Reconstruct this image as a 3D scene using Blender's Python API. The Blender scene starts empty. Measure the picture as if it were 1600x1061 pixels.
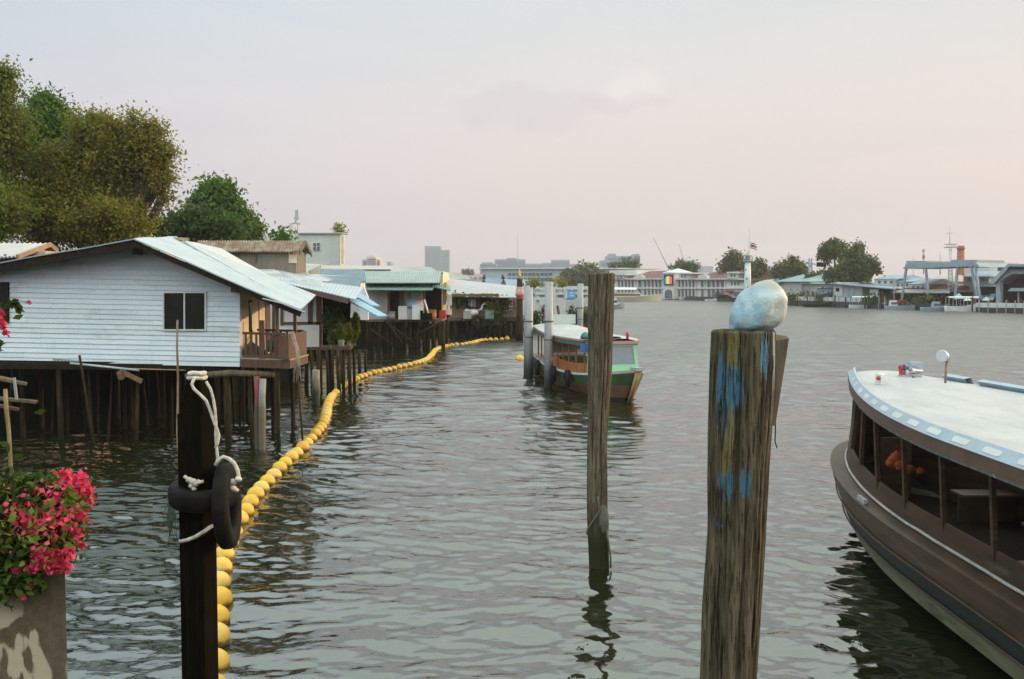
import bpy, bmesh, math, random
import numpy as np
from mathutils import Vector, Matrix, noise as mnoise
random.seed(7)
RS = np.random.RandomState(11)
V = Vector
S = bpy.context.scene
R = math.radians

# ------------------------------------------------------------------ camera
F = 35 / 36 * 1600
HZ = 447.0                      # row of the horizon in the photograph
TH = math.atan((530.5 - HZ) / F)
CAMZ = 4.0
cd = bpy.data.cameras.new('camera'); cam = bpy.data.objects.new('camera', cd)
S.collection.objects.link(cam)
cam.location = (0, 0, CAMZ); cam.rotation_euler = (R(90) - TH, 0, 0)
cd.lens = 35; cd.sensor_width = 36; cd.clip_start = .1; cd.clip_end = 20000
S.camera = cam

def ray(px, py):
    x = (px - 800) / F; v = -(py - 530.5) / F
    return V((x, math.cos(TH) + v * math.sin(TH), -math.sin(TH) + v * math.cos(TH)))
def P(px, py, Y):
    d = ray(px, py); return V((0, 0, CAMZ)) + d * (Y / d.y)
def G(px, py, z=0.0):
    d = ray(px, py); return V((0, 0, CAMZ)) + d * ((z - CAMZ) / d.z)
def GX(px, Y):
    d = ray(px, HZ); return d.x / d.y * Y
def lin(c):
    return tuple((x / 255 / 12.92 if x / 255 <= .04045 else ((x / 255 + .055) / 1.055) ** 2.4) for x in c)

# ------------------------------------------------------------------ node helpers
class NT:
    def __init__(s, nt): s.t = nt; s.N = nt.nodes; s.L = nt.links
    def n(s, typ, **kw):
        o = s.N.new(typ)
        for k, v in kw.items(): setattr(o, k, v)
        return o
    def put(s, sock, v):
        if hasattr(v, 'is_output'): s.L.new(v, sock)
        else: sock.default_value = v
    def math(s, op, a, b=0.0, c=None, clamp=False):
        o = s.n('ShaderNodeMath', operation=op, use_clamp=clamp)
        s.put(o.inputs[0], a); s.put(o.inputs[1], b)
        if c is not None: s.put(o.inputs[2], c)
        return o.outputs[0]
    def vmath(s, op, a, b=(0, 0, 0)):
        o = s.n('ShaderNodeVectorMath', operation=op); s.put(o.inputs[0], a); s.put(o.inputs[1], b)
        return o.outputs['Value'] if op in ('LENGTH', 'DOT_PRODUCT') else o.outputs[0]
    def mix(s, f, a, b, bt='MIX'):
        o = s.n('ShaderNodeMix', data_type='RGBA', blend_type=bt)
        s.put(o.inputs[0], f)
        s.put(o.inputs[6], a if hasattr(a, 'is_output') else tuple(a)[:3] + (1,))
        s.put(o.inputs[7], b if hasattr(b, 'is_output') else tuple(b)[:3] + (1,))
        return o.outputs[2]
    def noise(s, vec, sc=1., det=4., rough=.55, dist=0.):
        o = s.n('ShaderNodeTexNoise')
        if vec is not None: s.L.new(vec, o.inputs['Vector'])
        o.inputs['Scale'].default_value = sc; o.inputs['Detail'].default_value = det
        o.inputs['Roughness'].default_value = rough; o.inputs['Distortion'].default_value = dist
        return o.outputs['Fac']
    def step(s, v, a, b, lo=0., hi=1.):
        o = s.n('ShaderNodeMapRange', interpolation_type='SMOOTHSTEP')
        s.put(o.inputs[0], v); s.put(o.inputs[1], a); s.put(o.inputs[2], b)
        s.put(o.inputs[3], lo); s.put(o.inputs[4], hi)
        return o.outputs[0]
    def ramp(s, f, stops):
        o = s.n('ShaderNodeValToRGB'); s.put(o.inputs[0], f)
        e = o.color_ramp.elements
        while len(e) < len(stops): e.new(.5)
        for k, (p, c) in enumerate(stops): e[k].position = p; e[k].color = tuple(c)[:3] + (1,)
        return o.outputs[0]
    def scale(s, vec, st):
        o = s.n('ShaderNodeMapping'); s.L.new(vec, o.inputs[0]); o.inputs['Scale'].default_value = st
        return o.outputs[0]

# ------------------------------------------------------------------ sky and sun
SUN_AZ, SUN_EL = R(68), R(13)          # azimuth measured from +Y towards +X
sund = V((math.sin(SUN_AZ) * math.cos(SUN_EL), math.cos(SUN_AZ) * math.cos(SUN_EL), math.sin(SUN_EL)))
W = bpy.data.worlds.new('World'); S.world = W; W.use_nodes = True
w = NT(W.node_tree)
bg = w.N['Background']
dirv = w.n('ShaderNodeTexCoord').outputs['Generated']
sep = w.n('ShaderNodeSeparateXYZ'); w.L.new(dirv, sep.inputs[0])
dx, dy, dz = sep.outputs
base = w.ramp(dz, [(0, lin((205, 195, 204))), (.05, lin((217, 205, 209))), (.11, lin((230, 218, 216))), (.17, lin((234, 225, 222))),
                   (.23, lin((226, 227, 225))), (.29, lin((216, 224, 227))), (.55, lin((207, 215, 207))), (1, lin((199, 208, 194)))])
side = w.ramp(w.math('MULTIPLY_ADD', dx, .9, .5, clamp=True), [(.05, (.80, .88, 1.0)), (.3, (.93, .965, 1.02)), (.5, (1, 1, 1)), (.95, (.975, .95, .945))])
col = w.mix(1., base, side, 'MULTIPLY')
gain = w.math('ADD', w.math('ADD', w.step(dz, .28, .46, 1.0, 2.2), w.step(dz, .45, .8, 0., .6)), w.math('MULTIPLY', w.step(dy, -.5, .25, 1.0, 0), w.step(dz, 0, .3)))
# broad faint streaks of cloud
stv = w.scale(dirv, (2.2, 2.2, 13.))
ns = w.noise(stv, 1.6, 4, .5, .6)
col = w.mix(w.step(ns, .40, .72, 0, .55), col, w.mix(1., col, (1.06, 1.035, 1.03), 'MULTIPLY'))
col = w.mix(w.step(ns, .30, .50, .5, 0.), col, w.mix(1., col, (.955, .965, 1.0), 'MULTIPLY'))
# the one small cumulus
cn = w.n('ShaderNodeTexNoise'); w.L.new(dirv, cn.inputs['Vector']); cn.inputs['Scale'].default_value = 22; cn.inputs['Detail'].default_value = 6; cn.inputs['Roughness'].default_value = .6
warp = w.vmath('SCALE', w.vmath('SUBTRACT', cn.outputs['Color'], (.5, .5, .5)))
warp.node.inputs['Scale'].default_value = .05
dw = w.vmath('ADD', dirv, warp)
def blob(c, s_, a, b):
    q = w.vmath('MULTIPLY', w.vmath('SUBTRACT', dw, c), (1 / s_[0], 0, 1 / s_[1]))
    return w.step(w.vmath('LENGTH', q), a, b, 1, 0)
fr = w.step(dy, 0, .2)
b1 = w.math('MULTIPLY', blob((.015, 0, .172), (.075, .022), .6, 1.1), fr)
b2 = w.math('MULTIPLY', blob((.118, 0, .192), (.036, .022), .5, 1.1), fr)
col = w.mix(w.math('MULTIPLY', b1, .30), col, lin((205, 198, 203)))
col = w.mix(w.math('MULTIPLY', b2, .60), col, lin((244, 235, 231)))
b3 = w.math('MULTIPLY', blob((.105, 0, .174), (.05, .012), .3, 1.2), fr)
col = w.mix(w.math('MULTIPLY', b3, .35), col, lin((207, 199, 204)))
# warm glow round the low sun, outside the frame
sd = w.vmath('DOT_PRODUCT', dirv, tuple(sund))
col = w.mix(w.step(sd, .84, 1.0, 0, .8), col, (1.35, .95, .62))
sk = w.n('ShaderNodeTexSky', sky_type='NISHITA', sun_disc=False)
sk.sun_elevation = SUN_EL; sk.sun_rotation = SUN_AZ; sk.dust_density = 3.
skc = w.vmath('SCALE', sk.outputs[0]); skc.node.inputs['Scale'].default_value = .012
col = w.mix(1., w.mix(1., col, (.91, .91, .915), 'MULTIPLY'), skc, 'ADD')
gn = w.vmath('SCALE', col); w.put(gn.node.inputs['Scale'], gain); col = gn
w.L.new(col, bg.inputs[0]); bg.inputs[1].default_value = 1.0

sl = bpy.data.lights.new('sun', 'SUN'); sl.energy = 3.0; sl.angle = R(1.5); sl.color = (1.0, .70, .40)
so = bpy.data.objects.new('sun', sl); S.collection.objects.link(so)
so.rotation_euler = (-sund).to_track_quat('-Z', 'Y').to_euler()
vs = S.view_settings
vs.view_transform = 'Standard'; vs.look = 'None'; vs.exposure = 0.07; vs.gamma = 1.0; vs.use_curve_mapping = False
S.cycles.use_denoising = True
S.cycles.max_bounces = 8; S.cycles.volume_bounces = 0
S.cycles.caustics_reflective = False; S.cycles.caustics_refractive = False

# ------------------------------------------------------------------ materials
MATS = {}
def M(name, c1, c2=None, sc=3., st=(1, 1, 1), rough=.7, metal=0., bump=0., bsc=None, det=6, spec=.5, c3=None, lo=.35, hi=.65, c3at=(.6, .72), c3sc=None, wet=None):
    if name in MATS: return MATS[name]
    m = bpy.data.materials.new(name); m.use_nodes = True
    t = NT(m.node_tree); b = t.N['Principled BSDF']
    tc = t.n('ShaderNodeTexCoord').outputs['Object']
    v = t.scale(tc, st)
    if c2 is None: c2 = tuple(x * .78 for x in c1)
    nz = t.noise(v, sc, det, .6)
    c = t.mix(t.step(nz, lo, hi), c1, c2)
    if c3 is not None:
        n3 = t.noise(t.vmath('ADD', v, (7.3, 2.1, 4.4)), c3sc or sc * .6, 7, .62)
        c = t.mix(t.step(n3, *c3at), c, c3)
    fine = t.noise(v, sc * 9, 3, .6)
    c = t.mix(t.step(fine, .3, .75, .0, .35), c, t.mix(1., c, (.72, .72, .70), 'MULTIPLY'))
    if wet is not None:       # tide stain: below a world height the wood is dark and mossy
        ge = t.n('ShaderNodeNewGeometry').outputs['Position']
        sp = t.n('ShaderNodeSeparateXYZ'); t.L.new(ge, sp.inputs[0])
        zz = t.math('MULTIPLY_ADD', nz, -.7, sp.outputs[2])
        c = t.mix(t.step(zz, wet[0] - .35, wet[1] - .35, .9, 0), c, wet[2])
    t.L.new(c, b.inputs['Base Color'])
    b.inputs['Roughness'].default_value = rough; b.inputs['Metallic'].default_value = metal
    b.inputs['Specular IOR Level'].default_value = spec
    if bump:
        bp = t.n('ShaderNodeBump'); bp.inputs['Strength'].default_value = 1.; bp.inputs['Distance'].default_value = bump
        t.L.new(t.noise(v, bsc or sc * 2.5, 6, .65), bp.inputs['Height']); t.L.new(bp.outputs[0], b.inputs['Normal'])
    MATS[name] = m
    return m

WET = (.15, 1.0, (.012, .016, .008))
m_siding = M('white_siding_paint', (.72, .79, .81), (.66, .75, .78), 1.3, (1, 1, 2.), .6, bump=.002, c3=(.44, .48, .46), c3at=(.56, .82), c3sc=.9)
def board_tones():
    t = NT(m_siding.node_tree); b = t.N['Principled BSDF']; c = b.inputs['Base Color'].links[0].from_socket
    r = t.n('ShaderNodeNewGeometry').outputs['Random Per Island']; c = t.mix(t.step(r, .3, 1., 0, 1), c, t.mix(1., c, (.90, .90, .885), 'MULTIPLY'))
    tc = t.n('ShaderNodeTexCoord').outputs['Object']; v = t.noise(t.scale(tc, (3.2, 3.2, .35)), 1.6, 5, .65); c = t.mix(t.step(v, .56, .78, 0, .38), c, (.38, .38, .33)); t.L.new(c, b.inputs['Base Color'])
board_tones()
m_white = M('white_paint', (.74, .74, .71), (.62, .63, .60), 2., rough=.6)
m_cream = M('cream_plaster', (.74, .62, .44), (.62, .52, .37), 2.5, (1, 1, .5), .8, c3=(.46, .36, .25), c3at=(.6, .8))
m_wood = M('weathered_wood', (.17, .125, .08), (.09, .066, .042), 4., (3, 3, .5), .85, bump=.006, c3=(.24, .20, .15))
m_stilt = M('stilt_wood', (.066, .050, .024), (.026, .020, .010), 4., (4, 4, .5), .9, bump=.01, c3=(.14, .115, .065), c3at=(.62, .74), wet=WET, spec=.1)
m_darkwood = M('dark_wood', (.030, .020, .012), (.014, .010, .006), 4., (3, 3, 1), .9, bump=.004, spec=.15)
m_redwood = M('red_brown_wood', (.125, .055, .030), (.07, .032, .019), 5., (4, 4, .7), .65, bump=.003, c3=(.17, .09, .055))
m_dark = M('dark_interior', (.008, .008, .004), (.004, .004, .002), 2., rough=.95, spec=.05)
m_glass = M('dark_window_glass', (.006, .008, .004), (.011, .013, .008), 1.5, rough=.2, spec=.2)
m_bluetin = M('pale_blue_tin', (.40, .455, .485), (.33, .40, .45), 1.4, (1, 1, 1), .55, bump=.003, c3=(.30, .27, .23), c3at=(.64, .85), c3sc=1.3, spec=.3)
m_whitetin = M('white_tin', (.50, .50, .50), (.43, .44, .445), 1.6, rough=.5, c3=(.52, .50, .47), c3at=(.63, .8), spec=.35)
m_midblue = M('blue_tin', (.16, .33, .52), (.24, .42, .58), 1.6, rough=.5)
m_teal = M('teal_tin', (.40, .475, .455), (.33, .41, .40), 1.2, rough=.55, c3=(.36, .35, .31), c3at=(.6, .85))
m_tealdk = M('dark_teal_tin', (.20, .32, .29), (.14, .24, .22), 2., rough=.6)
m_bluegrey = M('blue_grey_tin', (.27, .36, .42), (.20, .29, .36), 1.2, rough=.55, c3=(.36, .40, .40))
m_grey = M('grey_sheet', (.42, .42, .40), (.33, .33, .32), 1.5, (1, 1, .4), .7, c3=(.28, .26, .22))
m_greyroof = M('grey_tin', (.46, .47, .45), (.36, .37, .35), .8, rough=.6, c3=(.30, .27, .22))
m_rust = M('rusty_tin', (.19, .11, .07), (.28, .23, .17), 2.2, (1.6, .5, 1), .85, bump=.01, c3=(.31, .32, .26), c3at=(.5, .62), c3sc=1.6)
m_black = M('black_rubber', (.010, .010, .009), (.018, .017, .015), 8., rough=.7, bump=.003, spec=.2)
m_rope = M('white_rope', (.62, .57, .48), (.40, .36, .29), 30., rough=.9, bump=.004)
m_yellow = M('yellow_float_plastic', (.74, .43, .03), (.64, .35, .02), 5., rough=.5, c3=(.36, .24, .06), c3at=(.60, .76), c3sc=4)
def fade_floats():
    t = NT(m_yellow.node_tree); b = t.N['Principled BSDF']; c = b.inputs['Base Color'].links[0].from_socket
    r = t.n('ShaderNodeObjectInfo').outputs['Random']; tc = t.n('ShaderNodeTexCoord').outputs['Object']
    c = t.mix(t.step(r, .35, 1., 0, .55), c, (.62, .46, .14)); c = t.mix(t.step(r, .3, 0., 0, .4), c, (.50, .25, .02))
    ge = t.n('ShaderNodeNewGeometry').outputs['Position']; sp = t.n('ShaderNodeSeparateXYZ'); t.L.new(ge, sp.inputs[0])
    z = t.math('MULTIPLY_ADD', t.noise(ge, 14, 4, .6), -.10, sp.outputs[2]); c = t.mix(t.step(z, -.035, .025, .85, 0), c, (.06, .055, .018)); t.L.new(c, b.inputs['Base Color'])
fade_floats()
m_concrete = M('concrete', (.36, .34, .30), (.26, .25, .22), 1.5, rough=.9, bump=.01)
m_quay = M('quay_stone', (.05, .055, .045), (.028, .032, .026), .6, rough=.9)
m_metal = M('galvanised_steel', (.36, .37, .37), (.28, .29, .29), 3., (2, 2, .4), .5, .0, c3=(.30, .27, .24), c3at=(.62, .74), wet=(.1, 1.3, (.03, .034, .022)))
m_hazyblue = M('haze_tinted_facade', (.27, .34, .40), (.23, .30, .37), .02, rough=.8)  # distance haze is put into this bluish facade colour
m_pinkwall = M('pale_pink_facade', (.58, .50, .47), (.50, .44, .42), .05, rough=.8)
m_palewall = M('pale_facade', (.60, .61, .58), (.52, .54, .52), .1, rough=.8)
m_hotel = M('hotel_plaster', (.72, .71, .64), (.62, .62, .57), .12, rough=.8)
m_hotelroof = M('maroon_tile_roof', (.19, .085, .08), (.13, .06, .058), .5, rough=.8)
m_tealroof = M('hip_roof_teal', (.27, .38, .40), (.21, .31, .34), .4, rough=.7)
m_bluewin = M('grey_window', (.07, .09, .10), (.11, .13, .14), .3, rough=.25)
m_brick = M('chimney_brick', (.36, .12, .065), (.27, .085, .05), 1.2, (1, 1, 2.), .85)
m_steelgrey = M('painted_steel_grey', (.30, .36, .40), (.23, .29, .33), .4, rough=.6)
m_mud = M('bank_mud', (.025, .022, .012), (.014, .013, .008), .8, rough=.95, bump=.03, spec=.1)
m_earth = M('bank_earth', (.10, .10, .06), (.06, .07, .04), .05, rough=.95)
m_trunk = M('tree_bark', (.09, .065, .045), (.05, .038, .027), 4., (3, 3, .6), .9, bump=.02)

def leafmat(name, cols, trans=.35):
    m = bpy.data.materials.new(name); m.use_nodes = True
    t = NT(m.node_tree); b = t.N['Principled BSDF']; out = t.N['Material Output']
    rnd = t.n('ShaderNodeNewGeometry').outputs['Random Per Island']
    tc = t.n('ShaderNodeTexCoord').outputs['Object']
    big = t.noise(tc, .45, 3, .6)
    f = t.math('ADD', t.math('MULTIPLY', rnd, .45), t.math('MULTIPLY_ADD', big, 1.5, -.48), clamp=True)
    n = len(cols)
    c = t.ramp(f, [(k / max(1, n - 1), cols[k]) for k in range(n)])
    t.L.new(c, b.inputs['Base Color']); b.inputs['Roughness'].default_value = .6; b.inputs['Specular IOR Level'].default_value = .15
    tr = t.n('ShaderNodeBsdfTranslucent'); t.L.new(c, tr.inputs[0])
    mx = t.n('ShaderNodeMixShader'); mx.inputs[0].default_value = trans
    t.L.new(b.outputs[0], mx.inputs[1]); t.L.new(tr.outputs[0], mx.inputs[2]); t.L.new(mx.outputs[0], out.inputs[0])
    return m
l_brown = leafmat('olive_brown_leaves', [(.085, .115, .016), (.19, .20, .03), (.25, .19, .038), (.18, .25, .032), (.29, .33, .05)], .5)
l_green = leafmat('bright_green_leaves', [(0.045, 0.088, 0.016), (0.088, 0.168, 0.029), (0.160, 0.256, 0.048)])
l_mixed = leafmat('mixed_leaves', [(.075, .11, .016), (.17, .155, .03), (.13, .22, .03), (.26, .33, .05)], .5)
l_dark = leafmat('dark_green_leaves', [(0.031, 0.058, 0.017), (0.060, 0.102, 0.025), (0.102, 0.145, 0.034)])
l_far = leafmat('far_leaves', [(0.048, 0.080, 0.027), (0.095, 0.129, 0.038), (0.162, 0.156, 0.053)])
l_shrub = leafmat('shrub_leaves', [(0.021, 0.036, 0.008), (0.047, 0.078, 0.013), (0.111, 0.156, 0.026)])
l_pink = leafmat('pink_bracts', [(.46, .03, .06), (.68, .06, .12), (.78, .12, .20)], .3)

# ------------------------------------------------------------------ mesh helper
class MB:
    def __init__(s): s.v = []; s.f = []; s.m = []; s.s = []
    def add(s, vs_, fs, mi=0, sm=False):
        o = len(s.v); s.v += [V(x) for x in vs_]
        for f in fs: s.f.append(tuple(i + o for i in f)); s.m.append(mi); s.s.append(sm)
        return s
    def hexa(s, b, t, mi=0):            # bottom ring, top ring of the same length
        n = len(b)
        fs = [tuple(reversed(range(n))), tuple(range(n, 2 * n))] + [(i, (i + 1) % n, n + (i + 1) % n, n + i) for i in range(n)]
        return s.add(list(b) + list(t), fs, mi)
    def box(s, c, d, rz=0, mi=0, rx=0, ry=0):
        mt = Matrix.Rotation(rz, 3, 'Z') @ Matrix.Rotation(ry, 3, 'Y') @ Matrix.Rotation(rx, 3, 'X')
        q = [V(c) + mt @ V((x * d[0] / 2, y * d[1] / 2, z * d[2] / 2)) for z in (-1, 1) for x, y in ((-1, -1), (1, -1), (1, 1), (-1, 1))]
        return s.hexa(q[:4], q[4:], mi)
    def beam(s, a, b, w_, h=None, mi=0, up=V((0, 0, 1))):
        a, b = V(a), V(b); h = h or w_; d = (b - a).normalized()
        x = d.cross(up); x = x.normalized() if x.length > 1e-4 else V((1, 0, 0)); y = x.cross(d)
        r = lambda p: [p + x * (i * w_ / 2) + y * (j * h / 2) for i, j in ((-1, -1), (1, -1), (1, 1), (-1, 1))]
        return s.hexa(r(a), r(b), mi)
    def tube(s, pts, r, n=8, mi=0, cap=True, sm=True, closed=False):
        pts = [V(p) for p in pts]; m = len(pts); rr = r if isinstance(r, (list, tuple)) else [r] * m
        vs_ = []; x = None
        for i, p in enumerate(pts):
            a = pts[(i - 1) % m if closed else max(i - 1, 0)]; b = pts[(i + 1) % m if closed else min(i + 1, m - 1)]
            d = (b - a).normalized()
            if x is None: x = d.cross(V((0, 0, 1)) if abs(d.z) < .95 else V((0, 1, 0)))
            x = (x - d * x.dot(d)).normalized(); y = d.cross(x)
            vs_ += [p + (x * math.cos(2 * math.pi * k / n) + y * math.sin(2 * math.pi * k / n)) * rr[i] for k in range(n)]
        fs = [(i * n + k, i * n + (k + 1) % n, (i + 1) % m * n + (k + 1) % n, (i + 1) % m * n + k) for i in range(m if closed else m - 1) for k in range(n)]
        s.add(vs_, fs, mi, sm)
        if cap and not closed:
            o = len(s.v) - m * n
            s.f += [tuple(o + k for k in reversed(range(n))), tuple(o + (m - 1) * n + k for k in range(n))]; s.m += [mi, mi]; s.s += [False, False]
        return s
    def lathe(s, prof, c=(0, 0, 0), n=16, mi=0, sm=True):
        c = V(c); vs_ = [c + V((r * math.cos(2 * math.pi * k / n), r * math.sin(2 * math.pi * k / n), z)) for r, z in prof for k in range(n)]
        m = len(prof)
        s.add(vs_, [(i * n + k, i * n + (k + 1) % n, (i + 1) * n + (k + 1) % n, (i + 1) * n + k) for i in range(m - 1) for k in range(n)], mi, sm)
        o = len(s.v) - m * n
        s.f += [tuple(o + k for k in reversed(range(n))), tuple(o + (m - 1) * n + k for k in range(n))]; s.m += [mi, mi]; s.s += [False, False]
        return s
    def ball(s, c, r, nu=14, nv=9, mi=0, fn=None):
        c = V(c); r = r if isinstance(r, (tuple, list)) else (r, r, r); vs_ = []
        for j in range(1, nv):
            a = math.pi * j / nv
            for k in range(nu):
                b = 2 * math.pi * k / nu; d = V((math.sin(a) * math.cos(b), math.sin(a) * math.sin(b), math.cos(a)))
                q = V((d.x * r[0], d.y * r[1], d.z * r[2])); vs_.append(c + (fn(d, q) if fn else q))
        top, bot = V((0, 0, r[2])), V((0, 0, -r[2]))
        vs_ += [c + (fn(V((0, 0, 1)), top) if fn else top), c + (fn(V((0, 0, -1)), bot) if fn else bot)]
        T, B = len(vs_) - 2, len(vs_) - 1
        fs = [(j * nu + k, (j + 1) * nu + k, (j + 1) * nu + (k + 1) % nu, j * nu + (k + 1) % nu) for j in range(nv - 2) for k in range(nu)]
        fs += [(T, k, (k + 1) % nu) for k in range(nu)] + [(B, (nv - 2) * nu + (k + 1) % nu, (nv - 2) * nu + k) for k in range(nu)]
        return s.add(vs_, fs, mi, True)
    def sheet(s, a, b, c, d, n=20, amp=.012, th=.015, mi=0, rows=3, wob=.0):
        """ribbed sheet: ribs run a->d, they repeat along a->b"""
        a, b, c, d = map(V, (a, b, c, d)); nu = n * 4
        nm = ((b - a).cross(d - a)).normalized()
        if nm.z < 0: nm = -nm
        tp = []
        for j in range(rows + 1):
            v_ = j / rows
            for i in range(nu + 1):
                u = i / nu; p = (a * (1 - u) + b * u) * (1 - v_) + (d * (1 - u) + c * u) * v_
                h = amp * (1, 0, -1, 0)[i % 4] + (wob * mnoise.noise(p * .9) if wob else 0)
                tp.append(p + nm * h)
        bt = [p - nm * th for p in tp]; K = nu + 1; O = len(tp)
        fs = []
        for j in range(rows):
            for i in range(nu):
                q = (j * K + i, j * K + i + 1, (j + 1) * K + i + 1, (j + 1) * K + i)
                fs.append(q); fs.append(tuple(O + x for x in reversed(q)))
        for i in range(nu):
            fs.append((i + 1, i, O + i, O + i + 1)); e = rows * K; fs.append((e + i, e + i + 1, O + e + i + 1, O + e + i))
        for j in range(rows):
            fs.append((j * K, (j + 1) * K, O + (j + 1) * K, O + j * K)); fs.append(((j + 1) * K + nu, j * K + nu, O + j * K + nu, O + (j + 1) * K + nu))
        return s.add(tp + bt, fs, mi, False)
    def build(s, name, mats, parent=None, label=None, cat=None, group=None, kind=None, loc=None):
        if parent is not None: base_ = V(parent['_b'])
        elif loc is not None: base_ = V(loc)
        else:
            n = len(s.v); base_ = V((sum(p.x for p in s.v) / n, sum(p.y for p in s.v) / n, min(p.z for p in s.v)))
        me = bpy.data.meshes.new(name)
        me.from_pydata([tuple(p - base_) for p in s.v], [], s.f)
        ml = mats if isinstance(mats, (list, tuple)) else [mats]
        for m in ml: me.materials.append(m)
        me.polygons.foreach_set('material_index', s.m); me.polygons.foreach_set('use_smooth', s.s)
        me.update()
        if len(me.polygons) < 60000:
            bm = bmesh.new(); bm.from_mesh(me); bmesh.ops.recalc_face_normals(bm, faces=bm.faces); bm.to_mesh(me); bm.free()
        o = bpy.data.objects.new(name, me); S.collection.objects.link(o); o['_b'] = tuple(base_)
        if parent is not None:
            o.parent = parent
            if parent.type == 'MESH' and parent.parent: pass
        else: o.location = base_
        tag(o, label, cat, group, kind)
        return o
def tag(o, label=None, cat=None, group=None, kind=None):
    for k, v in (('label', label), ('category', cat), ('group', group), ('kind', kind)):
        if v: o[k] = v
    return o
def thing(name, label, cat, loc, group=None, rz=0):
    o = bpy.data.objects.new(name, None); S.collection.objects.link(o); o.location = V(loc); o.rotation_euler.z = rz
    o.empty_display_size = .2; o['_b'] = tuple(V(loc)) if not rz else (0, 0, 0)
    return tag(o, label, cat, group)
def kids(o): return [c for c in S.collection.objects if c.parent == o]
def dup(o, loc, rz=None, label=None, scale=None):
    c = o.copy(); S.collection.objects.link(c); c.location = V(loc)
    if rz is not None: c.rotation_euler.z = rz
    if scale is not None: c.scale = (scale,) * 3
    if label: c['label'] = label
    for k in kids(o):
        d = k.copy(); S.collection.objects.link(d); d.parent = c
        for g in kids(k):
            e = g.copy(); S.collection.objects.link(e); e.parent = d
    return c

class Fac:
    """a vertical facade plane standing at a real place; features are cut on it and given depth"""
    def __init__(s, pa, ya, pb, yb):
        s.A = V((GX(pa, ya), ya, 0)); s.B = V((GX(pb, yb), yb, 0)); u = (s.B - s.A).normalized(); s.u = u
        s.n = V((u.y, -u.x, 0))
        if s.n.dot(-s.A) < 0: s.n = -s.n
    def pt(s, px, py, off=0.):
        d = ray(px, py); o = V((0, 0, CAMZ)); return o + d * (((s.A + s.n * off - o).dot(s.n)) / d.dot(s.n))
    def ptz(s, px, z, off=0.):
        q = s.pt(px, HZ, off); q.z = z; return q
    def poly(s, mb, pts, off=0., dep=.1, mi=0):
        f = [s.pt(x, y, off) for x, y in pts]; return mb.hexa([p - s.n * dep for p in f], f, mi)
    def box(s, mb, x0, y0, x1, y1, off=0., dep=.1, mi=0):
        return s.poly(mb, [(x0, y1), (x1, y1), (x1, y0), (x0, y0)], off, dep, mi)
    def zbox(s, mb, x0, x1, z0, z1, off=0., dep=.1, mi=0):
        f = [s.ptz(x0, z0, off), s.ptz(x1, z0, off), s.ptz(x1, z1, off), s.ptz(x0, z1, off)]
        return mb.hexa([p - s.n * dep for p in f], f, mi)
    def roof(s, mb, x0, x1, ye, yr, depth, over=.3, n=20, amp=.02, th=.05, mi=0):
        e0, e1 = s.pt(x0, ye, over), s.pt(x1, ye, over); zr = s.pt((x0 + x1) / 2, yr, -depth / 2).z
        r0, r1 = e0 - s.n * (depth / 2 + over), e1 - s.n * (depth / 2 + over); r0.z = r1.z = zr
        b0, b1 = e0 - s.n * (depth + 2 * over), e1 - s.n * (depth + 2 * over)
        mb.sheet(e0, e1, r1, r0, n, amp, th, mi, 1); mb.sheet(b0, b1, r1, r0, n, amp, th, mi, 1)
        return e0, e1, r0, r1, b0, b1

def leaves(cl, L, W_, up=.3):
    """diamond leaves at the points of cl (N,3)"""
    n = len(cl); a = RS.normal(size=(n, 3)); a /= np.linalg.norm(a, axis=1)[:, None]
    b = RS.normal(size=(n, 3)); b[:, 2] *= 1 - up
    b -= a * (a * b).sum(1)[:, None]; b /= np.linalg.norm(b, axis=1)[:, None] + 1e-9
    k = (.6 + .8 * RS.rand(n))[:, None]
    c3 = np.cross(a, b) * (L * .25) * k
    q = np.stack([cl - a * L * k, cl + b * W_ * k + c3, cl + a * L * k, cl - b * W_ * k + c3], 1).reshape(-1, 3)
    return q
def leafmesh(name, q, mat, parent, **kw):
    base_ = np.array(parent['_b']) if parent is not None else np.zeros(3)
    n = len(q) // 4; me = bpy.data.meshes.new(name)
    me.vertices.add(4 * n); me.vertices.foreach_set('co', (q - base_).astype(np.float32).ravel())
    me.loops.add(4 * n); me.loops.foreach_set('vertex_index', np.arange(4 * n, dtype=np.int32))
    me.polygons.add(n); me.polygons.foreach_set('loop_start', np.arange(0, 4 * n, 4, dtype=np.int32)); me.polygons.foreach_set('loop_total', np.full(n, 4, dtype=np.int32))
    me.update(calc_edges=True); me.materials.append(mat)
    o = bpy.data.objects.new(name, me); S.collection.objects.link(o); o['_b'] = tuple(base_)
    if parent is not None: o.parent = parent
    return tag(o, **kw)
def cloud_pts(blobs, n, sig, nc):
    wt = np.array([(b[1][0] * b[1][1]) for b in blobs]); wt = wt / wt.sum(); out = []
    for (c, r), k in zip(blobs, wt):
        m = max(4, int(nc * k)); d = RS.normal(size=(m, 3)); d /= np.linalg.norm(d, axis=1)[:, None]
        rad = .32 + .62 * RS.rand(m) ** .55
        # lumpy outline: radius wobbles with direction
        rad *= 1 + .30 * np.sin(d[:, 0] * 5 + c[0]) * np.cos(d[:, 2] * 6 + c[1]) + .10 * RS.normal(size=m)
        cc = np.array(c) + d * rad[:, None] * np.array(r)
        per = max(3, int(n * k / m))
        p = np.repeat(cc, per, 0) + RS.normal(size=(m * per, 3)) * sig * (.5 + RS.rand(m * per, 1))
        out.append(p)
    return np.concatenate(out)
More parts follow.
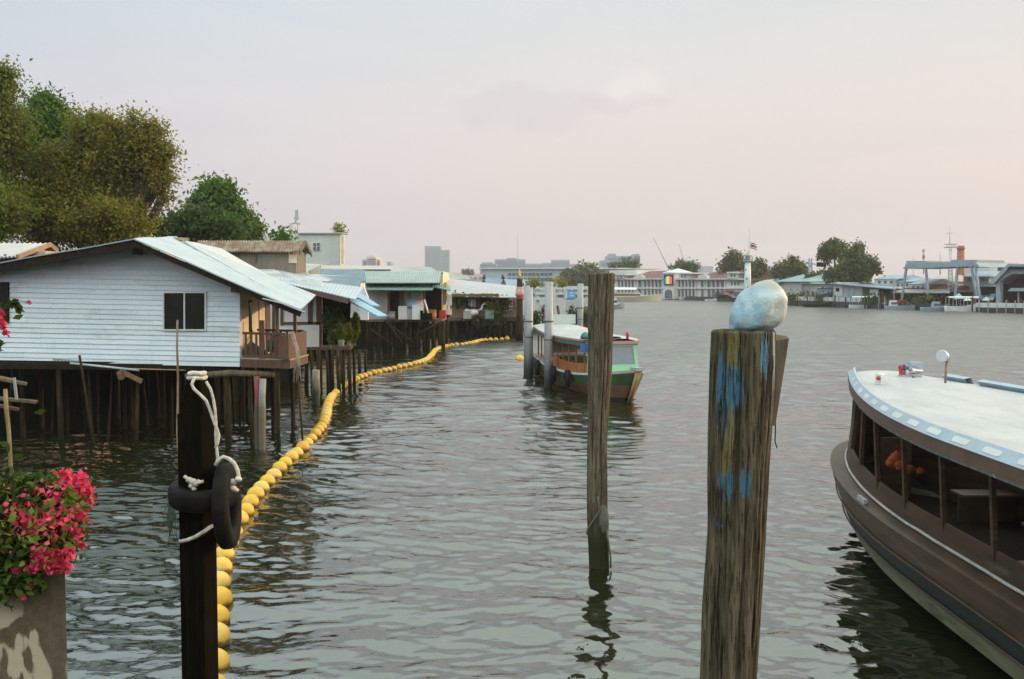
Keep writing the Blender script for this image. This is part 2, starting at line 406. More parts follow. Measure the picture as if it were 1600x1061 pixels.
def tree(name, label, blobs, Y, n, leaf, mat, trunk, group='trees along the river', ground=1.2, sig=None, nc=None, tr=.22, cat='tree'):
    """blobs: (px, py, rpx, rpy, dY); trunk: px of the foot"""
    s = Y / F; bl = []
    for b in blobs:
        c = P(b[0], b[1], Y + (b[4] if len(b) > 4 else 0)); bl.append((tuple(c), (b[2] * s, (b[2] + b[3]) / 2 * s, b[3] * s)))
    foot = V((GX(trunk, Y), Y, ground)); t = thing(name, label, cat, foot, group)
    pts = cloud_pts(bl, n, sig or leaf * 2.2, nc or n // 14)
    leafmesh('crown', leaves(pts, leaf, leaf * .55), mat, t)
    mb = MB()
    top = V(bl[0][0]); mid = foot.lerp(top, .5) + V((.2, 0, 0))
    mb.tube([foot - V((0, 0, .4)), foot.lerp(mid, .5), mid, mid.lerp(top, .5) + V((.15, 0, 0)), top], [tr * 1.3, tr, tr * .8, tr * .5, tr * .2], 8)
    for c, r in bl[1:]:
        c = V(c); mb.tube([foot.lerp(mid, .7), foot.lerp(mid, .7).lerp(c, .5) + V((0, 0, .3)), c], [tr * .6, tr * .4, tr * .12], 6)
        for k in range(3):
            e = c + V((random.uniform(-1, 1) * r[0], random.uniform(-.6, .6) * r[1], random.uniform(-.3, .9) * r[2])) * .85
            mb.tube([c.lerp(foot, .25), c.lerp(e, .5), e], [tr * .3, tr * .2, tr * .06], 5)
    mb.build('trunk', m_trunk, t)
    return t

# ------------------------------------------------------------------ river
def river():
    ang = np.concatenate([np.linspace(-math.pi, -.66, 60, endpoint=False), np.linspace(-.66, .66, 470), np.linspace(.66, math.pi, 60)[1:]])[:-1]
    rad = np.concatenate([[.4, 1., 2.], np.geomspace(3, 7, 60, endpoint=False), np.geomspace(7, 60, 760, endpoint=False), np.geomspace(60, 260, 270), np.geomspace(275, 3400, 26)])
    A, Rr = np.meshgrid(ang, rad); X = np.sin(A) * Rr; Y = np.cos(A) * Rr; Z = np.zeros_like(X)
    rs = np.random.RandomState(5)
    wx = X + .5 * np.sin(.31 * Y + .7) + .35 * np.sin(.83 * Y + .4 * X); wy = Y + .5 * np.sin(.27 * X + 1.9) + .3 * np.cos(.71 * X - .3 * Y)
    opn = np.clip((Y - 24) / 60, 0, 1) * np.clip((X + .05 * Y + 6) / 9, 0, 1)
    cell = np.where(Rr < 60, .0031, .0058) * np.maximum(Rr, 1)
    for i in range(150):
        lam = .17 * (25 ** rs.rand()); k = 2 * math.pi / lam
        th = math.radians(-105 + rs.normal() * 36)
        amp = .0017 * lam ** .85 * (.4 + 1.1 * rs.rand()) * (1.5 if lam < .8 else 1.0 if lam < 1.6 else .7)
        fade = np.clip((lam / cell - 2.5) / 3, 0, 1)
        ph = k * (wx * math.cos(th) + wy * math.sin(th)) + rs.rand() * 6.28
        Z += amp * fade * (1 + (6.5 if lam > 1.1 else 1.2) * opn) * (np.sin(ph) + .25 * np.cos(2 * ph))
    # gusts: patches of livelier and calmer water, calmer near the shore houses
    g = .75 + .35 * np.sin(.21 * X + .5 * np.sin(.17 * Y)) * np.sin(.13 * Y + 1.1) + .25 * np.clip((X + 3) / 12, -1, 1)
    Z *= np.clip(g, .35, 1.4) * np.clip((3400 - Rr) / 3400, 0, 1)
    n, m = X.shape; v = np.stack([X, Y, Z], -1).reshape(-1, 3)
    i, j = np.meshgrid(np.arange(n - 1), np.arange(m), indexing='ij'); j2 = (j + 1) % m
    q = np.stack([i * m + j, (i + 1) * m + j, (i + 1) * m + j2, i * m + j2], -1).reshape(-1, 4)[:, ::-1]
    me = bpy.data.meshes.new('river_water'); K = len(q)
    me.vertices.add(len(v) + 1); me.vertices.foreach_set('co', np.concatenate([v, [[0, 0, 0]]]).astype(np.float32).ravel())
    me.loops.add(4 * K + 3 * m); me.polygons.add(K + m)
    c = len(v); tri = np.stack([np.full(m, c), (np.arange(m) + 1) % m, np.arange(m)], -1)
    me.loops.foreach_set('vertex_index', np.concatenate([q.ravel(), tri.ravel()]).astype(np.int32))
    me.polygons.foreach_set('loop_start', np.concatenate([np.arange(K) * 4, 4 * K + np.arange(m) * 3]).astype(np.int32))
    me.polygons.foreach_set('loop_total', np.concatenate([np.full(K, 4), np.full(m, 3)]).astype(np.int32))
    me.polygons.foreach_set('use_smooth', np.ones(K + m, dtype=bool)); me.update(calc_edges=True)
    mt = bpy.data.materials.new('river_water'); mt.use_nodes = True
    t = NT(mt.node_tree); b = t.N['Principled BSDF']
    tc = t.n('ShaderNodeTexCoord').outputs['Object']
    b.inputs['Base Color'].default_value = (.011, .014, .005, 1); b.inputs['IOR'].default_value = 2.4
    sp = t.n('ShaderNodeSeparateXYZ'); t.L.new(tc, sp.inputs[0])
    # open water in mid river is ruffled by the wind, the water by the near shore is sleek
    opn = t.math('MULTIPLY', t.step(sp.outputs[1], 22, 70), t.step(t.math('MULTIPLY_ADD', sp.outputs[1], .05, sp.outputs[0]), -6, 3))
    t.L.new(t.math('MULTIPLY_ADD', opn, .27, .045), b.inputs['Roughness'])
    b.inputs['Specular Tint'].default_value = (.95, 1.0, .95, 1)
    n1 = t.noise(t.scale(tc, (.55, 1.25, 1)), 2.1, 4, .55, .5); n2 = t.noise(t.scale(tc, (.6, 1.2, 1)), .33, 3, .5, .4); n3 = t.noise(t.scale(tc, (.7, 1.1, 1)), 7.5, 3, .5, .3)
    h = t.math('ADD', t.math('MULTIPLY', n1, .10), t.math('ADD', t.math('MULTIPLY', n2, .30), t.math('MULTIPLY', n3, .048)))
    bp = t.n('ShaderNodeBump'); bp.inputs['Strength'].default_value = .8; bp.inputs['Distance'].default_value = .13
    gust = t.step(t.noise(t.scale(tc, (.5, 1.3, 1)), .16, 4, .6, .8), .34, .66, .55, 1.35)
    t.L.new(t.math('MULTIPLY', t.math('MULTIPLY', h, gust), t.math('MULTIPLY_ADD', opn, 1.2, 1.0)), bp.inputs['Height']); t.L.new(bp.outputs[0], b.inputs['Normal'])
    me.materials.append(mt)
    o = bpy.data.objects.new('river_water', me); S.collection.objects.link(o); o['kind'] = 'structure'
river()

def terrain(name, edge, mats, lift, inset):
    """edge: shoreline points (x, y); inset: how the inland rows shift; lift: their heights"""
    mb = MB(); rows = []
    for (ix, iy), z in zip(inset, lift): rows.append([V((x + ix * k, y + iy * k, z)) for x, y, k in edge])
    n = len(edge); vs_ = [p for r in rows for p in r]
    mb.add(vs_, [(r * n + i, r * n + i + 1, (r + 1) * n + i + 1, (r + 1) * n + i) for r in range(len(rows) - 1) for i in range(n - 1)])
    return mb.build(name, mats, kind='structure', loc=(0, 0, 0))
terrain('riverbank', [(-60, -20, 1), (-34, 4, 1), (-25, 22, 1), (-17, 31.2, 1), (-9.5, 31.5, 1), (-9.6, 44, 1), (-10.5, 48, 1), (-12.5, 60, 1), (-11, 73, 1), (-4, 84.5, 1), (-1, 94, 1), (-1.5, 104, 1), (-14, 122, 1), (-60, 150, 1), (-300, 240, 1), (-900, 420, 1), (-1600, 560, 1)],
        m_mud, [-.6, 1.0, 1.4, 2.0], [(0, 0), (-4, 1.5), (-30, 12), (-900, 300)])
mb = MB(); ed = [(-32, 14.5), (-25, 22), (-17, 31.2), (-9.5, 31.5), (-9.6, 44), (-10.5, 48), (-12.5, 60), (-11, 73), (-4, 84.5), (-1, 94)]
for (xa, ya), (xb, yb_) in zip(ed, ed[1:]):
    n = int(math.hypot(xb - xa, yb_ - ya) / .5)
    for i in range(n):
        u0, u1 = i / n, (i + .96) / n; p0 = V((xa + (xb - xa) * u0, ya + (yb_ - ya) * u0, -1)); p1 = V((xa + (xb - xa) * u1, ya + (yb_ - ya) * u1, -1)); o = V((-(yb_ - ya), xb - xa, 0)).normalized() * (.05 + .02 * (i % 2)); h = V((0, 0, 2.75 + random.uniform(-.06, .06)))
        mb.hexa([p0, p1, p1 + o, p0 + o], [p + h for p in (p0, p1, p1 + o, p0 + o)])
mb.build('shade_backing', M('shade_dark_boards', (.007, .0075, .003), (.003, .0035, .0015), 2., (2, 2, .5), .95, spec=.05), label='added near black board backing behind the stilts, for the shade under the houses', cat='shade backing')  # added backing boards, near black to stand for the shade under the houses
# far bank: quay line read off its waterline
BK = [(300, 640), (600, 470), (800, 400), (960, 336), (1040, 311), (1160, 249), (1240, 205), (1330, 184), (1440, 167), (1600, 151), (1800, 136), (2400, 110)]
def YB(px):
    for (a, ya), (b, yb) in zip(BK, BK[1:]):
        if a <= px <= b: return ya + (yb - ya) * (px - a) / (b - a)
    return BK[0][1] if px < BK[0][0] else BK[-1][1]
pts = [V((GX(px, y), y, 0)) for px, y in BK]
mb = MB(); rows = [[p + V((0, 0, -.5)) for p in pts], [p + V((0, 0, .85)) for p in pts], [p + V((p.x * .9 + 200, p.y * 1.2 + 400, 1.2)) for p in pts], [p + V((p.x * 2 + 900, p.y * .6 + 2400, 2)) for p in pts]]
n = len(pts); mb.add([p for r in rows for p in r], [(r * n + i, r * n + i + 1, (r + 1) * n + i + 1, (r + 1) * n + i) for r in range(3) for i in range(n - 1)])
mb.build('far_bank_ground', m_earth, kind='structure', loc=(0, 0, 0))
mb = MB()
for a, b in zip(pts, pts[1:]):
    u = (b - a).normalized(); nn = V((u.y, -u.x, 0)); nn = nn if nn.dot(-a) > 0 else -nn
    for k in (0,): mb.hexa([a + nn * .3 + V((0, 0, -.6)), b + nn * .3 + V((0, 0, -.6)), b - nn * .5 + V((0, 0, -.6)), a - nn * .5 + V((0, 0, -.6))], [a + nn * .3 + V((0, 0, 1.05)), b + nn * .3 + V((0, 0, 1.05)), b - nn * .5 + V((0, 0, 1.05)), a - nn * .5 + V((0, 0, 1.05))])
mb.build('quay_wall', m_quay, label='dark stone quay wall along the waterline of the far bank', cat='quay wall')

# ------------------------------------------------------------------ first house: white siding on stilts
def stilt(px, Y, ztop, r, parent=None, lean=(0, 0), zb=-1.0, name='stilt', m=None, **kw):
    x = GX(px, Y); mb = MB(); k = 7; pts = []; rr = []
    for i in range(k):
        u = i / (k - 1); pts.append(V((x + lean[0] * (1 - u) + random.uniform(-.012, .012), Y + lean[1] * (1 - u), zb + (ztop - zb) * u))); rr.append(r * random.uniform(.88, 1.1) * (1.08 - .12 * u))
    mb.tube(pts, rr, 9)
    return mb.build(name, m or m_stilt, parent, **kw)
h1 = thing('stilt_house', 'white clapboard house on stilts with a two pane window and a red porch', 'house', (-10.5, 25.8, 0))
f1 = Fac(0, 26.2, 375, 25.0)
mb = MB(); SL = .020
def xlr(y):
    xl = -70 if y > 433 else 212 + (y - 384) * (-70 - 212) / (433 - 384)
    xr = 375 if y > 452 else 212 + (y - 384) * (375 - 212) / (452 - 384)
    return xl, xr
k = 0; yb = 573.0
while yb > 386:
    yt = max(yb - 7.8, 384.5); (xl0, xr0), (xl1, xr1) = xlr(yb), xlr(yt)
    sl = lambda x, y: y + (x - 375) * SL * min(1, (y - 380) / 60)
    cuts = [0] + sorted(random.sample([.1 + .2 * i + random.uniform(-.07, .07) for i in range(5)], 2)) + [1]
    for u0, u1 in zip(cuts, cuts[1:]):
        u1 -= .0006; la = lambda a, b, u: a + (b - a) * u
        q = [(la(xl0, xr0, u0), yb), (la(xl0, xr0, u1), yb), (la(xl1, xr1, u1), yt), (la(xl1, xr1, u0), yt)]
        jit = random.uniform(-.5, .5) * .5; o0, o1 = .030 + random.uniform(-.004, .005), .006
        fr = [f1.pt(x, sl(x, y) + (jit * (1 if k_ == 0 else -.6) if k_ < 2 else 0), o) for k_, ((x, y), o) in enumerate(zip(q, (o0, o0, o1, o1)))]
        mb.hexa([p - f1.n * .05 for p in fr], fr)
    yb = yt
mb.build('siding', m_siding, h1)
mb = MB(); f1.poly(mb, [(-70, 566), (374, 573), (374, 454), (212, 388), (-70, 437)], -.05, .08); mb.build('wall', m_cream, h1)
def window(fac, parent, x0, y0, x1, y1, off=.048, mull=(.5,), fr=None, pane=None, wdt=2.2, dep=.06):
    mb = MB(); fm = fr or m_white
    for (a, b, c, d) in [(x0 - wdt, y0 - wdt, x1 + wdt, y0), (x0 - wdt, y1, x1 + wdt, y1 + wdt), (x0 - wdt, y0, x0, y1), (x1, y0, x1 + wdt, y1)]: fac.box(mb, a, b, c, d, off + .03, dep)
    for u in mull: fac.box(mb, x0 + (x1 - x0) * u - wdt * .45, y0, x0 + (x1 - x0) * u + wdt * .45, y1, off + .025, dep * .6)
    wn = mb.build('window', fm, parent)
    mb = MB(); fac.box(mb, x0, y0, x1, y1, off, .02); mb.build('pane', pane or m_glass, wn)
    return wn
window(f1, h1, 256, 458, 319.5, 514.5)
window(f1, h1, -40, 442, 11, 503, mull=(.5,), fr=m_darkwood, wdt=1.5)
# roof
Rf = P(209, 373.5, 24.35); Ef = P(469, 484, 24.0); Lf = P(-90, 426, 26.0); bv = V((-.55, 4.7, .30))
Rf2, Ef2, Lf2 = Rf + bv, Ef + bv, Lf + bv
mb = MB(); mb.sheet(Rf, Rf2, Ef2, Ef, 16, .008, .03, 0, 4, .03); mb.sheet(Lf, Lf2, Rf2, Rf, 16, .008, .03, 0, 4, .03)
T0, T1, T2, T3 = P(281, 373.5, 28.2), P(460, 474.5, 24.9), P(476, 463, 29.6), P(345, 388, 33.5)
rf = mb.build('roof', m_bluetin, h1)
mb = MB(); mb.sheet(T0, T3, T2, T1, 22, .007, .04, 0, 4, .02); mb.build('roof_overlay', m_whitetin, rf)
mb = MB(); mb.beam(T0 - V((0, -.03, .05)), T1 - V((0, -.03, .05)), .04, .07); mb.build('sheet_edge', m_darkwood, rf)
mb = MB(); mb.beam(P(262, 374, 28.6), P(288, 373.5, 28.2), .35, .08); mb.build('ridge_cap', m_rust, rf)
mb = MB()
dn = V((0, .02, -.11))
mb.beam(Lf + dn + V((0, .05, -.02)), Rf + dn + V((0, .05, 0)), .06, .20); mb.beam(Rf + dn + V((0, .05, .0)), Ef + dn + V((0, .05, .0)), .05, .13)
mb.build('barge_board', m_darkwood, rf)
mb = MB(); mb.tube([Ef + V((-.9, 0, .27)), Ef + V((-.45, -.02, .16)), Ef + V((0, -.02, -.02)), Ef + V((.12, 0, -.07))], .022, 6); mb.build('roof_edge', m_grey, rf)
for x, y in ((216, 393), (99, 404), (368, 452)):
    mb = MB(); c = f1.pt(x, y, .12); mb.box(c, (.14, .34, .16)); mb.build('rafter_end', m_wood, rf)
# side wall to the river
C0 = V((-6.86, 25.06, 2)); C1 = V((-7.15, 29.6, 2)); us = (C1 - C0).normalized(); ns_ = V((us.y, -us.x, 0))
def sidebox(mb, s0, s1, z0, z1, off=0, dep=.06, mi=0):
    a, b = C0 + us * s0 + ns_ * off, C0 + us * s1 + ns_ * off; a.z = b.z = z0; q = [a - ns_ * dep, b - ns_ * dep, b, a]
    mb.hexa(q, [p + V((0, 0, z1 - z0)) for p in q], mi)
mb = MB(); sidebox(mb, 0, 4.3, 2.05, 3.95); mb.build('side_wall', m_cream, h1)
mb = MB(); sidebox(mb, 1.15, 1.55, 2.75, 3.62, .01, .03); wn = mb.build('window', m_darkwood, h1)
mb = MB(); sidebox(mb, 1.2, 1.5, 2.8, 3.57, .018, .01); mb.build('pane', m_glass, wn)
mb = MB(); sidebox(mb, 3.5, 4.25, 2.1, 3.75, .02, .03); mb.build('door', m_redwood, h1)
mb = MB(); sidebox(mb, 0, .1, 2.0, 3.95, .035, .05); sidebox(mb, 2.5, 2.58, 2.1, 3.9, .035, .03); mb.build('corner_trim', m_white, h1)
# porch
pz = 2.17; D = [V((-6.80, 24.9, pz)), V((-5.46, 24.4, pz)), V((-5.38, 26.2, pz)), V((-6.85, 26.9, pz))]
mb = MB(); mb.hexa([p - V((0, 0, .2)) for p in D], D); mb.build('porch_deck', m_redwood, h1)
mb = MB(); mb.hexa([p + V((.02, .02, .003)) for p in D], [p + V((.02, .02, .03)) for p in D]); mb.build('porch_boards', M('pale_boards', (.42, .33, .24), (.30, .22, .15), 3), h1)
def rail(parent, a, b, h, nb, w_=.05, m=None, name='railing', base_=.06):
    mb = MB(); a, b = V(a), V(b); mb.beam(a + V((0, 0, h)), b + V((0, 0, h)), .07, .06); mb.beam(a + V((0, 0, base_)), b + V((0, 0, base_)), .05, .05)
    for i in range(nb):
        p = a.lerp(b, (i + .5) / nb); mb.beam(p + V((0, 0, base_ + .025)), p + V((0, 0, h - .03)), w_, w_)
    return mb.build(name, m or m_redwood, parent)
pa, pb = D[0] + V((.05, .06, .03)), D[1] + V((-.1, .06, .03))
rail(h1, pa, pa.lerp(pb, .5), .62, 4); rail(h1, pa.lerp(pb, .5), pb, .62, 5)
rail(h1, D[3] + V((0, -.1, .03)), D[2] + V((-.08, -.1, .03)), .62, 7)
mb = MB()
for p, h in ((P(410, 565, 24.75), .98), (P(434, 566, 24.6), 1.36), (P(461.5, 550, 26.0), 1.22)):
    mb2 = MB(); mb2.beam(V((p.x, p.y, pz + .03)), V((p.x, p.y, pz + h)), .11 if h < 1 else .075); mb2.build('porch_post', m_redwood, h1)
mb = MB(); a, b = D[1] + V((-.03, -.02, .03)), D[2] + V((-.02, -.05, .03)); mb.hexa([a, b, b + V((-.03, 0, 0)), a + V((-.03, 0, 0))], [p + V((0, 0, .62)) for p in (a, b, b + V((-.03, 0, 0)), a + V((-.03, 0, 0)))])
a2 = a + V((-.24, .02, 0)); mb.hexa([a2, a, a + V((0, .03, 0)), a2 + V((0, .03, 0))], [p + V((0, 0, .58)) for p in (a2, a, a + V((0, .03, 0)), a2 + V((0, .03, 0)))])
mb.build('porch_panel', m_redwood, h1)
# floor frame and stilts
mb = MB()
for Yo, z in ((25.35, 1.93), (27.2, 1.92), (29.2, 1.92)): mb.beam((-17, Yo + .9, z), (-6.9, Yo - .15, z), .12, .16)
for x in np.arange(-16.5, -6.8, 1.15): mb.beam((x, 25.4 + (-6.8 - x) * .16, 1.79), (x - .3, 29.6, 1.79), .09, .12)
mb.build('floor_frame', m_darkwood, h1)
mb = MB(); mb.hexa([V((-17, 26.6, 2.0)), V((-6.9, 25.1, 2.0)), V((-7.2, 29.6, 2.0)), V((-17, 30.5, 2.0))], [V((-17, 26.6, 2.05)), V((-6.9, 25.1, 2.05)), V((-7.2, 29.6, 2.05)), V((-17, 30.5, 2.05))]); mb.build('floor', m_darkwood, h1)
for px, Y, r, lx in ((88, 26.0, .11, .05), (213, 25.7, .07, -.12), (30, 26.3, .08, 0), (352, 25.3, .12, .02), (388, 25.2, .075, .05), (408, 25.0, .085, -.02), (432, 24.7, .075, .0), (463, 24.75, .035, .18), (300, 25.5, .06, .02), (150, 26.6, .06, 0), (265, 26.5, .05, 0),
                      (60, 28.3, .09, 0), (130, 28.1, .07, .1), (200, 28.2, .08, 0), (250, 28.0, .07, 0), (310, 27.6, .08, 0), (350, 27.8, .07, .1), (395, 27.5, .08, 0), (425, 27.2, .09, 0), (455, 26.2, .07, 0), (100, 30, .09, 0), (180, 30, .09, 0), (240, 30, .09, .1), (300, 30, .09, 0), (345, 30, .09, 0), (385, 29.8, .1, 0)):
    stilt(px, Y, 1.95, r * .72, h1, (lx, 0), m=None if Y < 26.2 and px in (88, 213, 352, 388, 408, 432, 463, 265) else m_darkwood)  # most take darker wood, painting in the shade under the floor
for k in range(26):
    stilt(random.uniform(15, 470), random.uniform(25.6, 30.5), 1.95, random.uniform(.025, .05), h1, (random.uniform(-.3, .3), 0), m=m_darkwood)  # dark wood puts the shade under the house into their colour
# things hung and stored under the house
mb = MB(); mb.tube([P(290, 588, 24.85), P(360, 583, 24.8), P(428, 585, 24.75)], [.07, .085, .075], 9); mb.build('log', m_wood, label='grey log slung under the edge of the clapboard house below the porch', cat='log')
mb = MB(); mb.tube([P(110, 567.5, 25.4), P(217, 578.5, 25.2)], .03, 7); mb.build('pipe', M('pale_pipe', (.52, .58, .58), rough=.5), label='long pale blue pipe slung under the white clapboard wall', cat='pipe')
mb = MB(); mb.tube([P(200, 576, 25.35), P(290, 578.5, 25.3)], .018, 6); mb.build('bamboo_pole', M('bamboo', (.40, .30, .15), (.30, .22, .11), 6), label='thin bamboo pole lying level under the clapboard wall', cat='pole')
mb = MB(); mb.beam(P(82, 560.5, 25.9), P(210, 569, 25.6), .04, .02); mb.beam(P(82, 565.5, 25.9), P(210, 574, 25.6), .04, .02)
for i in range(22):
    u = (i + .5) / 22; mb.beam(P(82 + 128 * u, 560.5 + 8.5 * u, 25.9 - .3 * u), P(82 + 128 * u, 565.5 + 8.5 * u, 25.9 - .3 * u), .05, .02, up=V((0, 1, 0)))
mb.build('ladder', m_grey, label='grey slatted ladder stored flat under the left half of the clapboard wall', cat='ladder')
mb = MB(); mb.beam(P(186, 588, 25.3), P(196, 581, 25.5), .12, .2); mb.beam(P(193, 582, 25.4), P(222, 596, 25.5), .06, .12); mb.build('timber_bracket', M('raw_timber', (.32, .19, .10), (.2, .12, .07), 4), label='raw orange timber bracket nailed to a stilt under the clapboard house', cat='bracket')
stilt(276, 24.6, P(277, 500, 24.6).z, .03, None, (-.05, 0), name='bamboo_pole', m=M('rusty_pole', (.22, .11, .045), (.30, .24, .17), 3, (2, 2, .8), .8), label='rust brown upright pole standing in front of the two pane window', cat='pole')
stilt(122, 25.2, P(122, 555, 25.2).z, .035, None, (.42, 0), name='bamboo_pole', label='slanting dark pole leaning by the slatted ladder under the clapboard house', cat='pole')
stilt(4, 22, P(4, 608, 22).z, .045, None, (.12, 0), name='mooring_pole', m=M('bamboo_dark', (.26, .19, .08), (.16, .12, .06), 4), label='ochre pole at the left edge beside a heap of stored planks', cat='pole')
stilt(399, 24.3, P(399, 588, 24.3).z, .07, None, (0, 0), name='painted_post', m=M('red_white_paint', (.26, .05, .05), (.2, .05, .05), 3, wet=(.9, 1.5, (.05, .05, .03))), label='short post with faded red paint under the red porch', cat='post')
stilt(408, 24.25, P(408, 592, 24.25).z, .085, None, (-.05, 0), name='painted_post', m=M('white_flaking', (.27, .28, .26), (.2, .21, .19), 3, c3=(.2, .12, .08), wet=(.7, 1.6, (.10, .085, .04))), label='short post with flaking white paint under the red porch', cat='post')
# stored junk at the far left below the house
for i, (a, b, m, lab) in enumerate([((0, 592), (42, 600), m_wood, 'grey plank sticking out at the left edge under the house'), ((-5, 622), (58, 628), m_wood, 'weathered board stacked low at the left edge under the house'), ((-10, 632), (30, 640), M('orange_board', (.16, .09, .04)), 'orange brown board stacked low at the left edge under the house'), ((-8, 588), (22, 594), M('yellow_board', (.22, .15, .04)), 'yellow painted plank sticking out at the left edge under the house')]):
    mb = MB(); mb.beam(P(*a, 22.3 + i * .15), P(*b, 22.5 + i * .15), .2, .06); mb.build('plank', m, label=lab, cat='plank', group='planks stored under the house')
mb = MB(); mb.beam(P(22, 590, 22.2), P(26, 625, 22.2), .05); mb.build('pipe', M('pale_upright', (.28, .30, .29)), label='short pale upright pipe beside the planks at the left edge', cat='pipe')
# porch clutter
mb = MB(); mb.lathe([(.11, 0), (.14, .26), (.145, .27), (.125, .25)], P(424, 547, 25.3), 14); mb.build('bucket', M('green_plastic', (.05, .32, .25), (.04, .25, .2), rough=.4), label='green plastic bucket on the red brown porch', cat='bucket')
mb = MB(); mb.box(P(422, 559, 25.2), (.5, .3, .2), .2); mb.build('crate', M('yellow_crate', (.55, .32, .04), (.4, .22, .03)), label='yellow crate on the red brown porch', cat='crate')
mb = MB(); mb.beam(P(388, 561, 25.25), P(404, 541, 25.4), .5, .04, up=V((0, 1, 0))); mb.build('plank', m_wood, label='short board leaning behind the porch railing of the clapboard house', cat='plank')
mb = MB()
for i in range(14):
    x = 456 + random.uniform(-3, 3); a = P(x, 518, 24.55); b = P(464 + random.uniform(-3, 3), 545, 24.5); c = P(463 + random.uniform(-6, 8), 585 + random.uniform(-8, 14), 24.4)
    mb.tube([a, b, c], [.008, .012, .006], 4)
mb.build('fishing_net', M('pale_net', (.48, .38, .30), (.36, .28, .22), 8), label='pale fishing net hanging over the corner of the red porch', cat='fishing net')

# ------------------------------------------------------------------ second house: blue awning roofs and plants
h2 = thing('stilt_house', 'white panelled house on stilts with a pale blue awning roof and hanging plants', 'house', (-8.2, 39, 0))
K2 = 1.28; P_near = P
P = lambda px, py, Y: P_near(px, py, Y * K2)
f2 = Fac(400, 30.3 * K2, 560, 30.3 * K2)
mb = MB(); f2.box(mb, 418, 437, 503, 545, 0, .08); mb.build('wall', m_white, h2)
mb = MB(); f2.box(mb, 470, 508, 498, 546, .3, .06); mb.build('wall_panel', m_palewall, h2)
for x0, y0, x1, y1 in ((425, 455, 429, 548), (438, 470, 442, 508), (481, 462, 488, 507), (494, 462, 503, 545), (442, 503, 500, 507)):
    mb = MB(); f2.box(mb, x0, y0, x1, y1, .06, .06); mb.build('timber_trim', m_redwood, h2)
mb = MB(); f2.poly(mb, [(503, 545), (545, 545), (548, 462), (503, 455)], -1.2, .1); mb.build('recess', m_dark, h2)
mb = MB(); mb.hexa([P(476, 547, 30.1), P(548, 547, 29.0), P(553, 541, 32), P(476, 541, 33)], [p + V((0, 0, .12)) for p in (P(476, 547, 30.1), P(548, 547, 29.0), P(553, 541, 32), P(476, 541, 33))]); mb.build('ledge', m_redwood, h2)
A0, A1, A2, A3 = P(424, 437, 29.6), P(556, 467.5, 28.6), P(569, 449, 31.2), P(424, 431, 32.4)
mb = MB(); mb.sheet(A0, A1, A2, A3, 26, .008, .03, 0, 3, .015); r2 = mb.build('awning_roof', m_bluetin, h2)
mb = MB(); mb.beam(A0 + V((0, .08, -.10)), A1 + V((-.3, .08, -.08)), .05, .17); mb.build('fascia', M('maroon_board', (.15, .07, .06), (.1, .05, .045), 3), r2)
mb = MB(); mb.sheet(P(433, 428, 35), P(512, 440, 35), P(560, 432, 38), P(480, 428, 38), 18, .01, .03); mb.build('roof', m_bluetin, h2)
mb = MB(); mb.beam(P(445, 438, 34.7), P(480, 441.5, 34.7), .06, .2); mb.build('barge_board', m_darkwood, h2)
mb = MB(); mb.sheet(P(377, 411, 38), P(414, 410.5, 38), P(463, 437, 33.5), P(432, 437, 33.5), 14, .012, .03); mb.sheet(P(414, 410.5, 38), P(455, 412, 40), P(508, 440, 35.5), P(463, 437, 33.5), 16, .01, .03)
mb.build('upper_roof', m_whitetin, h2)
mb = MB(); mb.hexa([P(385, 413, 37), P(415, 413, 37), P(458, 437, 33.8), P(400, 437, 33.8)], [P(385, 413, 37.2), P(415, 413, 37.2), P(458, 437, 34), P(400, 437, 34)]); mb.build('gable_wall', m_palewall, h2)
for a, b, c, d in (((545, 469, 29.3), (592, 494, 28.4), (606, 493, 29.6), (556, 465, 30.6)), ((556, 463, 31.4), (580, 477, 30.8), (594, 478, 31.8), (562, 457, 32.6))):
    mb = MB(); mb.sheet(P(*a), P(*b), P(*c), P(*d), 10, .006, .05); mb.build('small_awning', m_midblue, h2)
mb = MB(); f2b = Fac(560, 33.5 * K2, 580, 33.5 * K2); f2b.poly(mb, [(563, 500), (575, 500), (575, 465), (568, 447), (560, 452)], 0, .25); mb.build('end_wall', m_white, h2)
mb = MB(); mb.sheet(P(492, 446, 34.2), P(562, 449, 33.4), P(567, 430.5, 37), P(500, 430.5, 37), 26, .03, .03); mb.build('ribbed_roof', m_bluegrey, h2)
for px, Y, r in ((486, 29.8, .06), (497, 29.2, .10), (510, 29.5, .06), (519, 29.3, .06), (527, 29.0, .08), (536, 29.4, .06), (545, 29.2, .07), (500, 31.5, .09), (515, 32, .08), (530, 31.8, .09), (545, 32, .08), (552, 31, .06), (478, 31, .08), (560, 34, .08), (570, 35, .07)):
    stilt(px, Y * K2, P(px, 546, Y).z, r, h2, (random.uniform(-.06, .06), 0))
stilt(492, 33.5, P_near(495, 578, 33.5).z, .13, None, name='mooring_post', m=M('grey_post', (.30, .27, .2), (.2, .18, .13), 3, (3, 3, .5), .9, wet=WET), label='short thick grey post standing in the water beside the red porch', cat='post')
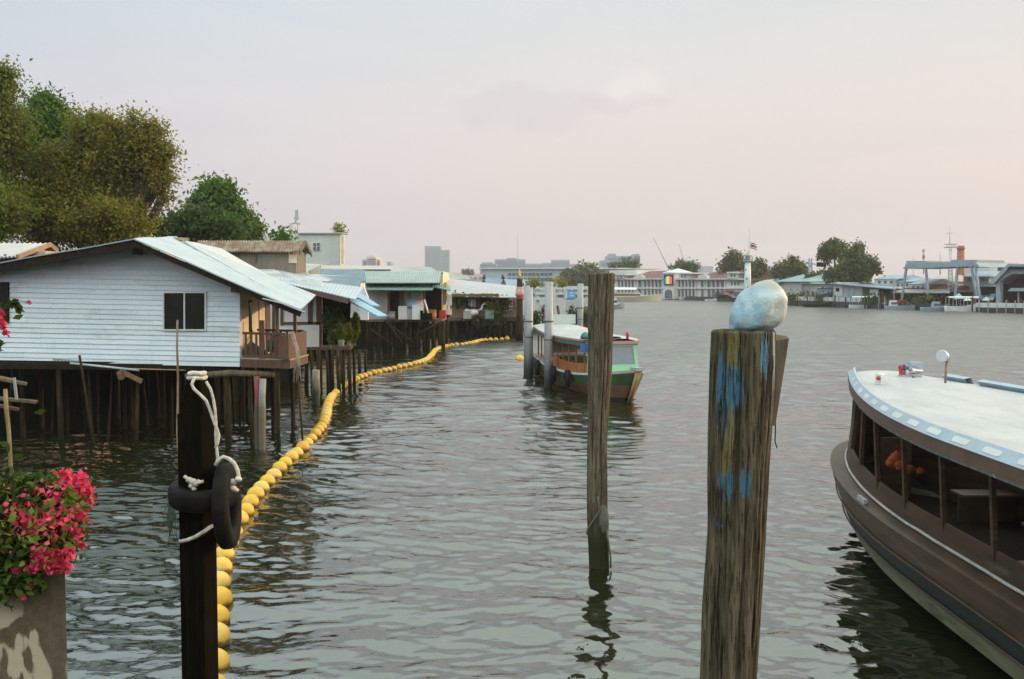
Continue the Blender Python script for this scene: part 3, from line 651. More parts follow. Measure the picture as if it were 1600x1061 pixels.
# potted plants on the ledge
def plant(px, py, Y, r, h, pot, label, mat=None, n=420, leaf=.10, potm=None):
    c = P(px, py, Y); t = thing('potted_plant', label, 'plant', c, 'potted plants on the ledge')
    if pot:
        mb = MB(); mb.lathe([(pot * .75, 0), (pot, pot * 1.9), (pot * 1.08, pot * 1.95), (pot * .9, pot * 1.8)], c, 12); mb.build('pot', potm or m_white, t)
    q = np.array(c) + np.array([0, 0, pot * 1.9 + (h * .45 if pot else -.1)]) + (lambda g: g / np.maximum(1, np.linalg.norm(g, axis=1, keepdims=True) / 1.9))(RS.normal(size=(n, 3))) * np.array([r, r, h]) * .33
    leafmesh('foliage', leaves(q, leaf, leaf * .35), mat or l_mixed, t)
    mb = MB()
    for i in range(5): mb.tube([c + V((0, 0, pot)), c + V((random.uniform(-.4, .4) * r, random.uniform(-.4, .4) * r, pot * 1.9 + h * random.uniform(.4, .9)))], .008, 4)
    mb.build('stem', m_trunk, t)
plant(533, 541, 29.4, .35, .55, .14, 'leafy fern in a large white pot under the blue awning'); plant(519, 544, 29.5, .22, .45, .09, 'narrow plant in a slim white pot left of the large white pot')
plant(545, 540, 29.6, .25, .6, .1, 'plant in a white pot at the river end of the ledge'); plant(510, 520, 30.0, .25, .8, .08, 'tall dark plant in the recess beside the white wall panel', l_dark, potm=m_redwood)
plant(528, 500, 29.8, .4, .9, 0, 'mass of hanging ferns below the blue awning', l_shrub, 700); plant(556, 505, 30.0, .22, .75, 0, 'long fern hanging off the end of the small blue awning', l_mixed, 420)
plant(553, 540, 30.2, .14, .5, .07, 'small plant in white pot hanging by a pale netted post')
P = P_near

# ------------------------------------------------------------------ third house: teal roofed shack
h3 = thing('stilt_house', 'open fronted shack on stilts under a teal ribbed tin roof with diagonal braces', 'house', (-7.2, 64, 0))
f3 = Fac(570, 63, 690, 63)
mb = MB(); f3.box(mb, 572, 499, 690, 503, .1, 5); mb.build('floor', m_wood, h3)
mb = MB(); f3.box(mb, 572, 451, 605, 500, 0, .12); mb.build('tin_wall', m_grey, h3)
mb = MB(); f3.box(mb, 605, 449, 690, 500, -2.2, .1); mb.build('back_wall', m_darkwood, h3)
mb = MB(); f3.box(mb, 630, 452, 660, 500, -.6, .1); mb.build('pale_green_wall', M('pale_green_paint', (.46, .54, .44), (.38, .46, .37), 1.5), h3)
for x in (605.5, 624, 628, 661):
    mb = MB(); f3.box(mb, x, 450, x + 3, 500, -.1, .12); mb.build('door_jamb', M('orange_timber', (.22, .11, .05), (.14, .07, .035), 2), h3)
mb = MB(); f3.box(mb, 639, 452, 641.5, 475, -.55, .06); mb.build('drape', m_tealdk, h3)
mb = MB(); mb.sheet(P(568, 441.5, 62.3), P(687, 441.5, 62.3), P(690, 424, 67), P(568, 424, 67), 44, .035, .04); r3 = mb.build('roof', m_teal, h3)
mb = MB(); mb.sheet(P(570, 452.5, 61.8), P(676, 453, 61.8), P(680, 444.5, 63.4), P(570, 444.5, 63.4), 36, .02, .04); mb.build('lower_eave', m_tealdk, h3)
mb = MB(); f3.box(mb, 570, 441.5, 687, 445, .1, .15); mb.build('fascia', m_darkwood, r3)
mb = MB(); mb.sheet(P(676, 447, 62.5), P(704, 454, 62.5), P(702, 446, 65), P(680, 440, 65), 8, .02, .05); mb.build('side_eave', m_tealdk, h3)
for (a, b) in (((600, 500), (648, 537)), ((579, 514), (611, 538)), ((688, 502), (655, 521)), ((608, 505), (628, 537))):
    mb = MB(); mb.tube([P(*a, 62.8), P(*b, 62.4)], .065, 6); mb.build('brace', m_stilt, h3)
for px in (574, 582, 592, 604, 615, 627, 640, 652, 663, 676, 685, 693): stilt(px, 63 + random.uniform(0, 1.5), 1.8, .12, h3, (random.uniform(-.15, .15), 0))
for px in (580, 600, 622, 645, 668, 688): stilt(px, 66, 1.8, .15, h3, m=m_darkwood); stilt(px + 9, 68.5, 1.8, .16, h3, m=m_darkwood)  # back rows coloured dark for the shade under the floor
for y in (512, 522):
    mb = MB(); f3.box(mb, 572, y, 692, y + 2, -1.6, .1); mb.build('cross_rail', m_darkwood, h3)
def clut(name, label, cat, px, py, Y, w_, d_, h, m, kind='box', group='household things on the shack platform'):
    c = P(px, py, Y); mb = MB()
    if kind == 'box':
        mb.box(c + V((0, 0, h / 2)), (w_, d_, h), random.uniform(-.1, .1)); mb.box(c + V((0, 0, h + .02)), (w_ * 1.06, d_ * 1.06, .04))
    else: mb.lathe([(w_ * .42, 0), (w_ * .5, h * .5), (w_ * .46, h), (w_ * .5, h * 1.02), (w_ * .42, h * .97)], c, 12)
    mb.build(name, m, label=label, cat=cat, group=group)
clut('water_tub', 'blue plastic tub on the platform of the teal roofed shack', 'tub', 642, 481, 62.7, .62, .5, .5, m_midblue, 'tub')
clut('wash_basin', 'pale grey cabinet under the blue tub on the shack platform', 'cabinet', 641, 499, 62.8, .8, .5, .7, m_grey)
clut('washing_machine', 'white box shaped washer at the right of the pale green wall', 'washer', 653, 499, 62.7, .7, .5, .9, m_white)
clut('water_jar', 'grey round jar standing in the doorway of the shack', 'jar', 612, 499, 62.6, .5, .5, .5, m_grey, 'tub')
clut('water_bottle', 'dark tall bottle beside the white washer', 'bottle', 659, 499, 62.4, .2, .2, .55, m_dark, 'tub')
clut('storage_box', 'white box on a stool left of the pale cabinet', 'box', 630, 499, 62.6, .55, .4, .8, m_palewall)
clut('cloth_bundle', 'pink and white cloth heaped above the washer', 'cloth', 653, 479, 62.8, .7, .3, .4, M('pink_cloth', (.60, .42, .46), (.55, .5, .55), 4), 'tub')
mb = MB(); mb.beam(P(672, 498, 62.4), P(663, 468, 62.6), .14, .05); mb.build('plank', m_palewall, label='pale plank leaning at the right end of the teal roofed shack', cat='plank')
clut('flower_pot', 'pot of orange flowers at the right end of the shack', 'pot', 676, 499, 62.6, .5, .4, .6, M('orange_pot', (.5, .2, .06)), 'tub')
clut('sign_board', 'white upright board on the post between the two shacks', 'board', 702, 477, 64, .32, .06, .65, m_white)
clut('sign_board', 'small white board hung low on the post between the two shacks', 'board', 702, 492, 64, .3, .06, .35, m_white)
clut('post_box', 'yellow box on the corner post of the teal side eave', 'box', 696, 462, 63.5, .18, .2, .8, M('yellow_paint', (.6, .38, .03)))

# ------------------------------------------------------------------ fourth house: white tin roof
h4 = thing('stilt_house', 'long low shack on stilts under a wide white tin roof beside the pier', 'house', (-2.4, 77, 0))
f4 = Fac(700, 75, 812, 75)
mb = MB(); mb.sheet(P(703, 463, 73.6), P(809, 464.5, 73.6), P(807, 448, 79), P(690, 447, 79), 60, .02, .05); mb.sheet(P(690, 447, 79.2), P(806, 449, 79.2), P(806, 447, 86), P(684, 433.5, 90), 60, .02, .05); mb.build('roof', m_whitetin, h4)
mb = MB(); f4.box(mb, 704, 462, 812, 502, -1.5, .15); mb.build('wall', M('beige_board', (.36, .32, .24), (.28, .25, .18), .8), h4)
for x0, y0, x1, y1 in ((708, 463, 722, 478), (728, 468, 732, 480), (752, 465, 767, 484), (783, 466, 790, 472)):
    mb = MB(); f4.box(mb, x0, y0, x1, y1, -1.2, .1); mb.build('opening', m_dark, h4)
mb = MB(); f4.box(mb, 788, 466, 801, 486, -1.1, .1); mb.build('white_panel', m_white, h4)
mb = MB(); f4.box(mb, 801, 468, 806, 484, -1.1, .1); mb.build('red_panel', M('red_brick_panel', (.4, .12, .06)), h4)
mb = MB(); f4.box(mb, 703, 478, 727, 496, .1, .08); mb.build('woven_panel', M('woven_rattan', (.30, .20, .09), (.2, .13, .06), 6), h4)
mb = MB(); f4.box(mb, 706, 462, 752, 465, .8, .08); mb.build('blue_tarp', M('blue_tarp', (.15, .25, .4)), h4)
mb = MB(); f4.box(mb, 700, 496, 814, 501, .2, 8); mb.build('floor', m_wood, h4)
mb = MB()
for i in range(70): mb.box(P(706 + i * 1.05, 461.2 + random.uniform(-.6, .5), 73.5), (.12, .15, .1 + random.random() * .15), random.random())
mb.build('leaf_litter', M('dead_leaves', (.22, .13, .05), (.14, .09, .04), 5), h4)
for px in (703, 711, 720, 729, 738, 747, 756, 764, 772, 781, 790, 798, 806): stilt(px, 75 + random.uniform(0, 1.2), 1.6, .15, h4, (random.uniform(-.15, .15), 0)); stilt(px + 4, 78 + random.uniform(0, 3), 1.6, .17, h4, m=m_darkwood)  # second row coloured dark as the shade below the floor
for y in (510, 518):
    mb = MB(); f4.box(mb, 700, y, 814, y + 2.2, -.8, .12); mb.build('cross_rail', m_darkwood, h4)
rail(h4, P(772, 497, 74.6), P(812, 497, 74.6), .75, 15, .06, m_redwood)
mb = MB()
c = P(740, 494, 74.2); mb.ball(c + V((0, 0, .25)), (.55, .3, .28), 14, 8); mb.tube([c + V((.42, 0, .35)), c + V((.62, 0, .6)), c + V((.68, 0, .85)), c + V((.85, 0, .95)), c + V((1.0, 0, .85))], [.14, .09, .075, .085, .03], 8)
mb.ball(c + V((-.5, 0, .42)), (.2, .16, .14), 8, 6); mb.build('swan_planter', m_white, label='white swan shaped planter on the edge of the white roofed shack', cat='planter')
for px, py, r, lab in ((757, 497, .55, 'round green bush in the middle of the shack front'), (777, 496, .7, 'broad green bush before the brown railing'), (768, 482, .6, 'brown leafy plant beside the white wall panel'), (745, 500, .5, 'drooping green plant below the swan planter'), (790, 474, .45, 'dark hanging plant by the white wall panel'), (716, 470, .5, 'dark plant hanging over the woven panel')):
    c = P(px, py, 74.4); t = thing('potted_plant', lab, 'plant', c, 'plants before the white roofed shack')
    leafmesh('foliage', leaves(np.array(c) + RS.normal(size=(260, 3)) * r * .45, .13, .07), l_dark if px not in (768,) else l_brown, t); mb = MB(); mb.lathe([(.15, -.5), (.2, -.2), (.22, -.18)], c, 8); mb.build('pot', m_redwood, t)
# the pole wrapped in sashes
t = thing('spirit_pole', 'wooden pole wrapped in red, yellow and pale sashes between shack and pier', 'pole', (GX(812, 72), 72, 0))
mb = MB(); x = GX(812, 72); mb.tube([(x, 72, -1), (x, 72, 2), (x, 72, P(812, 436, 72).z)], [.28, .24, .2], 10); mb.build('pole', m_stilt, t)
for y0, y1, m, r in ((434, 448, M('yellow_sash', (.62, .48, .06), (.5, .4, .1), 4), .16), (446, 462, M('pale_pink_sash', (.6, .42, .40), (.45, .2, .2), 4), .3), (456, 468, M('red_sash', (.42, .05, .07), (.3, .05, .06), 4), .27)):
    z0, z1 = P(812, y1, 72).z, P(812, y0, 72).z; mb = MB(); mb.lathe([(r * 1.15, 0), (r, (z1 - z0) * .3), (r * .9, (z1 - z0) * .7), (r * .5, z1 - z0)], (x, 72, z0), 9); mb.build('sash', m, t)
mb = MB(); mb.lathe([(.14, 0), (.1, .3), (.02, .7)], (x, 72, P(812, 436, 72).z), 8); mb.build('finial', M('yellow_sash', (.6, .5, .1)), t)

# ------------------------------------------------------------------ ferry hull builder (both river ferries)
def grid(mb, rows, mi=0, sm=True, closed=False):
    n = len(rows[0]); vs_ = [p for r in rows for p in r]; m = n if closed else n - 1
    mb.add(vs_, [(i * n + k, i * n + (k + 1) % n, (i + 1) * n + (k + 1) % n, (i + 1) * n + k) for i in range(len(rows) - 1) for k in range(m)], mi, sm)
def interp(x, tab):
    for (a, ya), (b, yb_) in zip(tab, tab[1:]):
        if x <= b: return ya + (yb_ - ya) * max(0, x - a) / (b - a)
    return tab[-1][1]
class Ferry:
    """tip = end of the boat nearest s=0; head = unit vector from the tip into the boat"""
    def __init__(s, tip, head, L, hw, zg, rake):
        s.t = V((tip[0], tip[1], 0)); s.h = V((head[0], head[1], 0)).normalized(); s.r = V((s.h.y, -s.h.x, 0)); s.L = L; s.hw = hw; s.zg = zg; s.rake = rake
    def p(s, d, lat, z): q = s.t + s.h * d + s.r * lat; q.z = z; return q
    def stations(s, n, a=0.): return [a + (s.L - a) * (i / (n - 1)) ** 1.6 for i in range(n)]
    def hull(s, sec, mats, parent, names=None):
        """sec: list of (k, z, mat): half width factor and height above water at midships; separate strips by material"""
        st = s.stations(40); out = []
        for (k0, z0, m0), (k1, z1, m1) in zip(sec, sec[1:]):
            mb = MB()
            for sg in (-1, 1):
                rows = []
                for d in st:
                    g = s.zg(d); row = []
                    for k, z in ((k0, z0), (k1, z1)):
                        zz = g + (z - sec[0][1]) * (g + .4) / (sec[0][1] + .4); dd = d + (g - zz) * s.rake * max(0, 1 - d / s.L * 1.2)
                        row.append(s.p(dd, sg * s.hw(dd if dd < s.L else s.L) * k if k0 else 0, zz))
                    rows.append(row)
                # narrow the lower strakes towards the stem
                for i, d in enumerate(st):
                    for j, (k, z) in enumerate(((k0, z0), (k1, z1))):
                        g = s.zg(d); zz = rows[i][j].z; dd = d + (g - zz) * s.rake * max(0, 1 - d / s.L * 1.2)
                        w_ = s.hw(d) * (k if d > 3 else 1 - (1 - k) * min(1, .35 + d / 4.6)) * sg
                        rows[i][j] = s.p(dd, w_, zz)
                grid(mb, rows)
            if mb.v: out.append((m0, mb))
        return out

# ------------------------------------------------------------------ foreground wooden ferry at the right
wf = thing('river_ferry', 'dark wooden ferry with a white roof edged in pale blue at the right', 'ferry', (6.05, 9.5, 0))
hwf = lambda d: 1.65 * max(0., 1 - (1 - min(max(d, 0) / 6.2, 1)) ** 2.2) ** .5 if d > 0 else 0.0
zgf = lambda d: 1.0 + .27 * max(0, 1 - d / 5.5) ** 2
FB = Ferry((6.35, 17.75), (0, -1), 15.6, hwf, zgf, 1.25); FB.r = V((1, 0, 0))
m_mahog = M('mahogany_varnish', (.074, .039, .019), (.036, .022, .011), 2.5, (1, .5, 3), .5, bump=.002, c3=(.13, .10, .065), c3at=(.56, .8), spec=.3)
m_hullblue = M('dark_blue_grey_hull', (.016, .022, .021), (.028, .028, .022), 2., (1, .5, 2), .6, spec=.25)
m_hullpale = M('pale_antifouling', (.22, .22, .125), (.14, .14, .075), 2., (1, .6, 3), .7, c3=(.07, .07, .04))
m_hulldark = M('weedy_hull', (.03, .03, .018), (.02, .022, .012), 3., rough=.8)
m_bluerail = M('pale_blue_paint', (.30, .39, .45), (.35, .43, .48), 2.5, rough=.55, c3=(.55, .57, .55), c3at=(.62, .8))
m_roofwhite = M('white_roof_paint', (.43, .44, .44), (.36, .375, .38), 1.5, (1.6, .5, 1), .6, bump=.003, c3=(.25, .245, .22), c3at=(.56, .86), c3sc=2.2)
sec = [(1.0, 1.0, m_mahog), (1.0, .86, m_mahog), (.99, .70, m_hullblue), (.955, .44, m_hullpale), (.90, .20, m_hulldark), (.52, -.04, m_hulldark), (.2, -.35, m_hulldark)]
nm = {m_mahog.name: 'rub_strake', m_hullblue.name: 'topside', m_hullpale.name: 'boot_stripe', m_hulldark.name: 'bottom'}
for i, (m, mb) in enumerate(FB.hull(sec, None, wf)): mb.build(nm[m.name], m, wf)
st = FB.stations(44, .02)
for kk, dz_, rr in ((1.0, -.30, .012), (.985, -.155, .010), (.97, -.53, .014)):
    mb = MB()
    for sg in (-1, 1): mb.tube([FB.p(d + (-dz_) * 1.25 * max(0, 1 - d / 15.6 * 1.2), sg * (hwf(d) * (kk if d > 3 else 1 - (1 - kk) * min(1, .35 + d / 4.6)) + .006), zgf(d) + dz_ * (zgf(d) + .4) / 1.4) for d in st if d > .25], rr, 6)
    mb.build('rubbing_batten', m_mahog, wf)
mb = MB()
for sg in (-1, 1): grid(mb, [[FB.p(d, sg * hwf(d), zgf(d)), FB.p(d + .12, sg * max(0, hwf(d) - .05), zgf(d) + .03), FB.p(d + .2, sg * max(0, hwf(d) - .20), zgf(d) + .035)] for d in st])
mb.build('side_deck', m_mahog, wf)
mb = MB(); ins = lambda d: max(.0, hwf(d) - .20)
for sg in (-1, 1):
    rows = []
    for d in st:
        hgt = .30 + .62 * max(0, 1 - d / 1.5) ** 1.2
        rows.append([FB.p(d + .2, sg * ins(d), zgf(d) + .03), FB.p(d + .24, sg * max(0, ins(d) - .03), zgf(d) + hgt), FB.p(d + .27, sg * max(0, ins(d) - .07), zgf(d) + hgt), FB.p(d + .27, sg * max(0, ins(d) - .07), .45)])
    grid(mb, rows, sm=False)
mb.build('coaming', m_mahog, wf)
mb = MB()
for sg in (-1, 1): mb.tube([FB.p(d + .2, sg * (ins(d) + .012), zgf(d) + .06 + .012 * mnoise.noise(V((d * 2, 0, 0)))) for d in st if d > .15], .02, 6)
mb.build('rope_trim', M('pale_trim', (.42, .41, .36), (.30, .29, .25), 8), wf)
mb = MB(); grid(mb, [[FB.p(d + .2, -ins(d), .5), FB.p(d + .2, ins(d), .5)] for d in st]); mb.build('cabin_floor', m_darkwood, wf)
# roof
zr = 2.36; hwr = lambda d: .48 + 1.36 * max(0, 1 - (1 - min(max(d, 0) / 7.0, 1)) ** 1.7)
RL = 15.0; RF = Ferry((6.35, 17.2), (0, -1), RL, hwr, None, 0); RF.r = V((1, 0, 0))
sr = [RL * (i / 44) ** 1.5 for i in range(45)]
zrf = lambda d: zr + .10 * max(0, 1 - d / 5) ** 2
mb = MB(); grid(mb, [[RF.p(d, hwr(d) * u * .985, zrf(d) + .045 + .035 * (1 - u * u)) for u in np.linspace(-1, 1, 13)] for d in sr]); mb.build('roof', m_roofwhite, wf)
mb = MB(); grid(mb, [[RF.p(d, hwr(d) * u * .97, zrf(d) - .09) for u in (-1, 0, 1)] for d in sr]); mb.build('ceiling', m_darkwood, wf)
def edge_strip(prof, d0, d1, n=50, sides=(-1, 1)):
    mb = MB()
    for sg in sides:
        rows = []
        for i in range(n):
            d = d0 + (d1 - d0) * (i / (n - 1)) ** 1.35; rows.append([RF.p(d - (o if d < .02 else 0), sg * (hwr(d) + o), zrf(d) + z) for o, z in prof])
        grid(mb, rows, sm=False, closed=True)
    if d0 == 0 and prof[0][0] < .04: mb.hexa([RF.p(-prof[0][0], -hwr(0), zrf(0) + prof[0][1]), RF.p(-prof[0][0], hwr(0), zrf(0) + prof[0][1]), RF.p(.06, hwr(0), zrf(0) + prof[0][1]), RF.p(.06, -hwr(0), zrf(0) + prof[0][1])], [RF.p(-prof[0][0], -hwr(0), zrf(0) + prof[2][1]), RF.p(-prof[0][0], hwr(0), zrf(0) + prof[2][1]), RF.p(.06, hwr(0), zrf(0) + prof[2][1]), RF.p(.06, -hwr(0), zrf(0) + prof[2][1])])
    return mb
edge_strip([(.035, -.105), (-.03, -.105), (-.03, .035), (.035, .035)], 0, RL).build('fascia', M('plum_fascia', (.135, .078, .052), (.095, .056, .038), 3., rough=.5), wf)
edge_strip([(.040, -.135), (.01, -.135), (.01, -.107), (.040, -.107)], .5, RL).build('gutter_trim', M('worn_teal_trim', (.11, .13, .115), (.06, .065, .05), 9., c3=(.3, .33, .31)), wf)
# blue toe board, sloping inwards, with slots
rl = edge_strip([(.045, .037), (-.02, .037), (-.075, .135), (-.05, .145)], 0, RL, sides=(-1,)).build('toe_board', m_bluerail, wf)
for (a, b) in ((1.0, 1.5), (1.75, 7)): edge_strip([(.02, .037), (-.05, .037), (-.13, .12), (-.02, .145)], a, b, 18, sides=(1,)).build('toe_board', m_bluerail, wf)
d = 1.15
while d < 12:
    ln = .34 if d > 2 else .2; a, b = d, d + ln
    def tb(dd, u): o0, z0, o1, z1 = .045, .037, -.05, .145; return RF.p(dd, -(hwr(dd) + o0 + (o1 - o0) * u + .004), zrf(dd) + z0 + (z1 - z0) * u + .002)
    q = [tb(a, .34), tb(a + ln * .08, .24), tb(b - ln * .08, .24), tb(b, .34), tb(b, .62), tb(b - ln * .08, .72), tb(a + ln * .08, .72), tb(a, .62)]
    mb = MB(); mb.hexa([p + V((.006, 0, -.006)) for p in q], q); mb.build('scupper_slot', m_palewall, rl); d += .66
mb = MB()
for sg in (-1, 1):
    for d in (.35, .75, 1.5, 2.6, 3.7, 4.85, 6.0, 7.2, 8.4, 9.6, 10.8, 12.0):
        mb2 = MB(); mb2.beam(FB.p(d + .5, sg * max(.08, ins(d + .25) - .045), zgf(d) + .1), RF.p(d - .05, sg * max(.1, min(hwr(d) - .08, ins(d + .25) + .02)), zrf(d) - .1), .05 if d > 1 else .035, .06, up=V((0, 1, 0))); mb2.build('roof_post', m_mahog, wf)
for d in (3.1, 5.2, 7.0, 8.6):
    for sg in (1,) if d < 6 else (-1, 1):
        mb = MB(); w0 = ins(d) - .12; mb.box(FB.p(d, sg * (w0 / 2 + .14), .92), (w0 - .22, .42, .04)); mb.box(FB.p(d, sg * (w0 / 2 + .14), .70), (w0 - .3, .06, .42)); mb.build('bench', M('bench_wood', (.11, .07, .036), (.07, .045, .024), 4, rough=.4), wf)
mb = MB(); mb.box(FB.p(1.4, 0, 1.0), (.5, .06, 1.0)); mb.build('bulkhead', m_mahog, wf)
for i, (px, py, Y, s_) in enumerate(((1402, 714, 12.4, .10), (1408, 727, 12.3, .09), (1395, 722, 12.5, .10), (1422, 733, 12.2, .07), (1438, 736, 12.0, .06))):
    mb = MB(); c = P(px, py, Y + .4); mb.ball(c, (s_ * .85, s_ * .4, s_ * .72), 18, 12, fn=lambda d_, q: q * (1 + .45 * mnoise.noise(d_ * 2.2 + V((i, 0, 0))) + .15 * mnoise.noise(d_ * 6)))
    mb.build('life_jacket', M('orange_fabric', (.34, .06, .01), (.22, .04, .008), 9), label='orange life jacket slung under the roof inside the dark wooden ferry', cat='life jacket', group='orange life jackets in the wooden ferry')
# gear on the roof
t = thing('horn_cluster', 'cluster of red, blue and white boat horns on the ferry roof', 'horn', P(1420, 588, 16.4))
mb = MB(); mb.box(P(1422, 587, 16.4), (.34, .12, .03)); mb.build('base', m_grey, t)
m_red = M('red_paint', (.50, .04, .03), (.38, .03, .025), 4, rough=.4); m_bl = M('blue_paint', (.08, .16, .34), (.06, .12, .28), 4, rough=.4)
for px, py, m in ((1409, 575, m_red), (1410, 582, m_red), (1415, 574, m_bl), (1417, 581, m_white), (1421, 576, m_metal), (1426, 579, m_white)):
    c = P(px, py, 16.4); mb = MB(); mb.tube([c + V((.18, .05, -.01)), c + V((.06, .01, 0)), c + V((.0, -.01, 0)), c + V((-.035, -.02, 0))], [.018, .02, .035, .05], 10); mb.build('trumpet', m, t)
mb = MB(); mb.box(P(1430, 575, 16.5), (.2, .1, .2)); mb.build('backing_box', m_bluerail, t)
t = thing('signal_lamp', 'silver signal lamp on a short rusty post on the ferry roof', 'lamp', P(1477, 601, 15.6))
mb = MB(); mb.tube([P(1477, 601, 15.6), P(1478, 575, 15.6), P(1480, 563, 15.6)], .018, 7); mb.lathe([(.07, 0), (.07, .01)], P(1478, 600.5, 15.6), 10); mb.build('post', M('rusty_steel', (.26, .19, .14), (.18, .12, .08), 6), t)
c = P(1474, 557, 15.6); mb = MB(); ax = V((-.75, -.6, .15)).normalized()
mb.tube([c - ax * .10, c - ax * .07, c, c + ax * .05, c + ax * .06], [.02, .06, .095, .10, .092], 14); mb.build('lamp_head', M('chrome', (.6, .6, .6), (.5, .5, .5), 3, rough=.2, metal=.8), t)
mb = MB(); mb.box(P(1483, 563, 15.65), (.05, .05, .12)); mb.build('bracket', m_grey, t)
mb = MB(); mb.tube([P(1426, 588.5, 16.3), P(1432, 595, 16.1), P(1445, 600, 15.9), P(1462, 602, 15.7), P(1474, 601, 15.6)], .012, 6); mb.build('cable', m_darkwood, label='dark cable running across the ferry roof from horns to lamp', cat='cable')
t = thing('roof_light', 'small white box light at the tip of the ferry roof', 'light', (5.78, 15.5, 2.47))
mb = MB(); mb.box((5.78, 15.5, 2.55), (.15, .12, .16), .4); mb.build('housing', m_white, t); mb = MB(); mb.ball((5.70, 15.44, 2.57), .035, 8, 6); mb.build('lens', m_red, t)
mb = MB(); mb.beam(FB.p(4.0, -hwf(4.0) + .05, zgf(4) + .03), FB.p(4.35, -hwf(4.3) + .05, zgf(4) + .03), .05, .09); mb.build('cleat', m_grey, wf)

# ------------------------------------------------------------------ green ferry
gf = thing('river_ferry', 'small green and orange wooden ferry with a white roof moored by the steel pipes', 'ferry', (2.9, 39, 0))
hwg = lambda d: (.10 + 1.15 * max(0., 1 - (1 - min(d / 6.0, 1)) ** 1.8) ** .75) * (1 - .25 * max(0, (d - 8) / 4)) if d > 0 else .1
zgg = lambda d: .80 + .42 * max(0, 1 - d / 4.5) ** 1.5 + .22 * max(0, (d - 8) / 4)
GB = Ferry((4.22, 33.0), (-2.35, 11.5), 11.8, hwg, zgg, 1.0)
m_green = M('green_hull_paint', (.055, .13, .035), (.035, .085, .025), 1.5, rough=.5, c3=(.16, .10, .06), c3at=(.62, .8)); m_orange = M('orange_boat_paint', (.42, .15, .04), (.32, .11, .03), 1.5, rough=.5)
m_mint = M('mint_green_paint', (.24, .52, .28), (.19, .44, .24), 1.5, rough=.45); m_hullbrown = M('brown_hull', (.25, .12, .05), (.17, .085, .04), 1.2, rough=.6); m_pinkgrey = M('pinkish_hull', (.24, .19, .16), (.16, .13, .11), 1.5, rough=.7)
gsec = [(1.02, .80, m_white), (1.02, .72, m_green), (.93, .38, m_hullbrown), (.72, .02, m_hulldark), (.4, -.3, m_hulldark)]
nm = {m_white.name: 'gunwale', m_green.name: 'topside', m_hullbrown.name: 'lower_strake', m_hulldark.name: 'bottom'}
for m, mb in GB.hull(gsec, None, gf): mb.build(nm[m.name], m, gf)
stg = GB.stations(34, .0)
mb = MB(); grid(mb, [[GB.p(d, -hwg(d), zgg(d)), GB.p(d, hwg(d), zgg(d))] for d in stg]); mb.build('deck', m_pinkgrey, gf)
mb = MB(); e = GB.L; mb.hexa([GB.p(e, -hwg(e), -.2), GB.p(e, hwg(e), -.2), GB.p(e + .1, hwg(e), -.2), GB.p(e + .1, -hwg(e), -.2)], [GB.p(e, -hwg(e) * 1.02, zgg(e)), GB.p(e, hwg(e) * 1.02, zgg(e)), GB.p(e + .1, hwg(e), zgg(e)), GB.p(e + .1, -hwg(e), zgg(e))]); mb.build('transom', m_pinkgrey, gf)
mb = MB(); mb.beam(GB.p(-.15, 0, 1.24), GB.p(.5, 0, 1.20), .3, .12); mb.build('stem_cap', m_grey, gf)
mb = MB(); mb.tube([GB.p(-.02, 0, 1.2), GB.p(.5, 0, .6), GB.p(1.1, 0, -.1)], [.11, .09, .07], 8); mb.build('stem_post', M('ochre_stem', (.55, .36, .14), (.42, .25, .1), 2), gf)
# cabin sides (orange lower panels), posts, roof
hin = lambda d: hwg(d) - .14
mb = MB()
for sg in (-1, 1): grid(mb, [[GB.p(d, sg * hin(d), zgg(d)), GB.p(d, sg * hin(d), zgg(d) + .34), GB.p(d, sg * (hin(d) - .04), zgg(d) + .34), GB.p(d, sg * (hin(d) - .04), zgg(d))] for d in [3.2 + (8.0 - 3.2) * i / 14 for i in range(15)]], sm=False)
mb.build('side_panel', m_orange, gf)
hrf = lambda d: min(hwg(d) + .06, .56 + .34 * (d - 1.8))
zrg = lambda d: 2.0 + .22 * max(0, (d - 7) / 5) ** 1.5
srg = [1.9 + (11.6 - 1.9) * i / 24 for i in range(25)]
mb = MB(); grid(mb, [[GB.p(d, hrf(d) * u, zrg(d) + .06 + .1 * (1 - u * u)) for u in np.linspace(-1, 1, 9)] for d in srg]); grid(mb, [[GB.p(d, hrf(d) * u, zrg(d) - .02) for u in (-1, 0, 1)] for d in srg]); mb.build('roof', m_roofwhite, gf)
for nm_, o, z0, z1, m in (('roof_edge', .075, .0, .075, M('pink_edge', (.50, .27, .22), (.42, .22, .18), 3)), ('valance', .05, -.16, .0, M('dark_teal_valance', (.07, .16, .15), (.05, .11, .10), 5))):
    mb = MB()
    for sg in (-1, 1): grid(mb, [[GB.p(d, sg * (hrf(d) + o - .06), zrg(d) + z0), GB.p(d, sg * (hrf(d) + o - .06), zrg(d) + z1), GB.p(d, sg * (hrf(d) + o - .09), zrg(d) + z1), GB.p(d, sg * (hrf(d) + o - .09), zrg(d) + z0)] for d in srg if nm_ == 'roof_edge' or d > 3], sm=False, closed=True)
    mb.build(nm_, m, gf)
for d in (3.4, 4.2, 5.0, 5.8, 6.6, 7.4, 8.3, 9.2, 10.1, 11.0):
    for sg in (-1, 1):
        mb = MB(); mb.beam(GB.p(d, sg * hin(d), zgg(d) + .02), GB.p(d, sg * hin(d), zrg(d) - .02), .055, up=GB.h); mb.build('roof_post', m_orange, gf)
for d in (4.6, 5.7, 6.8, 7.9, 9.0):
    mb = MB(); mb.box(GB.p(d, 0, zgg(d) + .3), (1.5, .35, .06), math.atan2(GB.r.y, GB.r.x)); mb.box(GB.p(d, 0, zgg(d) + .15), (1.4, .08, .28), math.atan2(GB.r.y, GB.r.x)); mb.build('bench', m_white if d > 8 else m_green, gf)
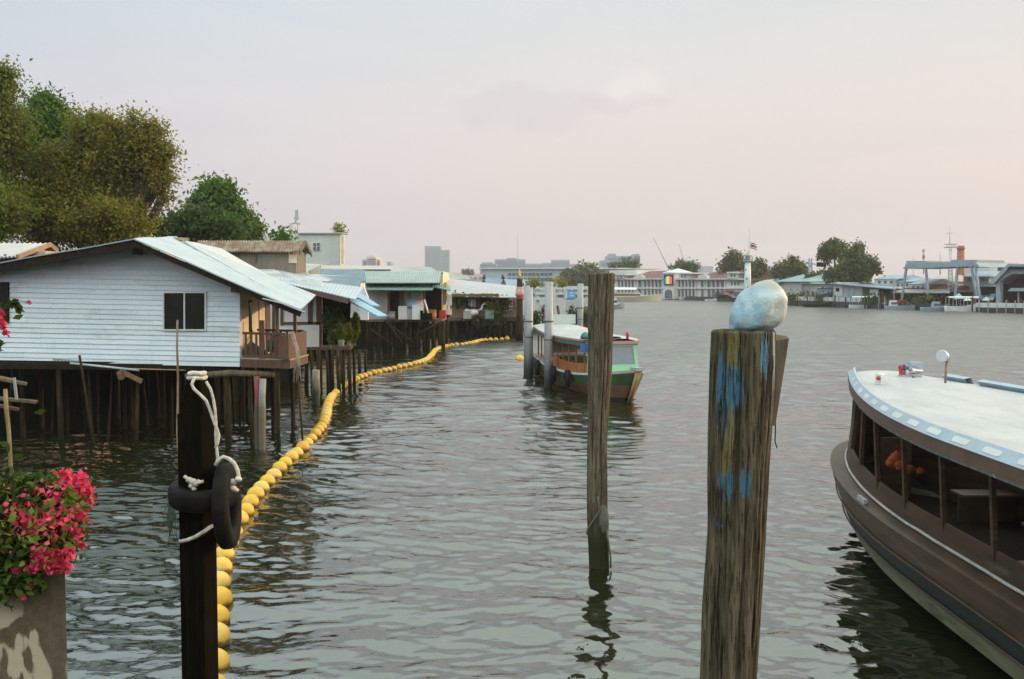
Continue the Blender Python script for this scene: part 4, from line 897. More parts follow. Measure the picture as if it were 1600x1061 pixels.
mb = MB(); mb.box(GB.p(10.6, 0, zgg(10.6) + .5), (1.2, .8, .9), math.atan2(GB.r.y, GB.r.x)); mb.build('engine_box', m_pinkgrey, gf)
mb = MB(); mb.hexa([GB.p(1.78, -.6, 1.965), GB.p(1.78, .6, 1.965), GB.p(1.95, .6, 1.965), GB.p(1.95, -.6, 1.965)], [GB.p(1.78, -.6, 2.075), GB.p(1.78, .6, 2.075), GB.p(1.95, .6, 2.075), GB.p(1.95, -.6, 2.075)]); mb.build('roof_front_board', MATS['pink_edge'], gf)
# wheelhouse with its raked front window
dw0 = 1.75; fw = .50
def wh(d, lat, z): return GB.p(d, lat, z)
a0, a1 = zgg(1.5) - .02, 2.0
fr = [wh(1.55, -fw - .05, a0), wh(1.55, fw + .05, a0), wh(1.85, fw, a1), wh(1.85, -fw, a1)]
lerp2 = lambda u, v: (fr[0] * (1 - u) + fr[1] * u) * (1 - v) + (fr[3] * (1 - u) + fr[2] * u) * v
mb = MB()
for (u0, u1, v0, v1) in ((0, 1, 0, .26), (0, 1, .9, 1), (0, .11, .26, .9), (.89, 1, .26, .9)):
    q = [lerp2(u0, v0), lerp2(u1, v0), lerp2(u1, v1), lerp2(u0, v1)]; mb.hexa([p + GB.h * .07 for p in q], q)
wn = mb.build('windscreen_frame', m_mint, gf)
mb = MB(); q = [lerp2(.11, .26), lerp2(.89, .26), lerp2(.89, .9), lerp2(.11, .9)]; mb.hexa([p + GB.h * .04 for p in q], [p + GB.h * .02 for p in q]); mb.build('windscreen', M('greyish_glass', (.10, .14, .16), (.13, .17, .19), .8, rough=.1, spec=.7), wn)
for sg in (-1, 1):
    mb = MB()
    q = [wh(1.62, sg * (fw + .05), a0), wh(3.2, sg * hin(3.2), zgg(3.2)), wh(3.2, sg * hin(3.2), zgg(3.2) + .35), wh(1.70, sg * (fw + .03), a0 + .3)]
    mb.hexa([p - GB.r * sg * .05 for p in q], q); q = [wh(1.70, sg * (fw + .03), a0 + .3), wh(1.9, sg * (fw + .04), a0 + .3), wh(2.1, sg * (fw + .06), a1), wh(1.9, sg * fw, a1)]; mb.hexa([p - GB.r * sg * .05 for p in q], q)
    q = [wh(2.9, sg * (hin(2.9)), zgg(3) + .3), wh(3.2, sg * hin(3.2), zgg(3) + .3), wh(3.2, sg * hin(3.2), a1), wh(2.95, sg * hin(2.95), a1)]; mb.hexa([p - GB.r * sg * .05 for p in q], q)
    mb.build('wheelhouse_side', m_mint, gf)
mb = MB(); mb.box(GB.p(2.9, 0, 1.35), (.9, .08, .9), math.atan2(GB.r.y, GB.r.x)); mb.build('bulkhead', m_darkwood, gf)
mb = MB(); mb.lathe([(.17, 0), (.17, .1), (.12, .2), (.02, .26)], GB.p(3.0, -hwg(3) - .02, 2.1), 12); mb.build('roof_lamp', M('green_lamp', (.02, .16, .12), (.015, .12, .1), rough=.3), gf)
mb = MB(); mb.box(GB.p(2.95, -hwg(3) - .05, 1.78), (.3, .12, .32), math.atan2(GB.r.y, GB.r.x)); mb.build('side_board', M('blue_board', (.05, .16, .36), (.04, .12, .3), rough=.5), gf)
mb = MB(); mb.lathe([(.05, 0), (.06, .2), (.03, .26)], GB.p(2.0, .25, 2.14), 10); mb.build('horn', m_red, gf)
mb = MB(); mb.ball(GB.p(2.1, -.15, 2.17), (.2, .12, .06), 10, 6); mb.build('roof_vent', m_darkwood, gf)
c = GB.p(11.2, .2, 2.32); mb = MB(); mb.box(c + V((0, 0, .22)), (1.3, .06, .42), math.atan2(GB.r.y, GB.r.x)); mb.build('stern_board', M('pale_mint', (.5, .58, .5), (.45, .52, .46)), gf)
# crewman inside the wheelhouse is only a dark shape; tyres hang along the side
def tyre(c, ax, Rm, r, label, name='tyre', group=None, wid=1.5, m=None, cat='tyre'):
    ax = V(ax).normalized(); x = ax.cross(V((0, 0, 1))); x = x.normalized() if x.length > .05 else V((1, 0, 0)); y = ax.cross(x); c = V(c); mb = MB(); n = 36; k = 14; rows = []
    for i in range(n + 1):
        a = 2 * math.pi * i / n; e = x * math.cos(a) + y * math.sin(a); row = []
        for j in range(k + 1):
            b = 2 * math.pi * j / k; cx, cy = math.cos(b), math.sin(b)
            sq = (abs(cx) ** 4 + abs(cy) ** 4) ** -.25 * .88
            tr = .006 * (1 if i % 2 else -1) if cx > .5 else 0
            row.append(c + e * (Rm + (r * cx * sq + tr)) + ax * (r * wid * cy * sq))
        rows.append(row)
    grid(mb, rows); return mb.build(name, m or m_black, label=label, cat=cat, group=group)
for d, lab in ((4.4, 'black tyre fender on the green hull nearest the wheelhouse'), (6.3, 'black tyre fender amidships on the green hull'), (9.6, 'black tyre fender at the stern of the green ferry')):
    tyre(GB.p(d, -hwg(d) - .13, .55), GB.r * -1 + GB.h * .1, .24, .1, lab, group='tyre fenders on the green ferry', wid=1.1)

# ------------------------------------------------------------------ steel pipes the ferry lies against
for px0, px1, yb_, yt, r, lab in ((822.5, 823.5, 587, 446, .13, 'slim steel pipe pile standing close behind the thicker one'), (826.5, 826.5, 591, 449, .175, 'steel pipe pile with a slim one close behind, left of the green ferry'), (856.5, 858, 606, 440, .165, 'steel pipe pile standing in front of the green ferry roof'), (906, 907, 545, 443, .19, 'pale steel pipe pile at the pier behind the ferry roof')):
    b = G(px0, yb_); t = thing('pipe_pile', lab, 'pile', b, 'steel pipe piles by the pier'); tp = P(px1, yt, b.y)
    mb = MB(); mb.tube([V((b.x, b.y, -1.2)), b.lerp(tp, .5), tp], r, 18); mb.build('pipe', m_metal, t)
    mb = MB(); q = b.lerp(tp, .62); mb.lathe([(r + .004, 0), (r + .022, .01), (r + .022, .05), (r + .004, .06)], q, 18); q = b.lerp(tp, .45); mb.lathe([(r + .004, 0), (r + .015, .01), (r + .015, .03), (r + .004, .04)], q, 18); mb.build('band', M('rust_band', (.10, .07, .05), (.06, .045, .035), 6), t)

# ------------------------------------------------------------------ pier
pr = thing('pier', 'river pier with white concrete portal frames and a grey deck behind the green ferry', 'pier', (5, 88, 0))
fp = Fac(800, 86, 960, 86)
mb = MB(); fp.box(mb, 795, 507, 950, 513, 0, 8); mb.build('deck', m_concrete, pr)
mb = MB(); fp.box(mb, 872, 493, 930, 510, .3, .3); mb.build('parapet', m_concrete, pr)
for x0, x1, dpt in ((838, 843, -.2), (865, 868.5, 0), (881, 884, 0), (836, 840, -5), (868, 871, -5), (902, 905, -5), (930, 934, -.2)):
    mb = MB(); fp.box(mb, x0, 448, x1, 512, dpt, .3); mb.build('column', m_palewall, pr)
for y in (449.5, 457.5, 466):
    mb = MB(); fp.box(mb, 836, y, 952, y + 3, -.02, .26); mb.build('beam', m_palewall, pr)
mb = MB(); fp.box(mb, 882, 447, 953, 450, -4.5, .8); fp.box(mb, 838, 449, 884, 452, -4.5, .8); mb.build('rear_beam', m_palewall, pr)
mb = MB(); fp.box(mb, 884, 470, 952, 500, -6.5, .2); fp.box(mb, 838, 476, 870, 500, -6.5, .2); mb.build('waiting_room_wall', m_palewall, pr)
for x0, x1 in ((890, 897), (901, 907), (912, 917), (846, 852)):
    mb = MB(); fp.box(mb, x0, 478, x1, 490, -6.4, .1); wn = mb.build('window', m_grey, pr); mb = MB(); fp.box(mb, x0 + 1, 479, x1 - 1, 489, -6.35, .05); mb.build('pane', m_bluewin, wn)
mb = MB()
for x in np.arange(802, 868, 3.2): fp.box(mb, x, 494, x + 1, 507, .1, .1)
fp.box(mb, 800, 493, 870, 495, .12, .12); mb.build('railing', m_redwood, pr)
for px in (803, 815, 835, 850, 868, 885, 905, 925, 940): stilt(px, 86.3 + random.uniform(0, 2), .9, .22, pr); stilt(px + 6, 91, .9, .22, pr)
t = thing('direction_sign', 'light blue sign board with two lines of white lettering on the pier frame', 'sign', fp.pt(892, 466, .1))
mb = MB(); fp.box(mb, 884, 453.5, 899, 466.5, .14, .06); mb.build('board', M('sky_blue_sign', (.10, .36, .66), (.09, .33, .62), 2, rough=.4), t)
mb = MB()
for x0, x1, y0, y1 in ((890, 892.2, 457, 459.2), (892.8, 894.4, 456.6, 459.2), (895, 896.4, 457, 459.2), (890, 891.6, 461.3, 463.2), (892.2, 893.6, 461.3, 463.2), (894, 896.6, 461.3, 463.2)): fp.box(mb, x0, y0, x1, y1, .155, .02)
mb.build('lettering', m_white, t)
mb = MB(); fp.box(mb, 884, 453.5, 886, 466.5, .16, .02); mb.build('white_end', m_white, t)
for px, py, lab in ((838, 444, 'dry brown plant on the left pier beam'), (864, 443, 'dry brown plant on the pier beam beside the pipe pile'), (881, 444, 'dry brown plant on the pier beam above the blue sign'), (828, 444.5, 'small dry brown plant on the pier beam behind the pipe piles')):
    c = P(px, py + 4, 89); t = thing('beam_plant', lab, 'plant', c, 'dry plants on the pier beams'); leafmesh('foliage', leaves(np.array(c) + np.array((0, 0, .3)) + RS.normal(size=(140, 3)) * .3, .12, .06), l_brown, t); mb = MB(); mb.lathe([(.16, -.1), (.2, .12)], c, 8); mb.build('pot', m_redwood, t)
for px, r, lab in ((914, .75, 'dark green bush on the pier left of the big timber pile'), (898, .7, 'dark green bush on the pier behind the pale pipe pile'), (893, .35, 'low plant on the pier parapet below the sign'), (835, .6, 'dark bush on the pier behind the two pipe piles')):
    c = P(px, 507, 85.4); t = thing('bush', lab, 'plant', c, 'bushes on the pier'); leafmesh('foliage', leaves(np.array(c) + np.array((0, 0, r * .8)) + RS.normal(size=(300, 3)) * np.array((.45, .4, .5)) * r, .14, .07), l_dark, t); mb = MB(); mb.tube([c, c + V((0, 0, r))], .04, 5); mb.build('stem', m_trunk, t)
mb = MB(); b = P(878, 512, 84); mb.beam(P(877, 511, 84), P(871, 478, 84.5), .16); mb.build('post', m_redwood, label='slanting dark red post at the pier edge behind the green ferry', cat='post')

# people on the pier
m_skin = M('skin', (.22, .12, .07), (.18, .10, .06), 6, rough=.6); m_hair = M('black_hair', (.012, .01, .009), (.02, .016, .014), 8)
def person(label, loc, rz, shirt, pants, arms='down', h=1.65, lean=0.):
    k = h / 1.7; t = thing('person', label, 'person', loc, None, rz)
    J = {'pel': (0, 0, .95), 'bel': (0, -.02 - lean * .1, 1.12), 'ch': (0, -.02 - lean * .3, 1.34), 'nk': (0, -.03 - lean * .4, 1.48), 'hd': (0, -.05 - lean * .45, 1.58), 'tp': (0, -.04 - lean * .45, 1.70)}
    Rd = {'pel': .14, 'bel': .125, 'ch': .14, 'nk': .055, 'hd': .092, 'tp': .06}; Ed = [('pel', 'bel'), ('bel', 'ch'), ('ch', 'nk'), ('nk', 'hd'), ('hd', 'tp')]
    for s_, n in ((-1, 'l'), (1, 'r')):
        cy = J['ch'][1]
        if arms == 'fwd': el, wr, hn = (s_ * .22, cy - .22, 1.22), (s_ * .14, cy - .46, 1.25), (s_ * .13, cy - .55, 1.26)
        elif arms == 'bent': el, wr, hn = (s_ * .26, cy + .02, 1.13), (s_ * .16, cy - .2, 1.1), (s_ * .12, cy - .27, 1.13)
        else: el, wr, hn = (s_ * .24, cy + .02, 1.12), (s_ * .25, cy - .03, .88), (s_ * .25, cy - .05, .79)
        J.update({n + 'sh': (s_ * .18, cy, 1.40), n + 'el': el, n + 'wr': wr, n + 'hn': hn, n + 'hp': (s_ * .09, 0, .90), n + 'kn': (s_ * .10, -.03, .49), n + 'an': (s_ * .10, .01, .09), n + 'to': (s_ * .11, -.15, .04)})
        Rd.update({n + 'sh': .062, n + 'el': .043, n + 'wr': .03, n + 'hn': .038, n + 'hp': .095, n + 'kn': .06, n + 'an': .042, n + 'to': .035})
        Ed += [('ch', n + 'sh'), (n + 'sh', n + 'el'), (n + 'el', n + 'wr'), (n + 'wr', n + 'hn'), ('pel', n + 'hp'), (n + 'hp', n + 'kn'), (n + 'kn', n + 'an'), (n + 'an', n + 'to')]
    def skin(name, ks, grow, mat):
        ks = [x for x in J if x in ks]; ix = {x: i for i, x in enumerate(ks)}
        me = bpy.data.meshes.new(name); me.from_pydata([tuple(c * k for c in J[x]) for x in ks], [(ix[a], ix[b]) for a, b in Ed if a in ix and b in ix], [])
        o = bpy.data.objects.new(name, me); S.collection.objects.link(o); o.parent = t; o['_b'] = (0, 0, 0); me.materials.append(mat)
        md = o.modifiers.new('skin', 'SKIN'); sv = me.skin_vertices[0].data
        for x in ks: sv[ix[x]].radius = (Rd[x] * k * grow,) * 2
        sv[0].use_root = True; md.use_smooth_shade = True
        sb = o.modifiers.new('sub', 'SUBSURF'); sb.levels = 1; sb.render_levels = 1; return o
    skin('body', list(J), 1., m_skin)
    skin('shirt', ['pel', 'bel', 'ch', 'lsh', 'rsh', 'lel', 'rel'], 1.14, shirt); skin('trousers', ['pel', 'lhp', 'rhp', 'lkn', 'rkn'] + (['lan', 'ran'] if pants[1] else []), 1.16, pants[0])
    mb = MB(); c = V(J['tp']) * k; mb.ball(c + V((0, .02, -.05)) * k, (.1 * k, .11 * k, .1 * k), 10, 7); mb.build('hair', m_hair, t)
    return t
pz = fp.pt(850, 507).z
mshorts = M('dark_shorts', (.03, .03, .035)); 
person('person in a dark brown shirt and shorts reaching out beside the blue sign post', (GX(889, 85.6), 85.4, pz), R(70), M('dark_brown_shirt', (.06, .025, .015)), (mshorts, 0), 'fwd', 1.62, .35)
person('person in a white shirt standing at the pier railing left of the middle pipe pile', (GX(842, 87), 87, pz), R(15), M('white_shirt', (.7, .68, .66)), (mshorts, 1), 'bent', 1.6)
person('person in dark clothes standing just left of the middle pipe pile', (GX(850.5, 86.8), 86.8, pz), R(-20), M('black_shirt', (.02, .02, .022)), (M('brown_trousers', (.09, .05, .04)), 1), 'down', 1.68)

# ------------------------------------------------------------------ floating boom
bpx = [(332, 1085), (333, 1043), (336, 1003), (337, 965), (342, 940), (343, 912), (346, 888), (351, 868), (362, 838), (374, 815), (383, 804), (391, 789), (402, 773), (413, 760), (427, 746), (440, 732), (451, 722), (462, 712), (472, 703), (482, 692), (491, 683), (499, 673), (506, 662), (510, 648), (512, 636), (518, 623), (530, 610), (543, 601), (560, 592), (580, 585), (600, 580), (622, 575), (645, 570), (664, 564), (674, 556), (680, 548), (692, 543), (706, 540), (722, 538.5), (738, 536), (752, 532.5), (768, 531), (785, 530), (800, 529)]
lp = [G(x, y + 1) for x, y in bpx]
dense = []
for i in range(len(lp) - 1):
    p0, p1, p2, p3 = lp[max(i - 1, 0)], lp[i], lp[i + 1], lp[min(i + 2, len(lp) - 1)]
    for k in range(12):
        u = k / 12; dense.append(.5 * ((2 * p1) + (p2 - p0) * u + (2 * p0 - 5 * p1 + 4 * p2 - p3) * u * u + (3 * p1 - p0 - 3 * p2 + p3) * u ** 3))
acc = 0; spots = []; need = 0
for a, b in zip(dense, dense[1:]):
    L = (b - a).length
    while acc + L >= need:
        q = a.lerp(b, (need - acc) / max(L, 1e-6)); spots.append((q, (b - a).normalized())); need += random.uniform(.62, .78) if q.y < 60 else .62
    acc += L
mb = MB(); mb.tube([p + V((0, 0, -.015)) for p in dense[::3]], .018, 5); mb.build('boom_rope', m_rope, label='rope threading the long line of yellow floats', cat='rope')
f0 = None
for i, (q, d) in enumerate(spots):
    if f0 is None:
        f0 = thing('float', 'round yellow float threaded on the long line of floats across the river', 'float', q, 'yellow floats of the boom'); f0['_b'] = (0, 0, 0)
        mb = MB(); mb.ball((0, 0, 0), (.165, .165, .163), 20, 14, fn=lambda d_, v: v * (1 + .03 * math.exp(-(d_.z * 14) ** 2))); mb.build('shell', m_yellow, f0)
        mb = MB(); mb.tube([(0, -.19, 0), (0, -.155, 0)], .03, 8); mb.tube([(0, .155, 0), (0, .19, 0)], .03, 8); mb.build('eye', m_rope, f0)
        o = f0
    else: o = dup(f0, q)
    o.location = q + V((0, 0, .045 + random.uniform(-.02, .02))); o.rotation_euler = (random.uniform(-.3, .3), random.uniform(-.7, .7), math.atan2(-d.x, d.y) + random.uniform(-.25, .25)); o.scale = (random.uniform(.93, 1.06),) * 3
for px, py, r, lab in ((808, 526, .36, 'large yellow buoy under the pier edge left of the pipe piles'), (812, 563, .28, 'yellow buoy half sunk at the foot of the two pipe piles'), (792, 530, .22, 'small yellow float by itself near the pier stilts')):
    c = G(px, py); t = thing('buoy', lab, 'buoy', c); mb = MB(); mb.lathe([(.05, -r * .6), (r * .8, -r * .4), (r, 0), (r * .9, r * .5), (r * .5, r * .9), (.05, r * 1.05)], c, 14); mb.build('body', m_yellow, t); mb = MB(); mb.lathe([(.04, r), (.05, r * 1.25)], c, 8); mb.build('eye', m_grey, t)

# ------------------------------------------------------------------ foreground piles
def pilemat(name, c1, c2, c3, wet=None, paint=False):
    m = bpy.data.materials.new(name); m.use_nodes = True; t = NT(m.node_tree); b = t.N['Principled BSDF']
    tc = t.n('ShaderNodeTexCoord').outputs['Object']; gr = t.scale(tc, (9, 9, .7))
    n1 = t.noise(gr, 2.2, 8, .68, .4); n2 = t.noise(gr, 9, 5, .7); n3 = t.noise(tc, 2.6, 5, .6)
    c = t.mix(t.step(n1, .34, .64), c1, c2); c = t.mix(t.step(n3, .5, .7, 0, .8), c, c3); c = t.mix(t.step(n2, .50, .60, 0, .85), c, t.mix(1., c, (.25, .23, .19), 'MULTIPLY')); n4 = t.noise(t.scale(tc, (16, 16, .45)), 1.7, 4, .6); c = t.mix(t.step(n4, .60, .66, 0, .9), c, (.012, .010, .006))
    sp = t.n('ShaderNodeSeparateXYZ'); t.L.new(tc, sp.inputs[0])
    if paint:
        # flaked streaks of old blue and yellow paint, at fixed places on the wood
        for (cx, cz, sx, sz, cc) in ((-.120, -.36, .052, .25, (.06, .165, .24)), (-.075, -.30, .038, .22, (.065, .175, .25)), (-.115, -.85, .042, .085, (.055, .15, .22)), (-.03, -.83, .036, .075, (.055, .15, .22)), (-.105, -.58, .032, .11, (.20, .155, .055)), (-.085, -.11, .035, .10, (.19, .15, .045)), (.085, -.13, .028, .13, (.13, .28, .38)), (.135, -.17, .016, .24, (.34, .40, .42)), (-.15, -1.08, .02, .03, (.045, .13, .2)), (-.13, -.70, .02, .09, (.18, .14, .05))):
            d = t.vmath('MULTIPLY', t.vmath('SUBTRACT', tc, (cx, 0, cz)), (1 / sx, 0, 1 / sz)); dl = t.vmath('LENGTH', d)
            f = t.step(t.math('ADD', dl, t.math('MULTIPLY_ADD', n1, 4.6, -2.3)), .95, 1.04, 1, 0)
            f = t.math('MULTIPLY', f, t.step(n2, .50, .56, .95, .05)); f = t.math('MULTIPLY', f, t.step(sp.outputs[1], -.02, .02, .92, 0)); c = t.mix(f, c, cc)
    if wet is not None:
        z = t.math('MULTIPLY_ADD', n3, -.6, sp.outputs[2]); c = t.mix(t.step(z, wet[0] - .3, wet[1] - .3, .92, 0), c, wet[2])
    t.L.new(c, b.inputs['Base Color']); b.inputs['Roughness'].default_value = .9; b.inputs['Specular IOR Level'].default_value = .05
    bp = t.n('ShaderNodeBump'); bp.inputs['Distance'].default_value = .018; bp.inputs['Strength'].default_value = 1
    t.L.new(t.math('ADD', n1, t.math('MULTIPLY', n2, .5)), bp.inputs['Height']); t.L.new(bp.outputs[0], b.inputs['Normal']); return m
def pile(name, axis, seed, grooves, mat, label, top_rim=.02, nu=220, nv=150, parent=None, **kw):
    pr_ = random.Random(int(seed * 10)); zt_ = axis[-1][0].z
    grooves = list(grooves) + [(pr_.uniform(-3.1, .2), pr_.uniform(.006, .016), pr_.uniform(.018, .04), zt_ - pr_.uniform(.5, 3), pr_.choice((99, zt_ - .1, zt_ - .4))) for _ in range(20)]
    """axis: (point, radius) from foot to top; grooves: (angle, depth, width, z0, z1)"""
    mb = MB(); rows = []; L = len(axis) - 1
    for j in range(nv + 1):
        v = j / nv * L; i = min(int(v), L - 1); u = v - i; s_ = u * u * (3 - 2 * u)
        c = axis[i][0].lerp(axis[i + 1][0], u); r = axis[i][1] * (1 - s_) + axis[i + 1][1] * s_; row = []
        for k in range(nu):
            a = 2 * math.pi * k / nu
            d = V((math.cos(a), math.sin(a), 0))
            rr = r * (1 + .045 * mnoise.noise(V((d.x * 1.3, d.y * 1.3, c.z * .8 + seed))) + .028 * mnoise.noise(V((d.x * 6 + seed, d.y * 6, c.z * .7))) + .014 * mnoise.noise(V((d.x * 15, d.y * 15 + seed, c.z * 1.2))))
            for ga, gd, gw, z0, z1 in grooves:
                if z0 < c.z < z1:
                    da = (a - ga - .10 * mnoise.noise(V((0, seed, c.z * 1.1))) + math.pi) % (2 * math.pi) - math.pi
                    e = min(1, (c.z - z0) / .3, (z1 - c.z) / .12 if z1 < 90 else 1)
                    rr -= gd * e * math.exp(-(da / gw) ** 2)
            row.append(c + d * rr)
        rows.append(row)
    ctr = axis[-1][0]
    rows.append([ctr + (p - ctr) * .93 + V((0, 0, top_rim * (.6 + .6 * mnoise.noise(p * 9)))) for p in rows[-1]])
    for f in (.7, .4, .12): rows.append([ctr + (rows[nv][k] - ctr) * f + V((0, 0, -.012 + .02 * mnoise.noise(rows[nv][k] * 7 + V((f * 4, 0, 0))))) for k in range(nu)])
    grid(mb, rows, closed=True)
    mb.f.append(tuple(len(mb.v) - nu + k for k in range(nu))); mb.m.append(0); mb.s.append(False)
    return mb.build(name, mat, parent, label=label if parent is None else None, cat='pile' if parent is None else None, **kw)
ft = P(1163, 517, 5.6)
bp_t = thing('mooring_pile', 'thick timber pile with flaked blue and yellow paint, a pale float resting on its top', 'pile', ft)
bp_t['_b'] = tuple(ft)
def fx(py, px): return P(px, py, 5.6)
ax_ = [(P(1120, 1500, 5.6), .168), (P(1137, 1060, 5.6), .160), (P(1142, 950, 5.6), .166), (P(1151, 830, 5.6), .164), (P(1154, 740, 5.6), .172), (P(1158, 650, 5.6), .178), (P(1161, 570, 5.6), .180), (P(1162, 519, 5.6), .177)]
pile('timber', ax_, 3.1, [(-1.9, .02, .05, 3.0, 99), (-1.15, .016, .04, 2.2, 99), (-.45, .022, .05, 2.6, 99), (-2.5, .014, .05, 1.8, 3.9), (-.75, .012, .03, 1.4, 3.4), (-1.5, .012, .03, 1.5, 3.2)], pilemat('painted_pile_wood', (.175, .142, .092), (.060, .048, .030), (.125, .115, .065), None, True), None, parent=bp_t)
mb = MB(); a, b = P(1206, 665, 5.60), P(1220, 532, 5.62); q = [V((-.035, -.02, 0)), V((.035, -.02, 0)), V((.035, .025, 0)), V((-.035, .025, 0))]
mb.hexa([a + p * .5 for p in q], [b + p * 1.15 + V((0, 0, .012 * i)) for i, p in enumerate(q)]); mb.build('split_board', m_wood, bp_t)
mb = MB(); mb.tube([P(1219, 560, 5.62), P(1215, 600, 5.6), P(1212, 650, 5.6), P(1211, 690, 5.6), P(1214, 700, 5.6)], .0035, 5); mb.build('wire', m_dark, bp_t)
# float on top
def bagshape(d, q):
    u = (q.z + .16) / .32
    sh = V((q.x * (1.0 - .16 * u) + (u - .45) * .075, q.y, q.z))
    sh.x += .026 * mnoise.noise(d * 1.4 + V((4, 0, 0))); sh.y += .02 * mnoise.noise(d * 1.6); sh *= 1 + .045 * mnoise.noise(d * 2.6 + V((1, 2, 5))) + .022 * mnoise.noise(d * 6) + (.03 * abs(mnoise.noise(V((math.atan2(d.y, d.x) * 2.5, 3, d.z)))) if d.z > .7 else 0)
    lowr = max(0, -d.z - .55); sh.z += lowr * .07
    if d.x < 0: sh.x *= 1 + .10 * max(0, -d.z)
    return sh
mt = bpy.data.materials.new('scuffed_float_skin'); mt.use_nodes = True; t = NT(mt.node_tree); b = t.N['Principled BSDF']; tc = t.n('ShaderNodeTexCoord').outputs['Object']
sp = t.n('ShaderNodeSeparateXYZ'); t.L.new(tc, sp.inputs[0]); n1 = t.noise(tc, 9, 6, .65); n2 = t.noise(tc, 26, 5, .7); n3 = t.noise(tc, 4, 4, .6)
c = t.mix(t.step(t.math('MULTIPLY_ADD', n3, .30, sp.outputs[0]), .10, .25), (.26, .42, .50), (.60, .57, .48)); c = t.mix(t.step(n1, .40, .66, 0, .7), c, (.48, .56, .55))
c = t.mix(t.step(n2, .60, .72, 0, .7), c, (.20, .22, .19)); n5 = t.noise(t.scale(tc, (1, 1, 2.2)), 14, 5, .7, 1.2); c = t.mix(t.step(n5, .60, .66, 0, .55), c, (.26, .25, .20)); zt = t.math('MULTIPLY_ADD', n1, .10, sp.outputs[2]); c = t.mix(t.step(zt, .30, .335, 0, .75), c, (.30, .31, .24)); c = t.mix(t.step(zt, .055, .10, .55, 0), c, (.40, .29, .15))
t.L.new(c, b.inputs['Base Color']); b.inputs['Roughness'].default_value = .55; bp = t.n('ShaderNodeBump'); bp.inputs['Distance'].default_value = .009; t.L.new(n2, bp.inputs['Height']); t.L.new(bp.outputs[0], b.inputs['Normal'])
fb = P(1184, 521, 5.58); mb = MB(); mb.ball(fb + V((0, 0, .135)), (.160, .15, .165), 44, 30, fn=bagshape); bg_o = mb.build('mooring_float', mt, label='scuffed pale blue and cream float sitting on top of the painted timber pile', cat='float', loc=fb - V((0, 0, .02)))
# middle pile
b0 = G(936, 886); Yp = b0.y
mp = thing('mooring_pile', 'tall bare timber pile standing in open water in front of the green ferry', 'pile', b0)
ax_ = [(V((b0.x - .02, Yp, -1.5)), .14), (V((b0.x, Yp, 0)), .142), (P(933, 800, Yp), .145), (P(933, 700, Yp), .142), (P(938, 560, Yp), .168), (P(939, 480, Yp), .182), (P(940, 428, Yp), .186)]
pile('timber', ax_, 8.4, [(-1.28, .035, .07, 1.2, 99), (-.95, .02, .05, 2.0, 99), (-2.2, .012, .04, 1.4, 4.0), (-1.7, .010, .03, .8, 3.6), (-.4, .02, .06, 2.4, 99)], pilemat('bare_pile_wood', (.20, .165, .11), (.085, .068, .044), (.155, .14, .09), (.35, 1.15, (.028, .030, .014))), None, parent=mp)
mb = MB(); c = P(943, 812, Yp - .13); mb.ball(c, (.075, .05, .20), 14, 10, fn=lambda d, q: q * (1 + .35 * mnoise.noise(d * 3.)))
mb.tube([P(934, 776, Yp - .16), P(935, 788, Yp - .17), P(938, 796, Yp - .17), P(926, 815, Yp - .17), P(918, 826, Yp - .17), P(917, 834, Yp - .17), P(921, 838, Yp - .16)], [.012, .012, .014, .012, .012, .012, .01], 6)
mb.tube([P(947, 825, Yp - .14), P(951, 850, Yp - .14), P(954, 870, Yp - .14), P(954, 887, Yp - .13)], .013, 6)
mb.build('mooring_rope', M('old_rope', (.13, .13, .10), (.08, .085, .06), 14, rough=.9, bump=.006), label='knotted old rope wrapped low round the tall bare pile', cat='rope')
# square post with tyres
Yq = 6.5; pc = P(309, 600, Yq); x0 = P(307, 700, Yq).x
sq = thing('mooring_post', 'dark square timber post with tyres and white rope at its upper part', 'post', (x0, Yq, .0))
mb = MB(); Z = lambda py: P(307, py, Yq).z
mb.box((x0, Yq, (Z(645) - 1.2) / 2), (.175, .16, Z(645) + 1.2), R(-14))
m_creo = pilemat('creosoted_post', (.0075, .006, .003), (.005, .004, .002), (.012, .009, .005)); mb.build('timber', m_creo, sq)
mb = MB()
def ring(s_, z): 
    mt_ = Matrix.Rotation(R(-14), 3, 'Z'); return [V((x0 + .012, Yq, z)) + mt_ @ V((i * s_, j * s_ * .92, 0)) for i, j in ((-1, -1), (1, -1), (1, 1), (-1, 1))]
mb.hexa(ring(.0875, Z(645)), ring(.058, Z(603))); mb.hexa(ring(.056, Z(602.8)), ring(.040, Z(584))); mb.build('tapered_head', m_creo, sq)
rope = MB(); xn = x0 + .012
for z, r in ((Z(590), .055), (Z(583.5), .050)): rope.tube([V((xn + r * math.cos(a), Yq + r * math.sin(a), z + .003 * math.sin(3 * a))) for a in np.linspace(0, 2 * math.pi, 18)[:-1]], .0135, 7, closed=True)
Yr = Yq - .10
def rp(l): return [P(x, y, Yr + (o if len(q_) > 2 else 0)) for q_ in l for x, y, o in [(q_ + (0,))[:3]]]
rope.tube(rp([(304, 590), (299.5, 600), (303, 608), (312, 616), (322, 626), (328, 640), (333, 655), (338, 668), (342, 680), (340, 692), (337, 700)]), .0105, 8)
rope.tube(rp([(322, 596), (329, 608), (333, 622), (336, 640), (337.5, 660), (337, 680), (338, 695), (340, 715), (338, 727)]), .0095, 8)
rope.tube(rp([(337, 727), (341, 719), (349, 714), (358, 717), (366, 724), (371, 734), (373, 745), (372, 751)]), .0135, 8)
for x, y, r in ((372, 749, .024), (364, 753, .026), (358, 758, .02), (364, 763, .024), (369, 766, .018)): rope.ball(P(x, y, Yr - .02), (r, r, r * .8), 9, 7, fn=lambda d, q: q * (1 + .3 * mnoise.noise(d * 2.5)))
